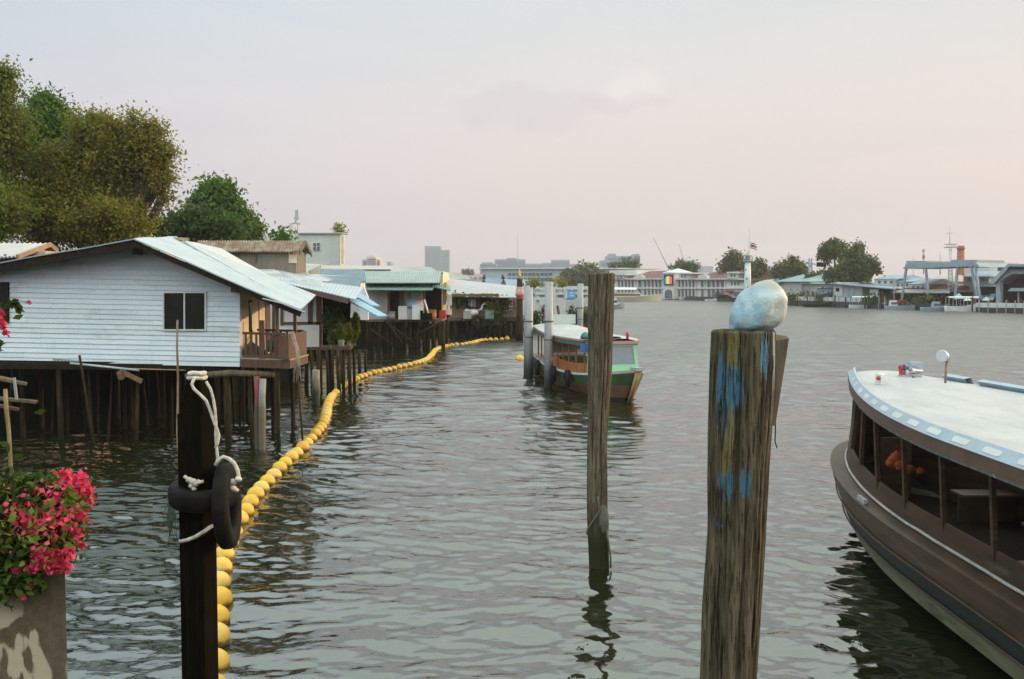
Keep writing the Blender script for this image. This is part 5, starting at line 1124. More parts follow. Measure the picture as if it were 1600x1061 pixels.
rope.build('rope', m_rope, label='white rope looped over the post head and knotted to the hanging tyre', cat='rope')
rope = MB()
for x, y, r in ((296, 750, .022), (302, 753, .026), (299, 759, .02), (306, 757, .018), (303, 764, .016), (310, 752, .014)): rope.ball(P(x, y, Yq - .15), (r, r, r * .85), 9, 7, fn=lambda d, q: q * (1 + .35 * mnoise.noise(d * 2.5)))
rope.tube([P(288, 744, Yq - .15), P(294, 749, Yq - .16), P(303, 756, Yq - .16), P(318, 752, Yq - .15)], .011, 6)
rope.build('rope', m_rope, label='white rope knot tied on the left tyre of the dark post', cat='rope')
rope = MB(); rope.tube([P(283, 846, Yq - .12), P(292, 844, Yq - .135), P(305, 839, Yq - .14), P(318, 831, Yq - .13), P(329, 823, Yq - .12)], .0125, 8); rope.tube([P(283, 846, Yq - .12), P(281, 846, Yq), P(284, 840, Yq + .14)], .012, 8); rope.tube([P(329, 823, Yq - .12), P(334, 821, Yq), P(328, 826, Yq + .14)], .012, 8)
rope.build('rope', m_rope, label='white rope tied low round the dark post below the tyres', cat='rope')
m_tyre = M('worn_tyre_rubber', (.006, .0056, .0046), (.013, .011, .008), 9., rough=.65, bump=.004, spec=.1)
tyre(P(318, 771, Yq), (.05, -.12, 1), .165, .062, 'black tyre threaded level over the dark square post', wid=1.25, m=m_tyre)
tyre(P(355, 790, Yq - .04), (.99, .10, .05), .218, .068, 'black tyre hanging upright on the right of the dark square post', wid=.85, m=m_tyre)
fr = MB()
for i in range(16): a = P(266 + random.uniform(-5, 6), 785, Yq - .1); fr.tube([a, a + V((random.uniform(-.03, .03), 0, -.1)), a + V((random.uniform(-.06, .07), 0, -random.uniform(.15, .32)))], [.004, .003, .001], 4)
fr.build('frayed_rope', M('green_rope', (.05, .10, .06), (.03, .06, .04), 20), label='frayed green rope ends hanging from the left tyre', cat='rope')

# ------------------------------------------------------------------ planter and bougainvillea
mt = bpy.data.materials.new('peeling_concrete'); mt.use_nodes = True; t = NT(mt.node_tree); b = t.N['Principled BSDF']; tc = t.n('ShaderNodeTexCoord').outputs['Object']
n1 = t.noise(t.scale(tc, (1.6, 1.6, .75)), 2.6, 3, .45, 1.6); n2 = t.noise(tc, 16, 6, .7); n3 = t.noise(tc, 1.3, 3, .5)
sp = t.n('ShaderNodeSeparateXYZ'); t.L.new(tc, sp.inputs[0])
c = t.mix(t.step(n2, .3, .7), (.125, .094, .055), (.07, .054, .032)); msk = t.math('MULTIPLY', t.step(n1, .47, .52), t.step(t.math('MULTIPLY_ADD', n3, .5, sp.outputs[2]), 2.42, 2.62, 1, 0)); c = t.mix(t.math('MULTIPLY', msk, .85), c, (.46, .39, .27))
t.L.new(c, b.inputs['Base Color']); b.inputs['Roughness'].default_value = .9; bp = t.n('ShaderNodeBump'); bp.inputs['Distance'].default_value = .006; t.L.new(n2, bp.inputs['Height']); t.L.new(bp.outputs[0], b.inputs['Normal'])
Yc = 5.3; xr = P(103, 950, Yc).x; zt = P(80, 893, Yc).z
pl = thing('planter', 'tall concrete planter wall with peeling white paint, holding pink bougainvillea', 'planter', (xr - .8, Yc + .5, 0))
mb = MB(); q = [V((xr, Yc, -1)), V((xr * 1.19, Yc + .95, -1)), V((xr - 1.9, Yc + .95, -1)), V((xr - 1.9, Yc, -1))]; mb.hexa(q, [V((p.x, p.y, zt)) for p in q]); mb.build('wall', mt, pl)
mb = MB(); mb.hexa([V((xr - .12, Yc + .06, zt)), V((xr * 1.17, Yc + .9, zt)), V((xr - 1.8, Yc + .9, zt)), V((xr - 1.8, Yc + .06, zt))], [V((xr - .12, Yc + .06, zt + .03)), V((xr * 1.17, Yc + .9, zt + .03)), V((xr - 1.8, Yc + .9, zt + .03)), V((xr - 1.8, Yc + .06, zt + .03))]); mb.build('soil', m_mud, pl)
bv_ = thing('bougainvillea', 'leafy bougainvillea with bright pink bracts spilling over the concrete planter', 'plant', (xr - .7, Yc + .4, zt))
def pts_px(px, py, Y, rx, ry, n, rd=None):
    c = P(px, py, Y); s_ = Y / F; return np.array(c) + RS.normal(size=(n, 3)) * np.array([rx * s_, (rd or (rx + ry) / 2) * s_, ry * s_]) * .5
fol = [pts_px(20, 770, 5.35, 40, 26, 510), pts_px(70, 765, 5.4, 45, 22, 561), pts_px(100, 790, 5.4, 26, 34, 408), pts_px(55, 810, 5.35, 60, 40, 1054), pts_px(15, 850, 5.3, 45, 50, 714), pts_px(75, 850, 5.3, 40, 34, 612), pts_px(10, 905, 5.25, 26, 34, 391), pts_px(45, 905, 5.22, 20, 22, 221), pts_px(-30, 830, 5.4, 60, 90, 850)]
leafmesh('foliage', leaves(np.concatenate(fol), .027, .015), l_shrub, bv_)
brs = [(28, 803, 13, 9), (45, 815, 16, 9), (55, 825, 15, 9), (105, 752, 12, 8), (122, 758, 16, 10), (135, 768, 10, 9), (128, 745, 9, 5), (142, 780, 6, 8), (86, 782, 9, 8), (66, 788, 7, 7), (77, 808, 8, 8), (82, 818, 8, 7), (55, 768, 6, 6), (33, 782, 7, 5), (124, 802, 8, 9), (128, 810, 6, 6), (62, 862, 14, 9), (80, 868, 18, 9), (95, 872, 14, 10), (60, 880, 12, 12), (85, 885, 10, 11), (108, 862, 9, 10), (118, 838, 7, 12), (127, 852, 5, 5), (3, 881, 7, 10), (30, 889, 9, 7), (48, 915, 4, 5), (37, 933, 5, 4), (22, 830, 5, 5), (113, 825, 5, 5), (100, 740, 10, 5), (104, 888, 7, 6), (3, 795, 5, 8)]
fl = [pts_px(x, y, 5.18 if 10 < x < 110 and y > 790 else 5.3, rx * 1.05, ry * 1.05, max(14, int(rx * ry * .75))) for x, y, rx, ry in brs]
fl += [pts_px(55, 810, 5.2, 60, 55, 200), pts_px(100, 800, 5.22, 26, 50, 110)]
leafmesh('bracts', leaves(np.concatenate(fl), .0145, .012), l_pink, bv_)
leafmesh('front_leaves', leaves(np.concatenate([pts_px(60, 830, 5.12, 60, 60, 110), pts_px(105, 790, 5.2, 24, 40, 45)]), .024, .013), leafmat('young_leaves', [(.05, .09, .012), (.10, .16, .02), (.16, .22, .035)]), bv_)
mb = MB(); root = V((xr - .8, Yc + .4, zt - .02))
for x, y in ((20, 770), (70, 760), (120, 760), (55, 820), (15, 860), (80, 860), (105, 850), (40, 900)): e = P(x, y, 5.32); mb.tube([root + V((random.uniform(-.2, .2), 0, 0)), root.lerp(e, .5) + V((0, 0, .12)), e], [.012, .009, .004], 5)
mb.build('stem', m_trunk, bv_)
sh = thing('bougainvillea_shoot', 'loose bougainvillea shoot with a few pink bracts and leaves hanging in at the left edge', 'plant', P(-40, 560, 4.6))
leafmesh('bracts', leaves(np.concatenate([pts_px(3, 508, 4.6, 5, 8, 34), pts_px(9, 519, 4.6, 4, 4, 16), pts_px(2, 490, 4.6, 5, 5, 12), pts_px(45, 472, 4.6, 3, 2, 12)]), .010, .009), l_pink, sh)
leafmesh('foliage', leaves(np.concatenate([pts_px(26, 482, 4.6, 5, 9, 14), pts_px(20, 473, 4.6, 5, 3, 7), pts_px(-4, 540, 4.6, 5, 9, 22), pts_px(-6, 480, 4.6, 6, 10, 20)]), .024, .012), l_shrub, sh)
mb = MB(); mb.tube([P(-40, 600, 4.6), P(-20, 520, 4.6), P(10, 476, 4.6), P(30, 470, 4.6), P(45, 472, 4.6)], [.006, .005, .003, .002, .0015], 5); mb.tube([P(-20, 520, 4.6), P(-4, 500, 4.6), P(8, 512, 4.6)], .003, 5); mb.build('stem', m_trunk, sh)

# ------------------------------------------------------------------ buildings behind the left shore
def block(name, label, cat, px0, px1, ytop, Y, depth, mat, z0=0., group=None, loc=None, skew=0.):
    f = Fac(px0, Y, px1, Y + skew); t = thing(name, label, cat, (GX((px0 + px1) / 2, Y), Y, z0), group)
    mb = MB(); z1 = f.pt((px0 + px1) / 2, ytop).z; f.zbox(mb, px0, px1, z0, z1, 0, depth); mb.build('wall', mat, t); return t, f
def wins(t, f, x0, x1, y0, y1, n, fillx=.6, mat=None, off=.12, name='window', dep=.3):
    for i in range(n):
        a = x0 + (x1 - x0) * (i + .5 - fillx / 2) / n; b = x0 + (x1 - x0) * (i + .5 + fillx / 2) / n
        mb = MB(); f.box(mb, a, y0, b, y1, off, dep); mb.build(name, mat or m_bluewin, t)
t, f = block('tin_roofed_house', 'low house with a white ribbed tin roof at the far left behind the clapboard house', 'house', -120, 72, 392, 38, 5, M('peach_wall', (.55, .38, .26), (.48, .33, .24), 1), 1.0)
mb = MB(); mb.sheet(P(-130, 408, 36.5), P(27, 400, 36.5), P(80, 380.5, 39.5), P(-130, 377.5, 40), 26, .03, .05); mb.build('roof', m_whitetin, t)
mb = MB(); mb.beam(P(79, 382, 39.4), P(27, 401.5, 36.4), .08, .16); mb.beam(P(79, 382, 39.4), P(90, 392, 39.6), .08, .14); mb.build('barge_board', M('pinkish_board', (.35, .22, .15), (.25, .16, .11), 2), t)
mb = MB(); mb.beam(P(8, 400, 36.7), P(12, 408, 37.9), .12); mb.beam(P(27, 400, 36.7), P(20, 408, 37.9), .12); mb.build('rafter', m_darkwood, t)
mb = MB(); mb.hexa([P(40, 400, 37.7), P(52, 400, 37.7), P(46, 392, 37.7)], [P(40, 400, 37.6), P(52, 400, 37.6), P(46, 392, 37.6)]); mb.build('red_gable_vent', m_red, t)
t, f = block('tin_roofed_house', 'old timber house with a rust streaked tin roof behind the white tin roofs', 'house', 296, 463, 392, 46, 2.2, M('old_grey_timber', (.21, .185, .15), (.13, .115, .09), 1.2, (1, 1, .3), .85), 1.0)
mb = MB(); e = f.roof(mb, 296, 466, 392.5, 376, 2.2, .3, 40, .035, .05); mb.build('roof', m_rust, t)
mb = MB(); mb.beam(e[1] + V((.05, 0, -.08)), e[3] + V((.05, 0, -.08)), .06, .2); mb.beam(e[5] + V((.05, 0, -.08)), e[3] + V((.05, 0, -.08)), .06, .2); mb.build('barge_board', m_wood, t)
mb = MB(); p0, p1, p2 = e[1], e[3], e[5]; o = V((-.3, 0, -.1)); mb.hexa([p0 + o, p1 + o, p2 + o], [p + o + V((-.1, 0, 0)) for p in (p0, p1, p2)]); mb.build('gable', m_darkwood, t)
mb = MB(); f.box(mb, 451, 394, 463, 411, .06, .05); mb.build('cream_panel', m_cream, t)
mb = MB(); f.box(mb, 310, 395, 448, 396.2, .08, .06); f.box(mb, 342, 396, 343, 411, .08, .06); f.box(mb, 372, 396, 373, 411, .08, .06); f.box(mb, 400, 396, 401, 411, .08, .06); mb.build('wall_batten', m_wood, t)
t, f = block('white_building', 'plain white flat topped building with one small four pane window behind the rusty roof', 'building', 448, 532, 364, 110, 2.2, M('off_white_render', (.58, .61, .56), (.52, .55, .51), .15, c3=(.44, .47, .44)), 1.0)
mb = MB(); f.zbox(mb, 404, 448, 1, f.pt(420, 366).z, -2, 8); mb.build('side_wing', M('off_white_render', 0), t)
mb = MB(); f.box(mb, 533.2, 366, 537, 412, 1, .6); mb.build('lit_end_wall', m_cream, t)  # cream colour paints sunlight on the end of the white building
mb = MB(); f.box(mb, 488.5, 378.5, 500.5, 391, .1, .2); wn = mb.build('window_frame', m_white, t)
for x, y in ((489.5, 379.5), (495.3, 379.5), (489.5, 385.5), (495.3, 385.5)):
    mb = MB(); f.box(mb, x, y, x + 4, y + 4.6, .2, .12); mb.build('pane', m_bluewin, wn)
mb = MB(); f.zbox(mb, 466, 540, f.pt(500, 365).z, f.pt(500, 363.4).z, .3, 2.8); mb.build('parapet', m_palewall, t)
mb = MB(); p = P(455, 372, 112); mb.tube([P(455, 375, 112), P(455, 349, 112)], .22, 6); mb.tube([P(462, 349, 112), P(464, 330, 112)], .08, 5); mb.tube([P(454, 350, 112), P(460, 348, 112), P(469, 350, 112)], .1, 5); mb.box(P(463.5, 341, 112), (.5, .3, .35)); mb.box(P(463.8, 334, 112), (.35, .2, .8)); mb.tube([P(465, 375, 112), P(465, 349, 112)], .07, 5); mb.build('antenna_mast', m_grey, label='thin antenna mast with small aerials on the white flat topped building', cat='mast')
c = P(530, 362, 112); t2 = thing('rooftop_plant', 'small scrubby plant growing at the roof corner of the white flat topped building', 'plant', c); leafmesh('foliage', leaves(np.array(c) + np.array((0, 0, .3)) + RS.normal(size=(160, 3)) * .33, .22, .1), l_brown, t2); mb = MB(); mb.tube([c - V((0, 0, .3)), c + V((0, 0, .5))], .06, 5); mb.tube([c, c + V((.9, 0, -.1)), c + V((1.1, 0, .3))], .05, 5); mb.build('stem', m_trunk, t2)
t, f = block('yellow_building', 'cream and yellow building with a pointed gable half hidden by the big trees', 'building', 205, 240, 350, 75, 6, M('yellow_render', (.66, .55, .33), (.58, .48, .29), .6), 1.0)
mb = MB(); f.poly(mb, [(200, 352), (243, 352), (232, 340), (214, 333)], .3, 6.4); mb.build('gable_roof', m_grey, t)
mb = MB()
for x in (219, 225, 231): f.box(mb, x, 354, x + 2, 380, .12, .1)
mb.build('pilaster', m_cream, t)
t, f = block('warehouse', 'long low warehouse with a grey green tin roof behind the teal roofed shack', 'warehouse', 504, 692, 424, 80, 8, m_cream, 1.0)
mb = MB(); mb.sheet(P(502, 420, 79), P(610, 424, 79), P(618, 415.5, 88), P(502, 414.5, 88), 40, .03, .08); mb.sheet(P(610, 425, 78.5), P(692, 430, 78.5), P(672, 417, 88), P(618, 416, 88), 30, .03, .08); mb.build('roof', m_greyroof, t)
mb = MB(); f.box(mb, 504, 421, 610, 423, .9, .15); f.box(mb, 609, 425.5, 692, 428.5, 1.2, .15); mb.build('fascia', m_darkwood, t)
t, f = block('warehouse', 'small cream gabled building with a grey roof beside the ribbed blue roof', 'building', 476, 500, 424, 60, 5, m_cream, 1.0)
mb = MB(); f.poly(mb, [(479, 432), (500.5, 432), (502, 414), (480, 424)], .2, .3); mb.build('gable', m_cream, t)
mb = MB(); mb.sheet(P(448, 421, 60), P(481, 425, 59.4), P(503, 413, 62), P(452, 411, 64), 18, .02, .08); mb.build('roof', m_greyroof, t); mb = MB(); f.box(mb, 462, 422, 477, 430, .3, 2); mb.build('shaded_side', m_bluegrey, t)  # blue grey colour stands in for shade on this side
t, f = block('ribbed_blue_house', 'house with a long blue grey ribbed roof left of the teal shack roof', 'house', 500, 562, 436, 52, 2, m_white, 2.5)
mb = MB(); mb.sheet(P(498, 440, 51), P(572, 440, 51), P(570, 422, 56), P(500, 420, 56), 30, .03, .06); mb.build('roof', m_bluegrey, t)
t, f = block('pink_building', 'pale pink flat building beyond the white tin roof of the long shack', 'building', 686, 755, 430, 150, 14, M('pale_pink_wall', (.66, .57, .53), (.58, .52, .50), .1), 1.0); wins(t, f, 722, 755, 432.5, 436, 4, .45, m_grey)
mb = MB(); mb.sheet(P(682, 436.5, 140), P(736, 436.5, 140), P(728, 429.5, 152), P(690, 428.5, 152), 20, .06, .2); mb.build('roof', m_greyroof, t)
t = thing('temple_hall', 'temple hall with a blue grey roof and pointed gable finials behind the long shack', 'temple', (GX(770, 120), 120, 1))
f = Fac(750, 120, 792, 120); mb = MB(); f.zbox(mb, 752, 790, 1, f.pt(770, 446).z, 0, 8); mb.build('wall', m_palewall, t)
mb = MB(); mb.sheet(P(753, 447, 118.5), P(790, 450, 118.5), P(786, 434.5, 124), P(757, 434.5, 124), 24, .03, .15); mb.build('roof', m_bluegrey, t)
mb = MB(); mb.sheet(P(789, 449, 118), P(830, 451, 118), P(830, 437, 126), P(786, 436, 126), 20, .03, .15); mb.build('roof', m_bluegrey, t)
for x, s_ in ((756, -1), (786.5, 1)):
    mb = MB(); mb.hexa([P(x - 5, 446, 118), P(x + 5, 446, 118), P(x + s_ * .5, 434, 119)], [P(x - 5, 446, 118.6), P(x + 5, 446, 118.6), P(x + s_ * .5, 434, 119.6)]); mb.tube([P(x, 436, 118.5), P(x - s_ * .8, 431, 118.5), P(x - s_ * 1.4, 428, 118.5)], [.25, .16, .03], 6); mb.build('gable_finial', M('temple_brown', (.10, .06, .05), (.08, .05, .045), 1), t)

# ------------------------------------------------------------------ far bank
hf = Fac(958, 342, 1172, 258)
ht = thing('riverside_hotel', 'long two storey cream hotel with arcades, maroon roofs and a central tower', 'building', hf.ptz(1060, 1.))
hp = lambda *a, **k: None
mb = MB(); hf.box(mb, 955, 436, 1170, 470, 0, 14); mb.build('wall', m_hotel, ht)
def hwall(x0, y0, x1, y1, name='trim', off=.35, dep=.5, m=None):
    mb = MB(); hf.box(mb, x0, y0, x1, y1, off, dep); return mb.build(name, m or m_hotel, ht)
hwall(955, 435, 1163, 437.2, 'cornice', 1.0, 1.4); hwall(960, 449, 1163, 451.2, 'string_course', .7, 1.)
for x0, x1, ye, yr in ((975, 1040, 437, 424), (1075, 1140, 437, 424.5), (1145, 1172, 438.5, 425)):
    p0, p1 = hf.pt(x0, ye, 1.2), hf.pt(x1, ye, 1.2); zr_ = hf.pt((x0 + x1) / 2, yr, -6).z; w_ = (p1 - p0).length; u = (p1 - p0).normalized()
    r0, r1 = p0 + u * w_ * .16 - hf.n * 7, p1 - u * w_ * .06 - hf.n * 7; r0.z = r1.z = zr_; b0, b1 = p0 - hf.n * 14, p1 - hf.n * 14
    mb = MB(); mb.add([p0, p1, b1, b0, r0, r1], [(0, 1, 5, 4), (1, 2, 5), (2, 3, 4, 5), (3, 0, 4), (3, 2, 1, 0)]); mb.build('roof', m_hotelroof, ht)
for x0, x1, y0 in ((991, 1004, 431), (1090, 1104, 430.5)): hwall(x0, y0, x1, 437, 'parapet_gable', 1.3, 1.); hwall(x0 + 3, y0 - 1.6, x1 - 3, y0, 'parapet_cap', 1.3, 1.)
for x0, x1, y0 in ((960, 976, 430), (1060, 1076, 428), (1137, 1153, 427)):
    hwall(x0, y0, x1, 437, 'roof_house', 1., 5); hwall(x0 - 1.5, y0 - 2.2, x1 + 1.5, y0, 'roof_house_cap', 1.6, 6, m_white)
    for k in (.35, .65): hwall(x0 + (x1 - x0) * k - 1.2, y0 + 2, x0 + (x1 - x0) * k + 1.2, y0 + 5.5, 'window', 1.1, .3, m_bluewin)
hwall(1035.5, 426, 1053, 467, 'tower', 1.5, 6); mb = MB(); p = [hf.pt(1035, 426, 1.7), hf.pt(1053.5, 426, 1.7)]; q = [p[0], p[1], p[1] - hf.n * 6.4, p[0] - hf.n * 6.4]; ap = (q[0] + q[2]) / 2 + V((0, 0, 1.3)); mb.add(q + [ap], [(0, 1, 4), (1, 2, 4), (2, 3, 4), (3, 0, 4), (3, 2, 1, 0)]); mb.build('tower_roof', m_hotel, ht)
def bays(x0, x1, n, up=True):
    for i in range(n):
        a, b = x0 + (x1 - x0) * i / n, x0 + (x1 - x0) * (i + 1) / n; w_ = b - a
        mb = MB(); hf.box(mb, a + w_ * .08, 439, b - w_ * .08, 448.5, .12, .4); mb.build('window', m_bluewin, ht)
        y1 = 463.5; m_ = (a + b) / 2; r_ = w_ * .38; pts_ = [(m_ - r_, y1), (m_ + r_, y1)] + [(m_ + r_ * math.cos(t_), 456.6 - 3.6 * math.sin(t_)) for t_ in np.linspace(0, math.pi, 8)]
        mb = MB(); hf.poly(mb, pts_, .14, .4); mb.build('arch', m_bluewin, ht)
    for i in range(n + 1): hwall(x0 + (x1 - x0) * i / n - .5, 437, x0 + (x1 - x0) * i / n + .5, 466, 'column', .5, .5)
bays(964, 991, 5); bays(996, 1003, 1); bays(1005, 1034, 5); bays(1058, 1086, 5); bays(1094, 1100, 1); bays(1104, 1132, 4)
for x in (1142, 1147, 1152): hwall(x, 440, x + 2.2, 446, 'window', .12, .4, m_bluewin)
for x in (1112, 1124, 1146, 1156): hwall(x, 456, x + 7, 463, 'arch', .6, .4, m_bluewin)
hwall(1127, 454, 1135, 457, 'awning', 2.2, 2, m_red)
mb = MB(); pts_ = [(1038.5, 466), (1050, 466)] + [(1044.2 + 5.6 * math.cos(t_), 457 - 4.6 * math.sin(t_)) for t_ in np.linspace(0, math.pi, 9)]; hf.poly(mb, pts_, 1.62, .4); mb.build('arch', m_bluewin, ht)
sc = thing('screen', 'square dark screen showing a bright rainbow fan on the hotel tower', 'screen', hf.pt(1044, 445, 1.6))
mb = MB(); hf.box(mb, 1036.6, 428.5, 1050.8, 445.5, 1.85, .3); mb.build('casing', M('dark_navy', (.02, .02, .06)), sc)
for i, (cc, h) in enumerate((((.03, .10, .42), 9), ((.05, .35, .50), 10.5), ((.45, .62, .08), 11.5), ((.85, .62, .04), 12), ((.80, .28, .05), 12), ((.70, .08, .04), 11.5), ((.70, .14, .10), 10.5))):
    m = bpy.data.materials.new('screen_colour'); m.use_nodes = True; b_ = m.node_tree.nodes['Principled BSDF']; b_.inputs['Base Color'].default_value = (*cc, 1); b_.inputs['Emission Color'].default_value = (*cc, 1); b_.inputs['Emission Strength'].default_value = .55
    mb = MB(); x = 1038.2 + i * 1.6; hf.box(mb, x, 443.6 - h, x + 1.6, 443.6, 1.95, .08); mb.build('colour_band', m, sc)

def far(name, label, cat, x0, x1, y0, mat, depth=10, dY=8, base_=.9, group=None, y1=None):
    f = Fac(x0, YB(x0) + dY, x1, YB(x1) + dY); t = thing(name, label, cat, f.ptz((x0 + x1) / 2, base_), group); z1 = f.pt((x0 + x1) / 2, y0).z
    mb = MB(); f.zbox(mb, x0, x1, base_, z1, 0, depth); mb.build('wall', mat, t); return t, f
def hip(t, f, x0, x1, ye, yr, depth, mat, over=.8, k=.22):
    p0, p1 = f.pt(x0, ye, over), f.pt(x1, ye, over); u = p1 - p0; r0, r1 = p0 + u * k - f.n * (depth / 2 + over), p1 - u * k - f.n * (depth / 2 + over); r0.z = r1.z = f.pt((x0 + x1) / 2, yr, -depth / 2).z
    b0, b1 = p0 - f.n * (depth + 2 * over), p1 - f.n * (depth + 2 * over); mb = MB(); mb.add([p0, p1, b1, b0, r0, r1], [(0, 1, 5, 4), (1, 2, 5), (2, 3, 4, 5), (3, 0, 4), (3, 2, 1, 0)]); return mb.build('roof', mat, t)
# pale modern building and low roofs behind the pier
t, f = far('office_building', 'long pale blue grey office building with two rows of dark windows behind the pier', 'building', 752, 886, 419, M('pale_blue_facade', (.44, .52, .55), (.40, .48, .52), .05), 25, 30)
for y0, y1 in ((426.5, 430.5), (434, 439), (443, 447)): wins(t, f, 792, 862, y0, y1, 11, .66, m_bluewin, .4, dep=.6)
mb = MB(); f.box(mb, 748, 418, 890, 420.5, 1.2, 27); mb.build('roof_slab', m_palewall, t)
mb = MB()
for x in np.arange(864, 886, 1.6): f.box(mb, x, 423, x + .7, 452, .4, .5)
mb.build('fin', m_palewall, t)
t, f = far('office_building', 'low cream building wing at the right of the pale blue grey office building', 'building', 882, 962, 420, m_pinkwall, 20, 60); mb = MB(); f.box(mb, 880, 418.5, 964, 420.5, 1, 22); mb.build('roof_slab', m_palewall, t); wins(t, f, 890, 955, 424, 428, 8, .5, m_bluewin, .4)
t, f = far('office_building', 'low cream building with a flat roof left of the hotel roofs above the tour boat', 'building', 952, 995, 422, m_hotel, 16, 24)
# lighthouse like tower with a flag
Yt = 232; tw = thing('light_tower', 'slim white round tower with a lantern crown and a tall flagstaff above the float', 'tower', (GX(1168, Yt), Yt, .9))
x = GX(1168, Yt); z_ = lambda py: P(1168, py, Yt).z
mb = MB(); mb.lathe([(.95, .9), (.85, 1.6), (.78, z_(440)), (.66, z_(410))], (x, Yt, 0), 18); mb.build('shaft', m_white, tw)
mb = MB(); mb.lathe([(.7, 0), (1.15, .25), (1.15, .4), (.75, .45)], (x, Yt, z_(410)), 16)
for k in range(8): mb.tube([(x + 1.05 * math.cos(k * .785), Yt + 1.05 * math.sin(k * .785), z_(407)), (x + 1.05 * math.cos(k * .785), Yt + 1.05 * math.sin(k * .785), z_(400))], .07, 5)
mb.lathe([(1.1, 0), (1.1, .12)], (x, Yt, z_(400)), 16); mb.lathe([(.6, 0), (.6, 1.2), (.3, 1.8), (.06, 2.2)], (x, Yt, z_(407)), 12); mb.build('lantern', m_grey, tw)
mb = MB(); mb.tube([(x + .25, Yt, z_(398)), (x + .25, Yt, z_(357))], [.08, .04], 5); mb.build('flagstaff', m_grey, tw)
for k in range(3):
    mb = MB(); f = Fac(1100, Yt, 1200, Yt); mb2 = MB(); f.box(mb2, 1164.6 + k * 1.5, 420 + k * 14, 1166 + k * 1.5, 423 + k * 14, .82, .1); mb2.build('window', m_dark, tw)
fl_ = thing('flag', 'small flag with red, white and dark blue stripes flying from the tower flagstaff', 'flag', P(1172, 381, Yt))
for y, hh, m in ((378.2, 1.6, m_red), (379.8, 1.5, m_white), (381.3, 3.0, M('navy_cloth', (.03, .03, .10))), (384.3, 1.5, m_white), (385.8, 1.6, m_red)):
    mb = MB(); rows = []
    for k in range(9):
        xx = 1172.5 + k * 1.25; yy = y + k * .45 + .5 * math.sin(k * 1.1); rows.append([P(xx, yy, Yt + .2 * math.sin(k)), P(xx, yy + hh, Yt + .2 * math.sin(k))])
    grid(mb, rows + [[p + V((0, .05, 0)) for p in r] for r in rows[::-1]], closed=False); mb.build('stripe', m, fl_)
# row of buildings right of the float
t, f = far('boathouse', 'cream walled boathouse with a blue grey hip roof behind the float', 'building', 1192, 1252, 440, M('cream_wall_far', (.50, .49, .43), (.45, .44, .39), .1), 12, 6); hip(t, f, 1188, 1256, 440, 429, 12, m_tealroof)
mb = MB(); f.box(mb, 1193, 440, 1218, 443, .9, .5); mb.build('eave_shadow_board', m_tealdk, t)  # dark strip painted for the shade under the eave
t, f = far('river_shed', 'cream low shed with a flat pale roof between the float and the blue grey shed', 'shed', 1252, 1306, 443, M('cream_wall_far', 0), 10, 7); mb = MB(); f.box(mb, 1250, 441, 1308, 443.4, .8, 11); mb.build('roof', m_hotel, t)
wins(t, f, 1252, 1300, 455, 462, 7, .45, m_bluewin, .15)
t, f = far('river_shed', 'small blue grey gabled shed beside the cream low shed', 'shed', 1276, 1302, 450, m_bluegrey, 7, 5); hip(t, f, 1274, 1304, 450, 444, 7, m_bluegrey, .5, .02)
t, f = far('river_shed', 'blue grey riverside shed with a long slanting tin roof and a small square window', 'shed', 1302, 1346, 445, M('grey_blue_wall', (.36, .40, .42), (.32, .36, .38), .3), 8, 3)
mb = MB(); a, b, c, d = f.pt(1296, 442, .9), f.pt(1400, 451, .9), f.pt(1402, 447, -8.5), f.pt(1298, 440, -8.5); mb.sheet(a, b, c, d, 40, .03, .18); mb.build('roof', m_bluegrey, t)
mb = MB(); f.box(mb, 1306, 450, 1311, 455.5, .1, .2); mb.build('window', m_dark, t); mb = MB(); f.box(mb, 1303, 445, 1316, 462, .06, .2); mb.build('pale_panel', m_palewall, t)
mb = MB(); f.zbox(mb, 1346, 1400, .9, f.pt(1370, 451).z, -3, 5); mb.build('dark_bay', m_dark, t); mb = MB(); f.box(mb, 1359, 451.5, 1372, 464, -.5, .3); mb.build('white_door', m_white, t)
for x in (1316, 1325, 1333, 1346): mb = MB(); f.box(mb, x, 446, x + .9, 463, .12, .2); mb.build('wall_batten', m_grey, t)
# slipway canopy on tall legs
cf = Fac(1405, YB(1410) + 4, 1540, YB(1540) + 4); t = thing('slipway_canopy', 'grey steel canopy on tall splayed legs over the slipway', 'canopy', cf.ptz(1470, 1))
mb = MB(); cf.poly(mb, [(1410, 420), (1522, 416), (1531, 417), (1524, 409), (1500, 410), (1420, 410)], .5, 9); mb.build('roof', m_steelgrey, t)
mb = MB(); cf.box(mb, 1416, 407.5, 1448, 412, .2, 7); cf.box(mb, 1486, 406, 1527, 411, .2, 7); mb.build('roof_ridge', m_steelgrey, t)
for a, b in (((1417, 412), (1409, 470)), ((1446, 414), (1451, 466)), ((1517, 416), (1528, 466)), ((1524, 416), (1531, 464)), ((1496, 418), (1492, 468))):
    mb = MB(); mb.beam(cf.pt(*a, .3), cf.pt(*b, .3), .32); mb.build('leg', m_steelgrey, t)
Yl = YB(1484) + 6; t = thing('lattice_mast', 'pale lattice mast with a railed crow nest platform in front of the brick chimney', 'mast', (GX(1485, Yl), Yl, 1))
mb = MB()
for dx in (-4, 4):
    for dd in (0, 1): mb.tube([P(1485 + dx, 466, Yl + dd), P(1485 + dx * .4, 388, Yl + dd)], .06, 4)
for k in range(14):
    y = 464 - k * 5.4; s_ = 4 - 2.4 * k / 14; mb.tube([P(1485 - s_, y, Yl), P(1485 + s_ * .95, y - 5.4, Yl)], .04, 4); mb.tube([P(1485 + s_, y, Yl), P(1485 - s_ * .95, y - 5.4, Yl)], .04, 4)
mb.build('lattice', m_palewall, t)
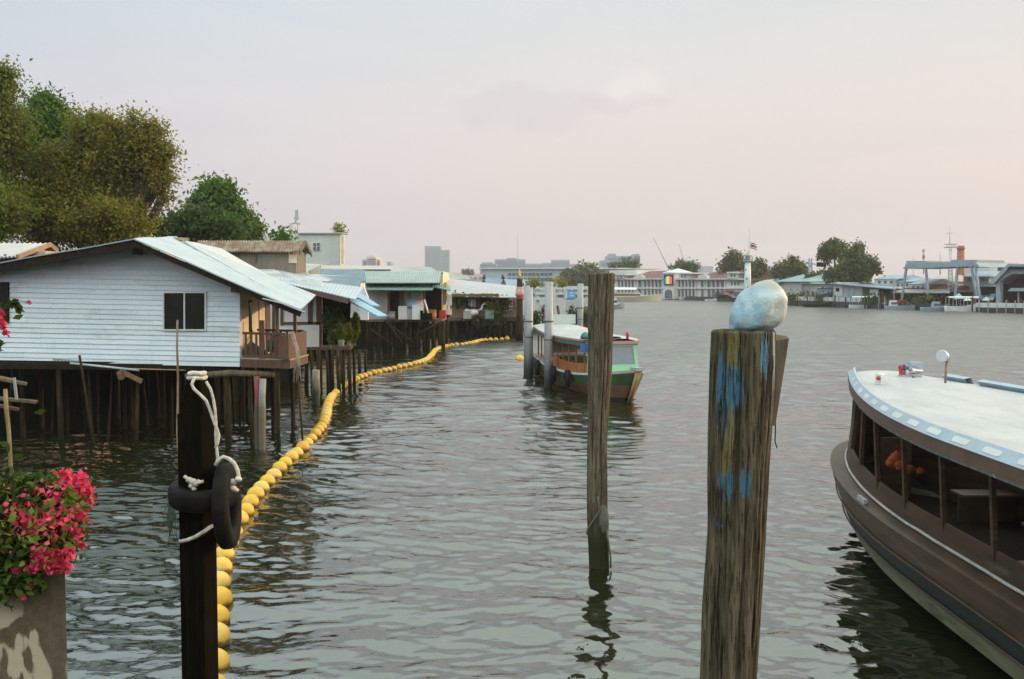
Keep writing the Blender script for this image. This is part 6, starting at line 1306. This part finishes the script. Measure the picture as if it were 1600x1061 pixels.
mb = MB(); mb.box(P(1486, 386.5, Yl + .5), (1.7, 1.6, .15)); mb.box(P(1486, 381.5, Yl + .5), (1.7, 1.6, .08))
for k in range(5): mb.box(P(1479.5 + k * 3.3, 384, Yl - .2), (.07, .07, .6))
mb.build('platform', m_grey, t); mb = MB(); mb.tube([P(1484, 381, Yl + .5), P(1484, 353, Yl + .5)], [.07, .03], 5); mb.tube([P(1478, 365, Yl + .5), P(1489, 364, Yl + .5)], .04, 4); mb.build('aerial', m_grey, t)
Yk = YB(1500) + 26; t = thing('brick_chimney', 'round red brick chimney with a thickened crown rising behind the slipway canopy', 'chimney', (GX(1500, Yk), Yk, 1))
x = GX(1500, Yk); z_ = lambda py: P(1500, py, Yk).z
mb = MB(); mb.lathe([(.80, 1), (.72, z_(430)), (.62, z_(390))], (x, Yk, 0), 18); mb.build('shaft', m_brick, t); mb = MB(); mb.lathe([(.64, 0), (.74, .12), (.74, .3), (.62, .4), (.60, z_(384) - z_(390))], (x, Yk, z_(390)), 18); mb.build('crown', m_brick, t)
# houses behind the canopy
for x0, x1, ye, yr, lab, mw, mr in ((1366, 1400, 436, 430, 'pale blue flat house right of the big trees', m_palewall, m_bluegrey), (1396, 1424, 440, 435, 'small blue grey roofed house left of the canopy legs', m_palewall, m_bluegrey), (1420, 1448, 444, 436, 'grey house with a dark gable between the canopy legs', m_palewall, m_steelgrey), (1448, 1482, 440, 430, 'pale house with a steep grey gable under the canopy', m_pinkwall, m_greyroof), (1505, 1545, 432, 424, 'long blue grey roofed house right of the chimney', m_palewall, m_bluegrey), (1414, 1450, 450, 444, 'low maroon roofed house behind the canopy legs', m_palewall, m_hotelroof), (1456, 1486, 452, 446, 'low white gabled house beside the lattice mast', m_white, m_hotelroof)):
    t, f = far('riverside_house', lab, 'house', x0, x1, ye, mw, 7, 14 if ye < 442 else 9, group='houses behind the slipway'); hip(t, f, x0 - 2, x1 + 2, ye, yr, 7, mr, .4, .04)
    wins(t, f, x0 + 3, x1 - 3, ye + 3, ye + 7, 3, .4, m_bluewin, .08, dep=.2)
t, f = far('river_shed', 'long dark open shed with a pale tin roof under the canopy', 'shed', 1395, 1480, 456, m_dark, 6, 4); mb = MB(); a, b, c, d = f.pt(1392, 457, .6), f.pt(1484, 457, .6), f.pt(1484, 449, -6), f.pt(1392, 448, -6); mb.sheet(a, b, c, d, 40, .03, .12); mb.build('roof', m_greyroof, t)
# great gabled shed at the right edge
gf_ = Fac(1535, YB(1535) + 5, 1680, YB(1680) + 5); t = thing('boat_shed', 'large blue grey boat shed with a wide dark gable opening at the right edge', 'shed', gf_.ptz(1600, 1))
mb = MB(); gf_.poly(mb, [(1556, 482), (1562, 482), (1562, 440), (1580, 428), (1620, 428), (1640, 440), (1640, 482), (1650, 482), (1650, 440), (1604, 412), (1574, 413), (1556, 436)], .2, 1.0); mb.build('gable_frame', M('grey_blue_wall', 0), t)
mb = MB(); gf_.poly(mb, [(1546, 441), (1575, 412), (1579, 415), (1552, 444)], 1.0, 12); gf_.poly(mb, [(1575, 412), (1700, 416), (1700, 420), (1579, 416)], 1.0, 12); mb.build('roof', m_steelgrey, t)
mb = MB(); gf_.poly(mb, [(1558, 482), (1680, 482), (1680, 426), (1575, 426), (1558, 440)], -4, .3); mb.build('dark_back_wall', m_dark, t)
mb = MB(); gf_.poly(mb, [(1580, 450), (1700, 449), (1700, 456), (1574, 455)], 1.2, 3); mb.build('inner_awning', m_steelgrey, t)
mb = MB(); gf_.box(mb, 1574, 417.5, 1700, 420, 1.15, .3); mb.build('roof_vent', m_dark, t)
for x in (1562, 1590): mb = MB(); gf_.box(mb, x, 455, x + 1.4, 484, .6, .3); mb.build('post', m_grey, t)
t, f = far('lean_to', 'blue grey lean-to with a broad sloping tin front beside the boat shed', 'shed', 1526, 1556, 448, m_dark, 4, 6)
mb = MB(); q = [f.pt(1524, 443, -3), f.pt(1563, 442, -3), f.pt(1552, 468, 1.6), f.pt(1524, 466, 1.6)]; mb.hexa([p - V((0, 0, .15)) for p in q], q); mb.build('tin_front', m_bluegrey, t)
mb = MB(); f.box(mb, 1532, 453, 1544, 461, 1.3, .5); mb.build('window', m_dark, t)
# crane cab and its tower
Yc_ = YB(1275) + 18; t = thing('dock_crane', 'small dock crane with a lattice tower and a dark counterweight box before the trees', 'crane', (GX(1266, Yc_), Yc_, 1))
mb = MB()
for dx in (-3, 3): mb.beam(P(1266 + dx, 442, Yc_), P(1266 + dx * .6, 404, Yc_), .22)
for k in range(6): mb.beam(P(1263, 440 - k * 6, Yc_), P(1269, 434 - k * 6, Yc_), .1)
mb.build('tower', m_steelgrey, t); mb = MB(); mb.beam(P(1252, 408, Yc_), P(1292, 417, Yc_), .2); mb.beam(P(1266, 404, Yc_), P(1290, 412, Yc_), .06); mb.beam(P(1266, 404, Yc_), P(1252, 408, Yc_), .06); mb.build('jib', m_steelgrey, t)
mb = MB(); mb.box(P(1283.5, 413.5, Yc_), (1.9, .8, .95), 0, 0, 0, R(2)); mb.build('counterweight', m_dark, t)
for px, y0, y1, Y, lab in ((1443, 389, 408, 185, 'thin aerial with stacked antennas above the canopy roof'), (1427, 402, 440, 190, 'short thin aerial left of the canopy roof'), (1469, 393, 409, 200, 'hair thin aerial left of the lattice mast'), (809, 364, 408, 900, 'tall thin red and white radio mast far behind the pier'), (396, 315, 345, 120, 'hair thin aerial beside the round green tree on the left'), (1397, 436, 450, 170, 'short lamp mast with a flat head left of the canopy')):
    mb = MB(); mb.tube([P(px, y1 + 20, Y), P(px, y1, Y), P(px, y0, Y)], [Y * .0006, Y * .0005, Y * .0002], 5)
    if px in (1443,):
        for y in (392, 400, 403): mb.box(P(px, y, Y), (.35, .3, .6))
    if px == 1397: mb.box(P(px, 436.5, Y), (1.1, .5, .25)); mb.box(P(px, 444, Y), (.5, .4, .6))
    mb.build('aerial_mast', m_grey, label=lab, cat='mast')
for a, b, Y, lab in (((1045, 420), (1021, 371), 520, 'long slanting tower crane jib above the hotel tower'), ((1069, 410), (1061, 381), 1000, 'faint distant crane jib right of the hotel tower')):
    mb = MB(); mb.tube([P(*a, Y), P(*b, Y)], [Y * .0005, Y * .0004], 4); mb.tube([P(a[0], a[1] + 30, Y), P(*a, Y)], Y * .0008, 4); mb.tube([P(*a, Y), P(a[0] + 5, a[1] - 8, Y)], Y * .0004, 4); mb.build('crane', m_grey, label=lab, cat='crane')
# skyline
m_hazywin = M('hazy_window_band', (.20, .25, .29), (.17, .22, .26), .02)  # little darker than the walls, distance haze put into the colour
def sky(label, parts, Y, mat, rows=0, group='distant city blocks'):
    x0 = min(p[0] for p in parts); x1 = max(p[1] for p in parts); t = thing('city_block', label, 'building', (GX((x0 + x1) / 2, Y), Y, 0), group)
    for (a, b, y) in parts:
        f = Fac(a, Y, b, Y); mb = MB(); f.zbox(mb, a, b, 0, f.pt(a, y).z, (y % 3) * 2., 30); mb.build('wall', mat, t)
        if rows:
            mb = MB(); yy = y + 3
            while yy < 438: f.box(mb, a + 1, yy, b - 1, yy + 1.3, (y % 3) * 2. + .8, 1.); yy += 3.4
            mb.build('window_band', m_hazywin, t)
    return t
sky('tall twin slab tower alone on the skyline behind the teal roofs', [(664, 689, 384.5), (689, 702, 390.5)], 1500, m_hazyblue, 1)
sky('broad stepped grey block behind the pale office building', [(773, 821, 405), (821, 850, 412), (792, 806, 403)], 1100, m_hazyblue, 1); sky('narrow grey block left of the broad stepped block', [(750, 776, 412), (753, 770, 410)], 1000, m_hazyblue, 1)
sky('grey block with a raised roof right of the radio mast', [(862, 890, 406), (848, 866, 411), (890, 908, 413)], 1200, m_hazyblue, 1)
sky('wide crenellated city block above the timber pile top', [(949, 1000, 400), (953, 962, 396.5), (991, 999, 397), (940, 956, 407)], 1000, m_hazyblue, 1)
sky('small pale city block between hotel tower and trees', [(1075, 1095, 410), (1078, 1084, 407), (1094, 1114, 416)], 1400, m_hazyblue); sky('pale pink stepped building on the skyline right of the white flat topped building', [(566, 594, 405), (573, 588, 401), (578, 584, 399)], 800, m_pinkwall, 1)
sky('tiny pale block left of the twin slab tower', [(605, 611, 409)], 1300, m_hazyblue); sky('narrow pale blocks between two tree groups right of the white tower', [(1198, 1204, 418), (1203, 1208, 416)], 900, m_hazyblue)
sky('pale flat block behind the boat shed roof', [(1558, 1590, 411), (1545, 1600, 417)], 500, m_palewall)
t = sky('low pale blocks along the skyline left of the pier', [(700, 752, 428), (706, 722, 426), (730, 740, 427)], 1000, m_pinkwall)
# boats on the far side
def smallboat(name, label, px0, px1, py, h, m, canopy=None, Y=None, bow=1, cab=None, group='boats along the far quay'):
    Y = Y or G((px0 + px1) / 2, py).y; x0, x1 = GX(px0, Y), GX(px1, Y); L = x1 - x0; t = thing(name, label, 'boat', ((x0 + x1) / 2, Y, 0), group); B = max(.7, min(2.2, L * .13)); mb = MB(); rows = []
    for i in range(13):
        u = i / 12; v = u if bow > 0 else 1 - u; w_ = B * (1 - max(0, (v - .6) / .4) ** 2 * .95) * (1 - .3 * max(0, .15 - v) / .15); zz = h * (1 + .7 * max(0, v - .65) / .35); xx = x0 + L * u
        rows.append([V((xx, Y - w_ * .7, -.2)), V((xx, Y - w_, zz)), V((xx, Y - w_ * .85, zz)), V((xx, Y - w_ * .7, zz * .6)), V((xx, Y + w_ * .7, zz * .6)), V((xx, Y + w_ * .85, zz)), V((xx, Y + w_, zz)), V((xx, Y + w_ * .7, -.2))])
    grid(mb, rows, sm=False, closed=True); mb.f += [tuple(range(8)), tuple(len(mb.v) - 8 + k for k in range(8))]; mb.m += [0, 0]; mb.s += [False, False]; mb.build('hull', m, t)
    if canopy:
        a, b, z0, z1, cm = canopy; xa, xb = x0 + L * a, x0 + L * b; mb = MB(); rows = [[V((x_, Y + B * .95 * math.cos(k), z1 + .25 * B * math.sin(k) * e)) for k in np.linspace(0, math.pi, 7)] for x_, e in ((xa, .9), ((xa + xb) / 2, 1), (xb, .9))]; grid(mb, rows); grid(mb, [[p - V((0, 0, .08)) for p in r] for r in rows]); mb.build('canopy', cm, t)
        for k in range(5):
            for s_ in (-1, 1): mb = MB(); x_ = xa + (xb - xa) * (k + .02) / 4.04; mb.beam((x_, Y + s_ * B * .85, h * .8), (x_, Y + s_ * B * .85, z1), .07); mb.build('canopy_post', m_grey, t)
    if cab:
        a, b, z1, cm = cab; mb = MB(); xa, xb = x0 + L * a, x0 + L * b; q = [(xa, -1), (xb, -1), (xb, 1), (xa, 1)]; mb.hexa([V((x_, Y + s_ * B * .7, h * .7)) for x_, s_ in q], [V((x_ + (.12 * (xa - x_ + xb - x_)), Y + s_ * B * .6, z1)) for x_, s_ in q]); cb = mb.build('cabin', cm, t)
        mb = MB(); mb.box(((xa + xb) / 2, Y - B * .66, h * .7 + (z1 - h * .7) * .55), ((xb - xa) * .8, .08, (z1 - h * .7) * .35)); mb.build('cabin_window', m_bluewin, cb)
    return t
smallboat('tour_boat', 'long cream tour boat passing behind the tall bare pile', 915, 1034, 470.5, 1.2, M('cream_boat_paint', (.66, .58, .42), (.6, .53, .4), .5), canopy=(.02, .66, 1, 3.1, m_white), cab=(.1, .78, 2.4, M('cream_boat_paint', 0)), Y=262)
smallboat('motor_boat', 'small dark grey boat with a white cabin just right of the tall bare pile', 945, 976, 482, .75, m_steelgrey, cab=(.35, .62, 1.9, m_white), Y=176)
smallboat('moored_boat', 'white canopied boat moored before the slipway', 1478, 1530, 486, .8, m_white, canopy=(.05, .95, 1, 2.2, m_white), Y=158); smallboat('moored_boat', 'grey flat boat moored left of the canopy legs', 1385, 1440, 482, .7, m_steelgrey, cab=(.1, .3, 1.6, m_palewall), Y=168)
smallboat('moored_boat', 'white long roofed boat moored below the blue grey shed', 1328, 1372, 475, .6, m_white, canopy=(.05, .9, 1, 2., m_white), Y=180); smallboat('moored_boat', 'dark low boat moored near the float', 1256, 1300, 477.5, .6, m_darkwood, Y=190); smallboat('moored_boat', 'low blue grey boat moored left of the white canopied boat', 1440, 1482, 485, .6, m_bluegrey, cab=(.4, .7, 1.5, m_bluegrey), Y=160)
smallboat('moored_boat', 'low white boat moored in front of the hotel arcade', 1102, 1120, 470, .5, m_white, Y=262)
t = thing('pontoon', 'white railed pontoon in front of the boat shed at the right edge', 'pontoon', (GX(1570, 148), 148, 0)); f = Fac(1526, 150.5, 1690, 140)
mb = MB(); f.zbox(mb, 1526, 1690, -.3, .75, 0, 3); mb.build('float_deck', m_quay, t); mb = MB(); f.zbox(mb, 1526, 1690, .80, 1.5, -.1, .12); mb.build('side_screen', m_palewall, t)
for x in range(1530, 1690, 14): mb = MB(); f.zbox(mb, x, x + .9, -.3, 1.9, .12, .15); mb.build('stanchion', m_grey, t)
t = thing('pontoon', 'white railed landing stage along the quay right of the float', 'pontoon', (GX(1290, 193), 193, 0)); f = Fac(1236, YB(1236) - 1, 1385, YB(1385) - 1); mb = MB(); f.zbox(mb, 1236, 1385, .8, 1.05, 0, 2); mb.build('float_deck', m_concrete, t); mb = MB(); f.zbox(mb, 1240, 1345, 1.1, 1.85, -.1, .1); mb.build('side_screen', m_palewall, t)
for x in range(1238, 1385, 9): mb = MB(); f.zbox(mb, x, x + .8, -.8, 2.1, .1, .12); mb.build('stanchion', m_grey, t)
def parasol(px, py, r, m, lab, dY=1):
    Y = YB(px) + dY; c = P(px, py, Y); t = thing('parasol', lab, 'parasol', V((c.x, c.y, .9))); mb = MB(); mb.lathe([(r, 0), (r * .96, .12), (r * .5, r * .45), (.05, r * .9)], c, 8, sm=False); mb.build('canopy', m, t); mb = MB(); mb.tube([V((c.x, c.y, .9)), c + V((0, 0, r * .8))], .05, 5); mb.build('pole', m_grey, t)
parasol(1498, 467, 1.05, m_bluetin, 'pointed pale blue canopy over the white moored boat'); parasol(1541, 470, .75, m_teal, 'teal parasol beside the lean-to'); parasol(1512, 470, .7, m_white, 'white parasol right of the pointed pale blue canopy')
mp0 = None
for i, px in enumerate((1246, 1262, 1283, 1305, 1322, 1352, 1378, 1398, 1432, 1460, 1490, 1520, 1548, 1575, 1596)):
    Y = YB(px) - 2.2
    if mp0 is None:
        mb = MB(); mb.tube([(0, 0, -1), (0, 0, 2.2)], [.14, .12], 7); mp0 = mb.build('quay_post', m_stilt, label='dark mooring post standing along the far quay', cat='post', group='mooring posts along the far quay', loc=(0, 0, 0)); mp0.location = (GX(px, Y), Y, 0)
    else: dup(mp0, (GX(px, Y), Y, random.uniform(-.5, .2)))
for i, (px, w_, h_, m, lab) in enumerate(((1250, 5, 3, m_dark, 'added dark box on the landing stage beside the float'), (1272, 7, 4, m_tealdk, 'added dark teal box on the landing stage'), (1296, 6, 5, m_dark, 'added dark box on the landing stage before the small gabled shed'), (1319, 8, 3.5, m_darkwood, 'added low dark box on the landing stage below the slanting roofed shed'), (1352, 9, 5, m_dark, 'added dark box standing before the white door of the slanting roofed shed'), (1383, 8, 4, m_tealdk, 'added dark teal box before the dark bay'), (1404, 7, 3, m_red, 'added dull red box at the foot of the canopy leg'), (1426, 12, 4, m_dark, 'added dark box on the slipway'), (1458, 14, 6, m_dark, 'added dark box under the middle of the canopy'), (1508, 10, 5, m_dark, 'added dark box behind the white canopied boat'), (1536, 9, 4, m_darkwood, 'added dark box before the lean-to'))):
    f = Fac(px - w_, YB(px - w_) + 1.6, px + w_, YB(px + w_) + 1.6); z0 = 1.06; mb = MB(); hh = h_ * YB(px) / F; f.zbox(mb, px - w_ / 2, px + w_ / 2, z0, z0 + hh, 0, 1.2); f.zbox(mb, px - w_ / 2 - .4, px + w_ / 2 + .4, z0 + hh, z0 + hh + .12, .1, 1.4); f.zbox(mb, px - w_ / 5, px + w_ / 5, z0 + hh + .12, z0 + hh * 1.35 + .12, -.2, .7); mb.build('added_quay_box', m, label=lab, cat='container', group='added dark boxes along the far quay')  # boxes added to fill the dark band of boats and shadows here
clut('storage_crate', 'green crate at the left of the brown railing of the white roofed shack', 'crate', 763, 498, 74.2, .8, .5, .6, m_tealdk, group='things on the white roofed shack platform')
clut('storage_crate', 'grey box beside the woven panel of the white roofed shack', 'crate', 731, 498, 74.2, .6, .5, .55, m_grey, group='things on the white roofed shack platform')
clut('water_jar', 'brown round jar between the swan planter and the green crate', 'jar', 753, 498, 74.0, .55, .55, .6, m_redwood, 'tub', group='things on the white roofed shack platform')
clut('plastic_chair', 'red stool like box at the corner between the two shacks', 'stool', 692, 498, 63.5, .4, .4, .5, m_red)
clut('storage_box', 'low dark box under the plank leaning at the shack', 'box', 668, 499, 62.5, .6, .4, .35, m_dark)
for i, (px, col_, lab) in enumerate(((733, m_midblue, 'blue cloth hung to dry under the white tin roof'), (737, m_white, 'white cloth hung to dry under the white tin roof'), (741.5, MATS['pink_cloth'], 'pink cloth hung to dry under the white tin roof'), (772, m_dark, 'dark cloth hung to dry under the white tin roof'), (776, MATS['beige_board'], 'beige cloth hung to dry under the white tin roof'))):
    mb = MB(); rows = []
    for k in range(5): x = px - 1.6 + k * .8; rows.append([P(x, 468, 74.4 + .06 * (k % 2)), P(x + .1 * (k % 2), 478 + (i % 3), 74.4 + .1 * (k % 2))])
    grid(mb, rows); grid(mb, [[p + V((0, .03, 0)) for p in r] for r in rows]); mb.build('hung_cloth', col_, label=lab, cat='cloth', group='washing under the white tin roof')
t = thing('parked_car', 'dark car parked on the quay before the hotel arcade', 'car', (GX(1127, 262), 262, 1.0)); f = Fac(1100, 262, 1150, 250)
mb = MB(); f.poly(mb, [(1120, 466), (1134, 466), (1134, 463.5), (1131, 462.8), (1129.5, 460.6), (1124.5, 460.6), (1122.5, 463), (1120, 463.8)], .5, 1.7); mb.build('body', m_dark, t)
for x in (1122.5, 1131.5):
    c = f.pt(x, 466.2, .5); mb = MB(); mb.tube([c, c - f.n * .2], .33, 10); mb.build('wheel', m_black, t)
for px, py, lab, m in ((1246, 462, 'dark scrub along the quay next to the float', l_far), (1290, 461, 'bushes growing before the small gabled shed', l_far), (1445, 468, 'bushes between the canopy legs on the quay', l_far), (1380, 464, 'bushes before the dark bay of the slanting roofed shed', l_dark)):
    Y = YB(px) + 1.5; c = P(px, py + 3, Y); t = thing('bush', lab, 'plant', V((c.x, c.y, 1)), 'bushes along the far quay'); leafmesh('foliage', leaves(np.array(c) + RS.normal(size=(420, 3)) * np.array((1.5, .5, .5)), .28, .15), m, t); mb = MB(); mb.tube([V((c.x, c.y, 1)), c], .06, 5); mb.build('stem', m_trunk, t)

# ------------------------------------------------------------------ trees
tree('broadleaf_tree', 'tall olive and green tree at the left edge with fresh green lower leaves', [(0, 150, 24, 40, 0), (-12, 240, 52, 75, 0), (4, 330, 42, 55, -1), (-50, 170, 60, 80, 2), (-60, 320, 60, 60, 1), (25, 205, 22, 38, 0), (5, 115, 16, 14, 0)], 46, 46000, .088, l_mixed, -30, tr=.35, group='big trees behind the clapboard house', nc=700, sig=.26)
tree('broadleaf_tree', 'dense bright green tree crown rising behind the two brown ones', [(75, 195, 40, 36, 0), (55, 225, 36, 40, 0), (95, 230, 34, 34, 0), (72, 165, 22, 14, 0)], 56, 29000, .105, l_green, 70, tr=.3, group='big trees behind the clapboard house', nc=460, sig=.3)
tree('broadleaf_tree', 'broad brown green tree with loose outer twigs left of the yellow building', [(175, 242, 54, 46, 0), (120, 285, 56, 56, 0), (190, 295, 46, 42, 1), (215, 228, 34, 32, 0), (150, 345, 80, 46, -1), (60, 320, 60, 62, -1), (245, 262, 22, 32, 0), (150, 205, 38, 26, 0), (255, 235, 14, 18, 0), (90, 265, 40, 40, 0), (175, 352, 36, 28, 0), (266, 240, 9, 8, 0), (262, 280, 10, 10, 0), (258, 310, 9, 9, 0), (236, 196, 12, 9, 0), (210, 183, 10, 8, 0), (178, 190, 10, 8, 0), (140, 186, 10, 9, 0), (118, 196, 10, 9, 0), (250, 208, 8, 7, 0)], 49, 76000, .085, l_brown, 150, tr=.38, group='big trees behind the clapboard house', nc=1250, sig=.26)
tree('broadleaf_tree', 'round topped green tree between the brown tree and the white building', [(338, 318, 27, 27, 0), (360, 342, 28, 26, 0), (318, 350, 24, 20, 0), (334, 299, 15, 11, 0), (380, 356, 18, 17, 0), (310, 330, 11, 12, 0), (352, 300, 10, 9, 0), (392, 366, 10, 9, 0), (304, 318, 5, 5, 0)], 72, 18000, .17, l_green, 345, tr=.35, group='big trees behind the clapboard house', nc=480)
tree('low_tree', 'dark green low tree in front of the round topped green tree', [(310, 355, 34, 20, 0), (272, 358, 26, 14, 0), (345, 362, 28, 14, 0)], 62, 10000, .15, l_dark, 300, tr=.25, group='big trees behind the clapboard house')
tree('low_tree', 'small bright shrub top showing above the rusty roof', [(440, 374, 10, 4, 0)], 60, 500, .14, l_green, 440, tr=.08)
def ftree(lab, blobs, px, dY, n, leaf, m=None): tree('riverside_tree', lab, blobs, YB(px) + dY, n, leaf, m or l_far, px, group='trees on the far bank', tr=.35, ground=1., sig=leaf * 1.1, nc=n // 9)
ftree('dome shaped green tree at the right of the pale office building', [(912, 432, 30, 16, 0), (900, 438, 24, 12, 0), (920, 422, 16, 9, 0), (885, 443, 12, 6, 0)], 912, 12, 2600, .8)
ftree('small dark trees before the crenellated city block', [(985, 414, 13, 5, 0), (957, 415, 5, 4, 0), (975, 416, 10, 4, 0)], 978, 70, 700, .8, l_dark); ftree('round dark tree behind the hotel roof house', [(1068, 418, 11, 8, 0), (1082, 421, 9, 6, 0), (1052, 421, 5, 3, 0)], 1068, 40, 900, .6, l_dark)
ftree('tall loose tree left of the white tower', [(1148, 404, 14, 11, 0), (1135, 412, 9, 11, 0), (1152, 416, 18, 9, 0), (1130, 420, 7, 6, 0)], 1146, 24, 1900, .5); ftree('loose tree just right of the white tower', [(1185, 412, 10, 8, 0), (1180, 424, 14, 8, 0), (1194, 420, 6, 8, 0)], 1184, 22, 1100, .42)
ftree('wide low dome of green trees behind the hip roof', [(1236, 420, 24, 12, 0), (1220, 424, 16, 9, 0), (1240, 410, 12, 6, 0), (1255, 430, 16, 8, 0), (1238, 406, 6, 3, 0)], 1236, 20, 2200, .42)
ftree('tall spreading tree left half of the big pair with bare lower trunk', [(1302, 391, 21, 13, 0), (1290, 398, 13, 11, 0), (1316, 396, 13, 11, 0), (1303, 381, 12, 6, 0)], 1305, 16, 3000, .32); ftree('tall full tree right half of the big pair', [(1335, 400, 17, 17, 0), (1350, 414, 18, 16, 0), (1328, 420, 24, 16, 0), (1362, 410, 10, 12, 0), (1340, 386, 9, 7, 0), (1305, 430, 22, 12, 0), (1345, 432, 18, 10, 0), (1370, 420, 10, 7, 0)], 1338, 14, 5600, .32); ftree('low yellowish trees below the dock crane', [(1280, 434, 14, 7, 0), (1268, 436, 12, 6, 0)], 1278, 15, 800, .34)
ftree('low distant bushes on the skyline left of the pier', [(730, 427, 10, 2, 0)], 730, 200, 300, 1.)

# ------------------------------------------------------------------ the hazy evening air
mb = MB(); mb.box((0, 0, 69.5), (7200, 7200, 143)); hz = mb.build('haze', bpy.data.materials.new('haze_air'), kind='stuff', loc=(0, 0, 0))
hm = hz.data.materials[0]; hm.use_nodes = True; t = NT(hm.node_tree); t.N.remove(t.N['Principled BSDF'])
pv = t.n('ShaderNodeVolumePrincipled'); pv.inputs['Color'].default_value = (.83, .825, .865, 1); pv.inputs['Density'].default_value = .00030; pv.inputs['Anisotropy'].default_value = .2
t.L.new(pv.outputs[0], t.N['Material Output'].inputs['Volume'])
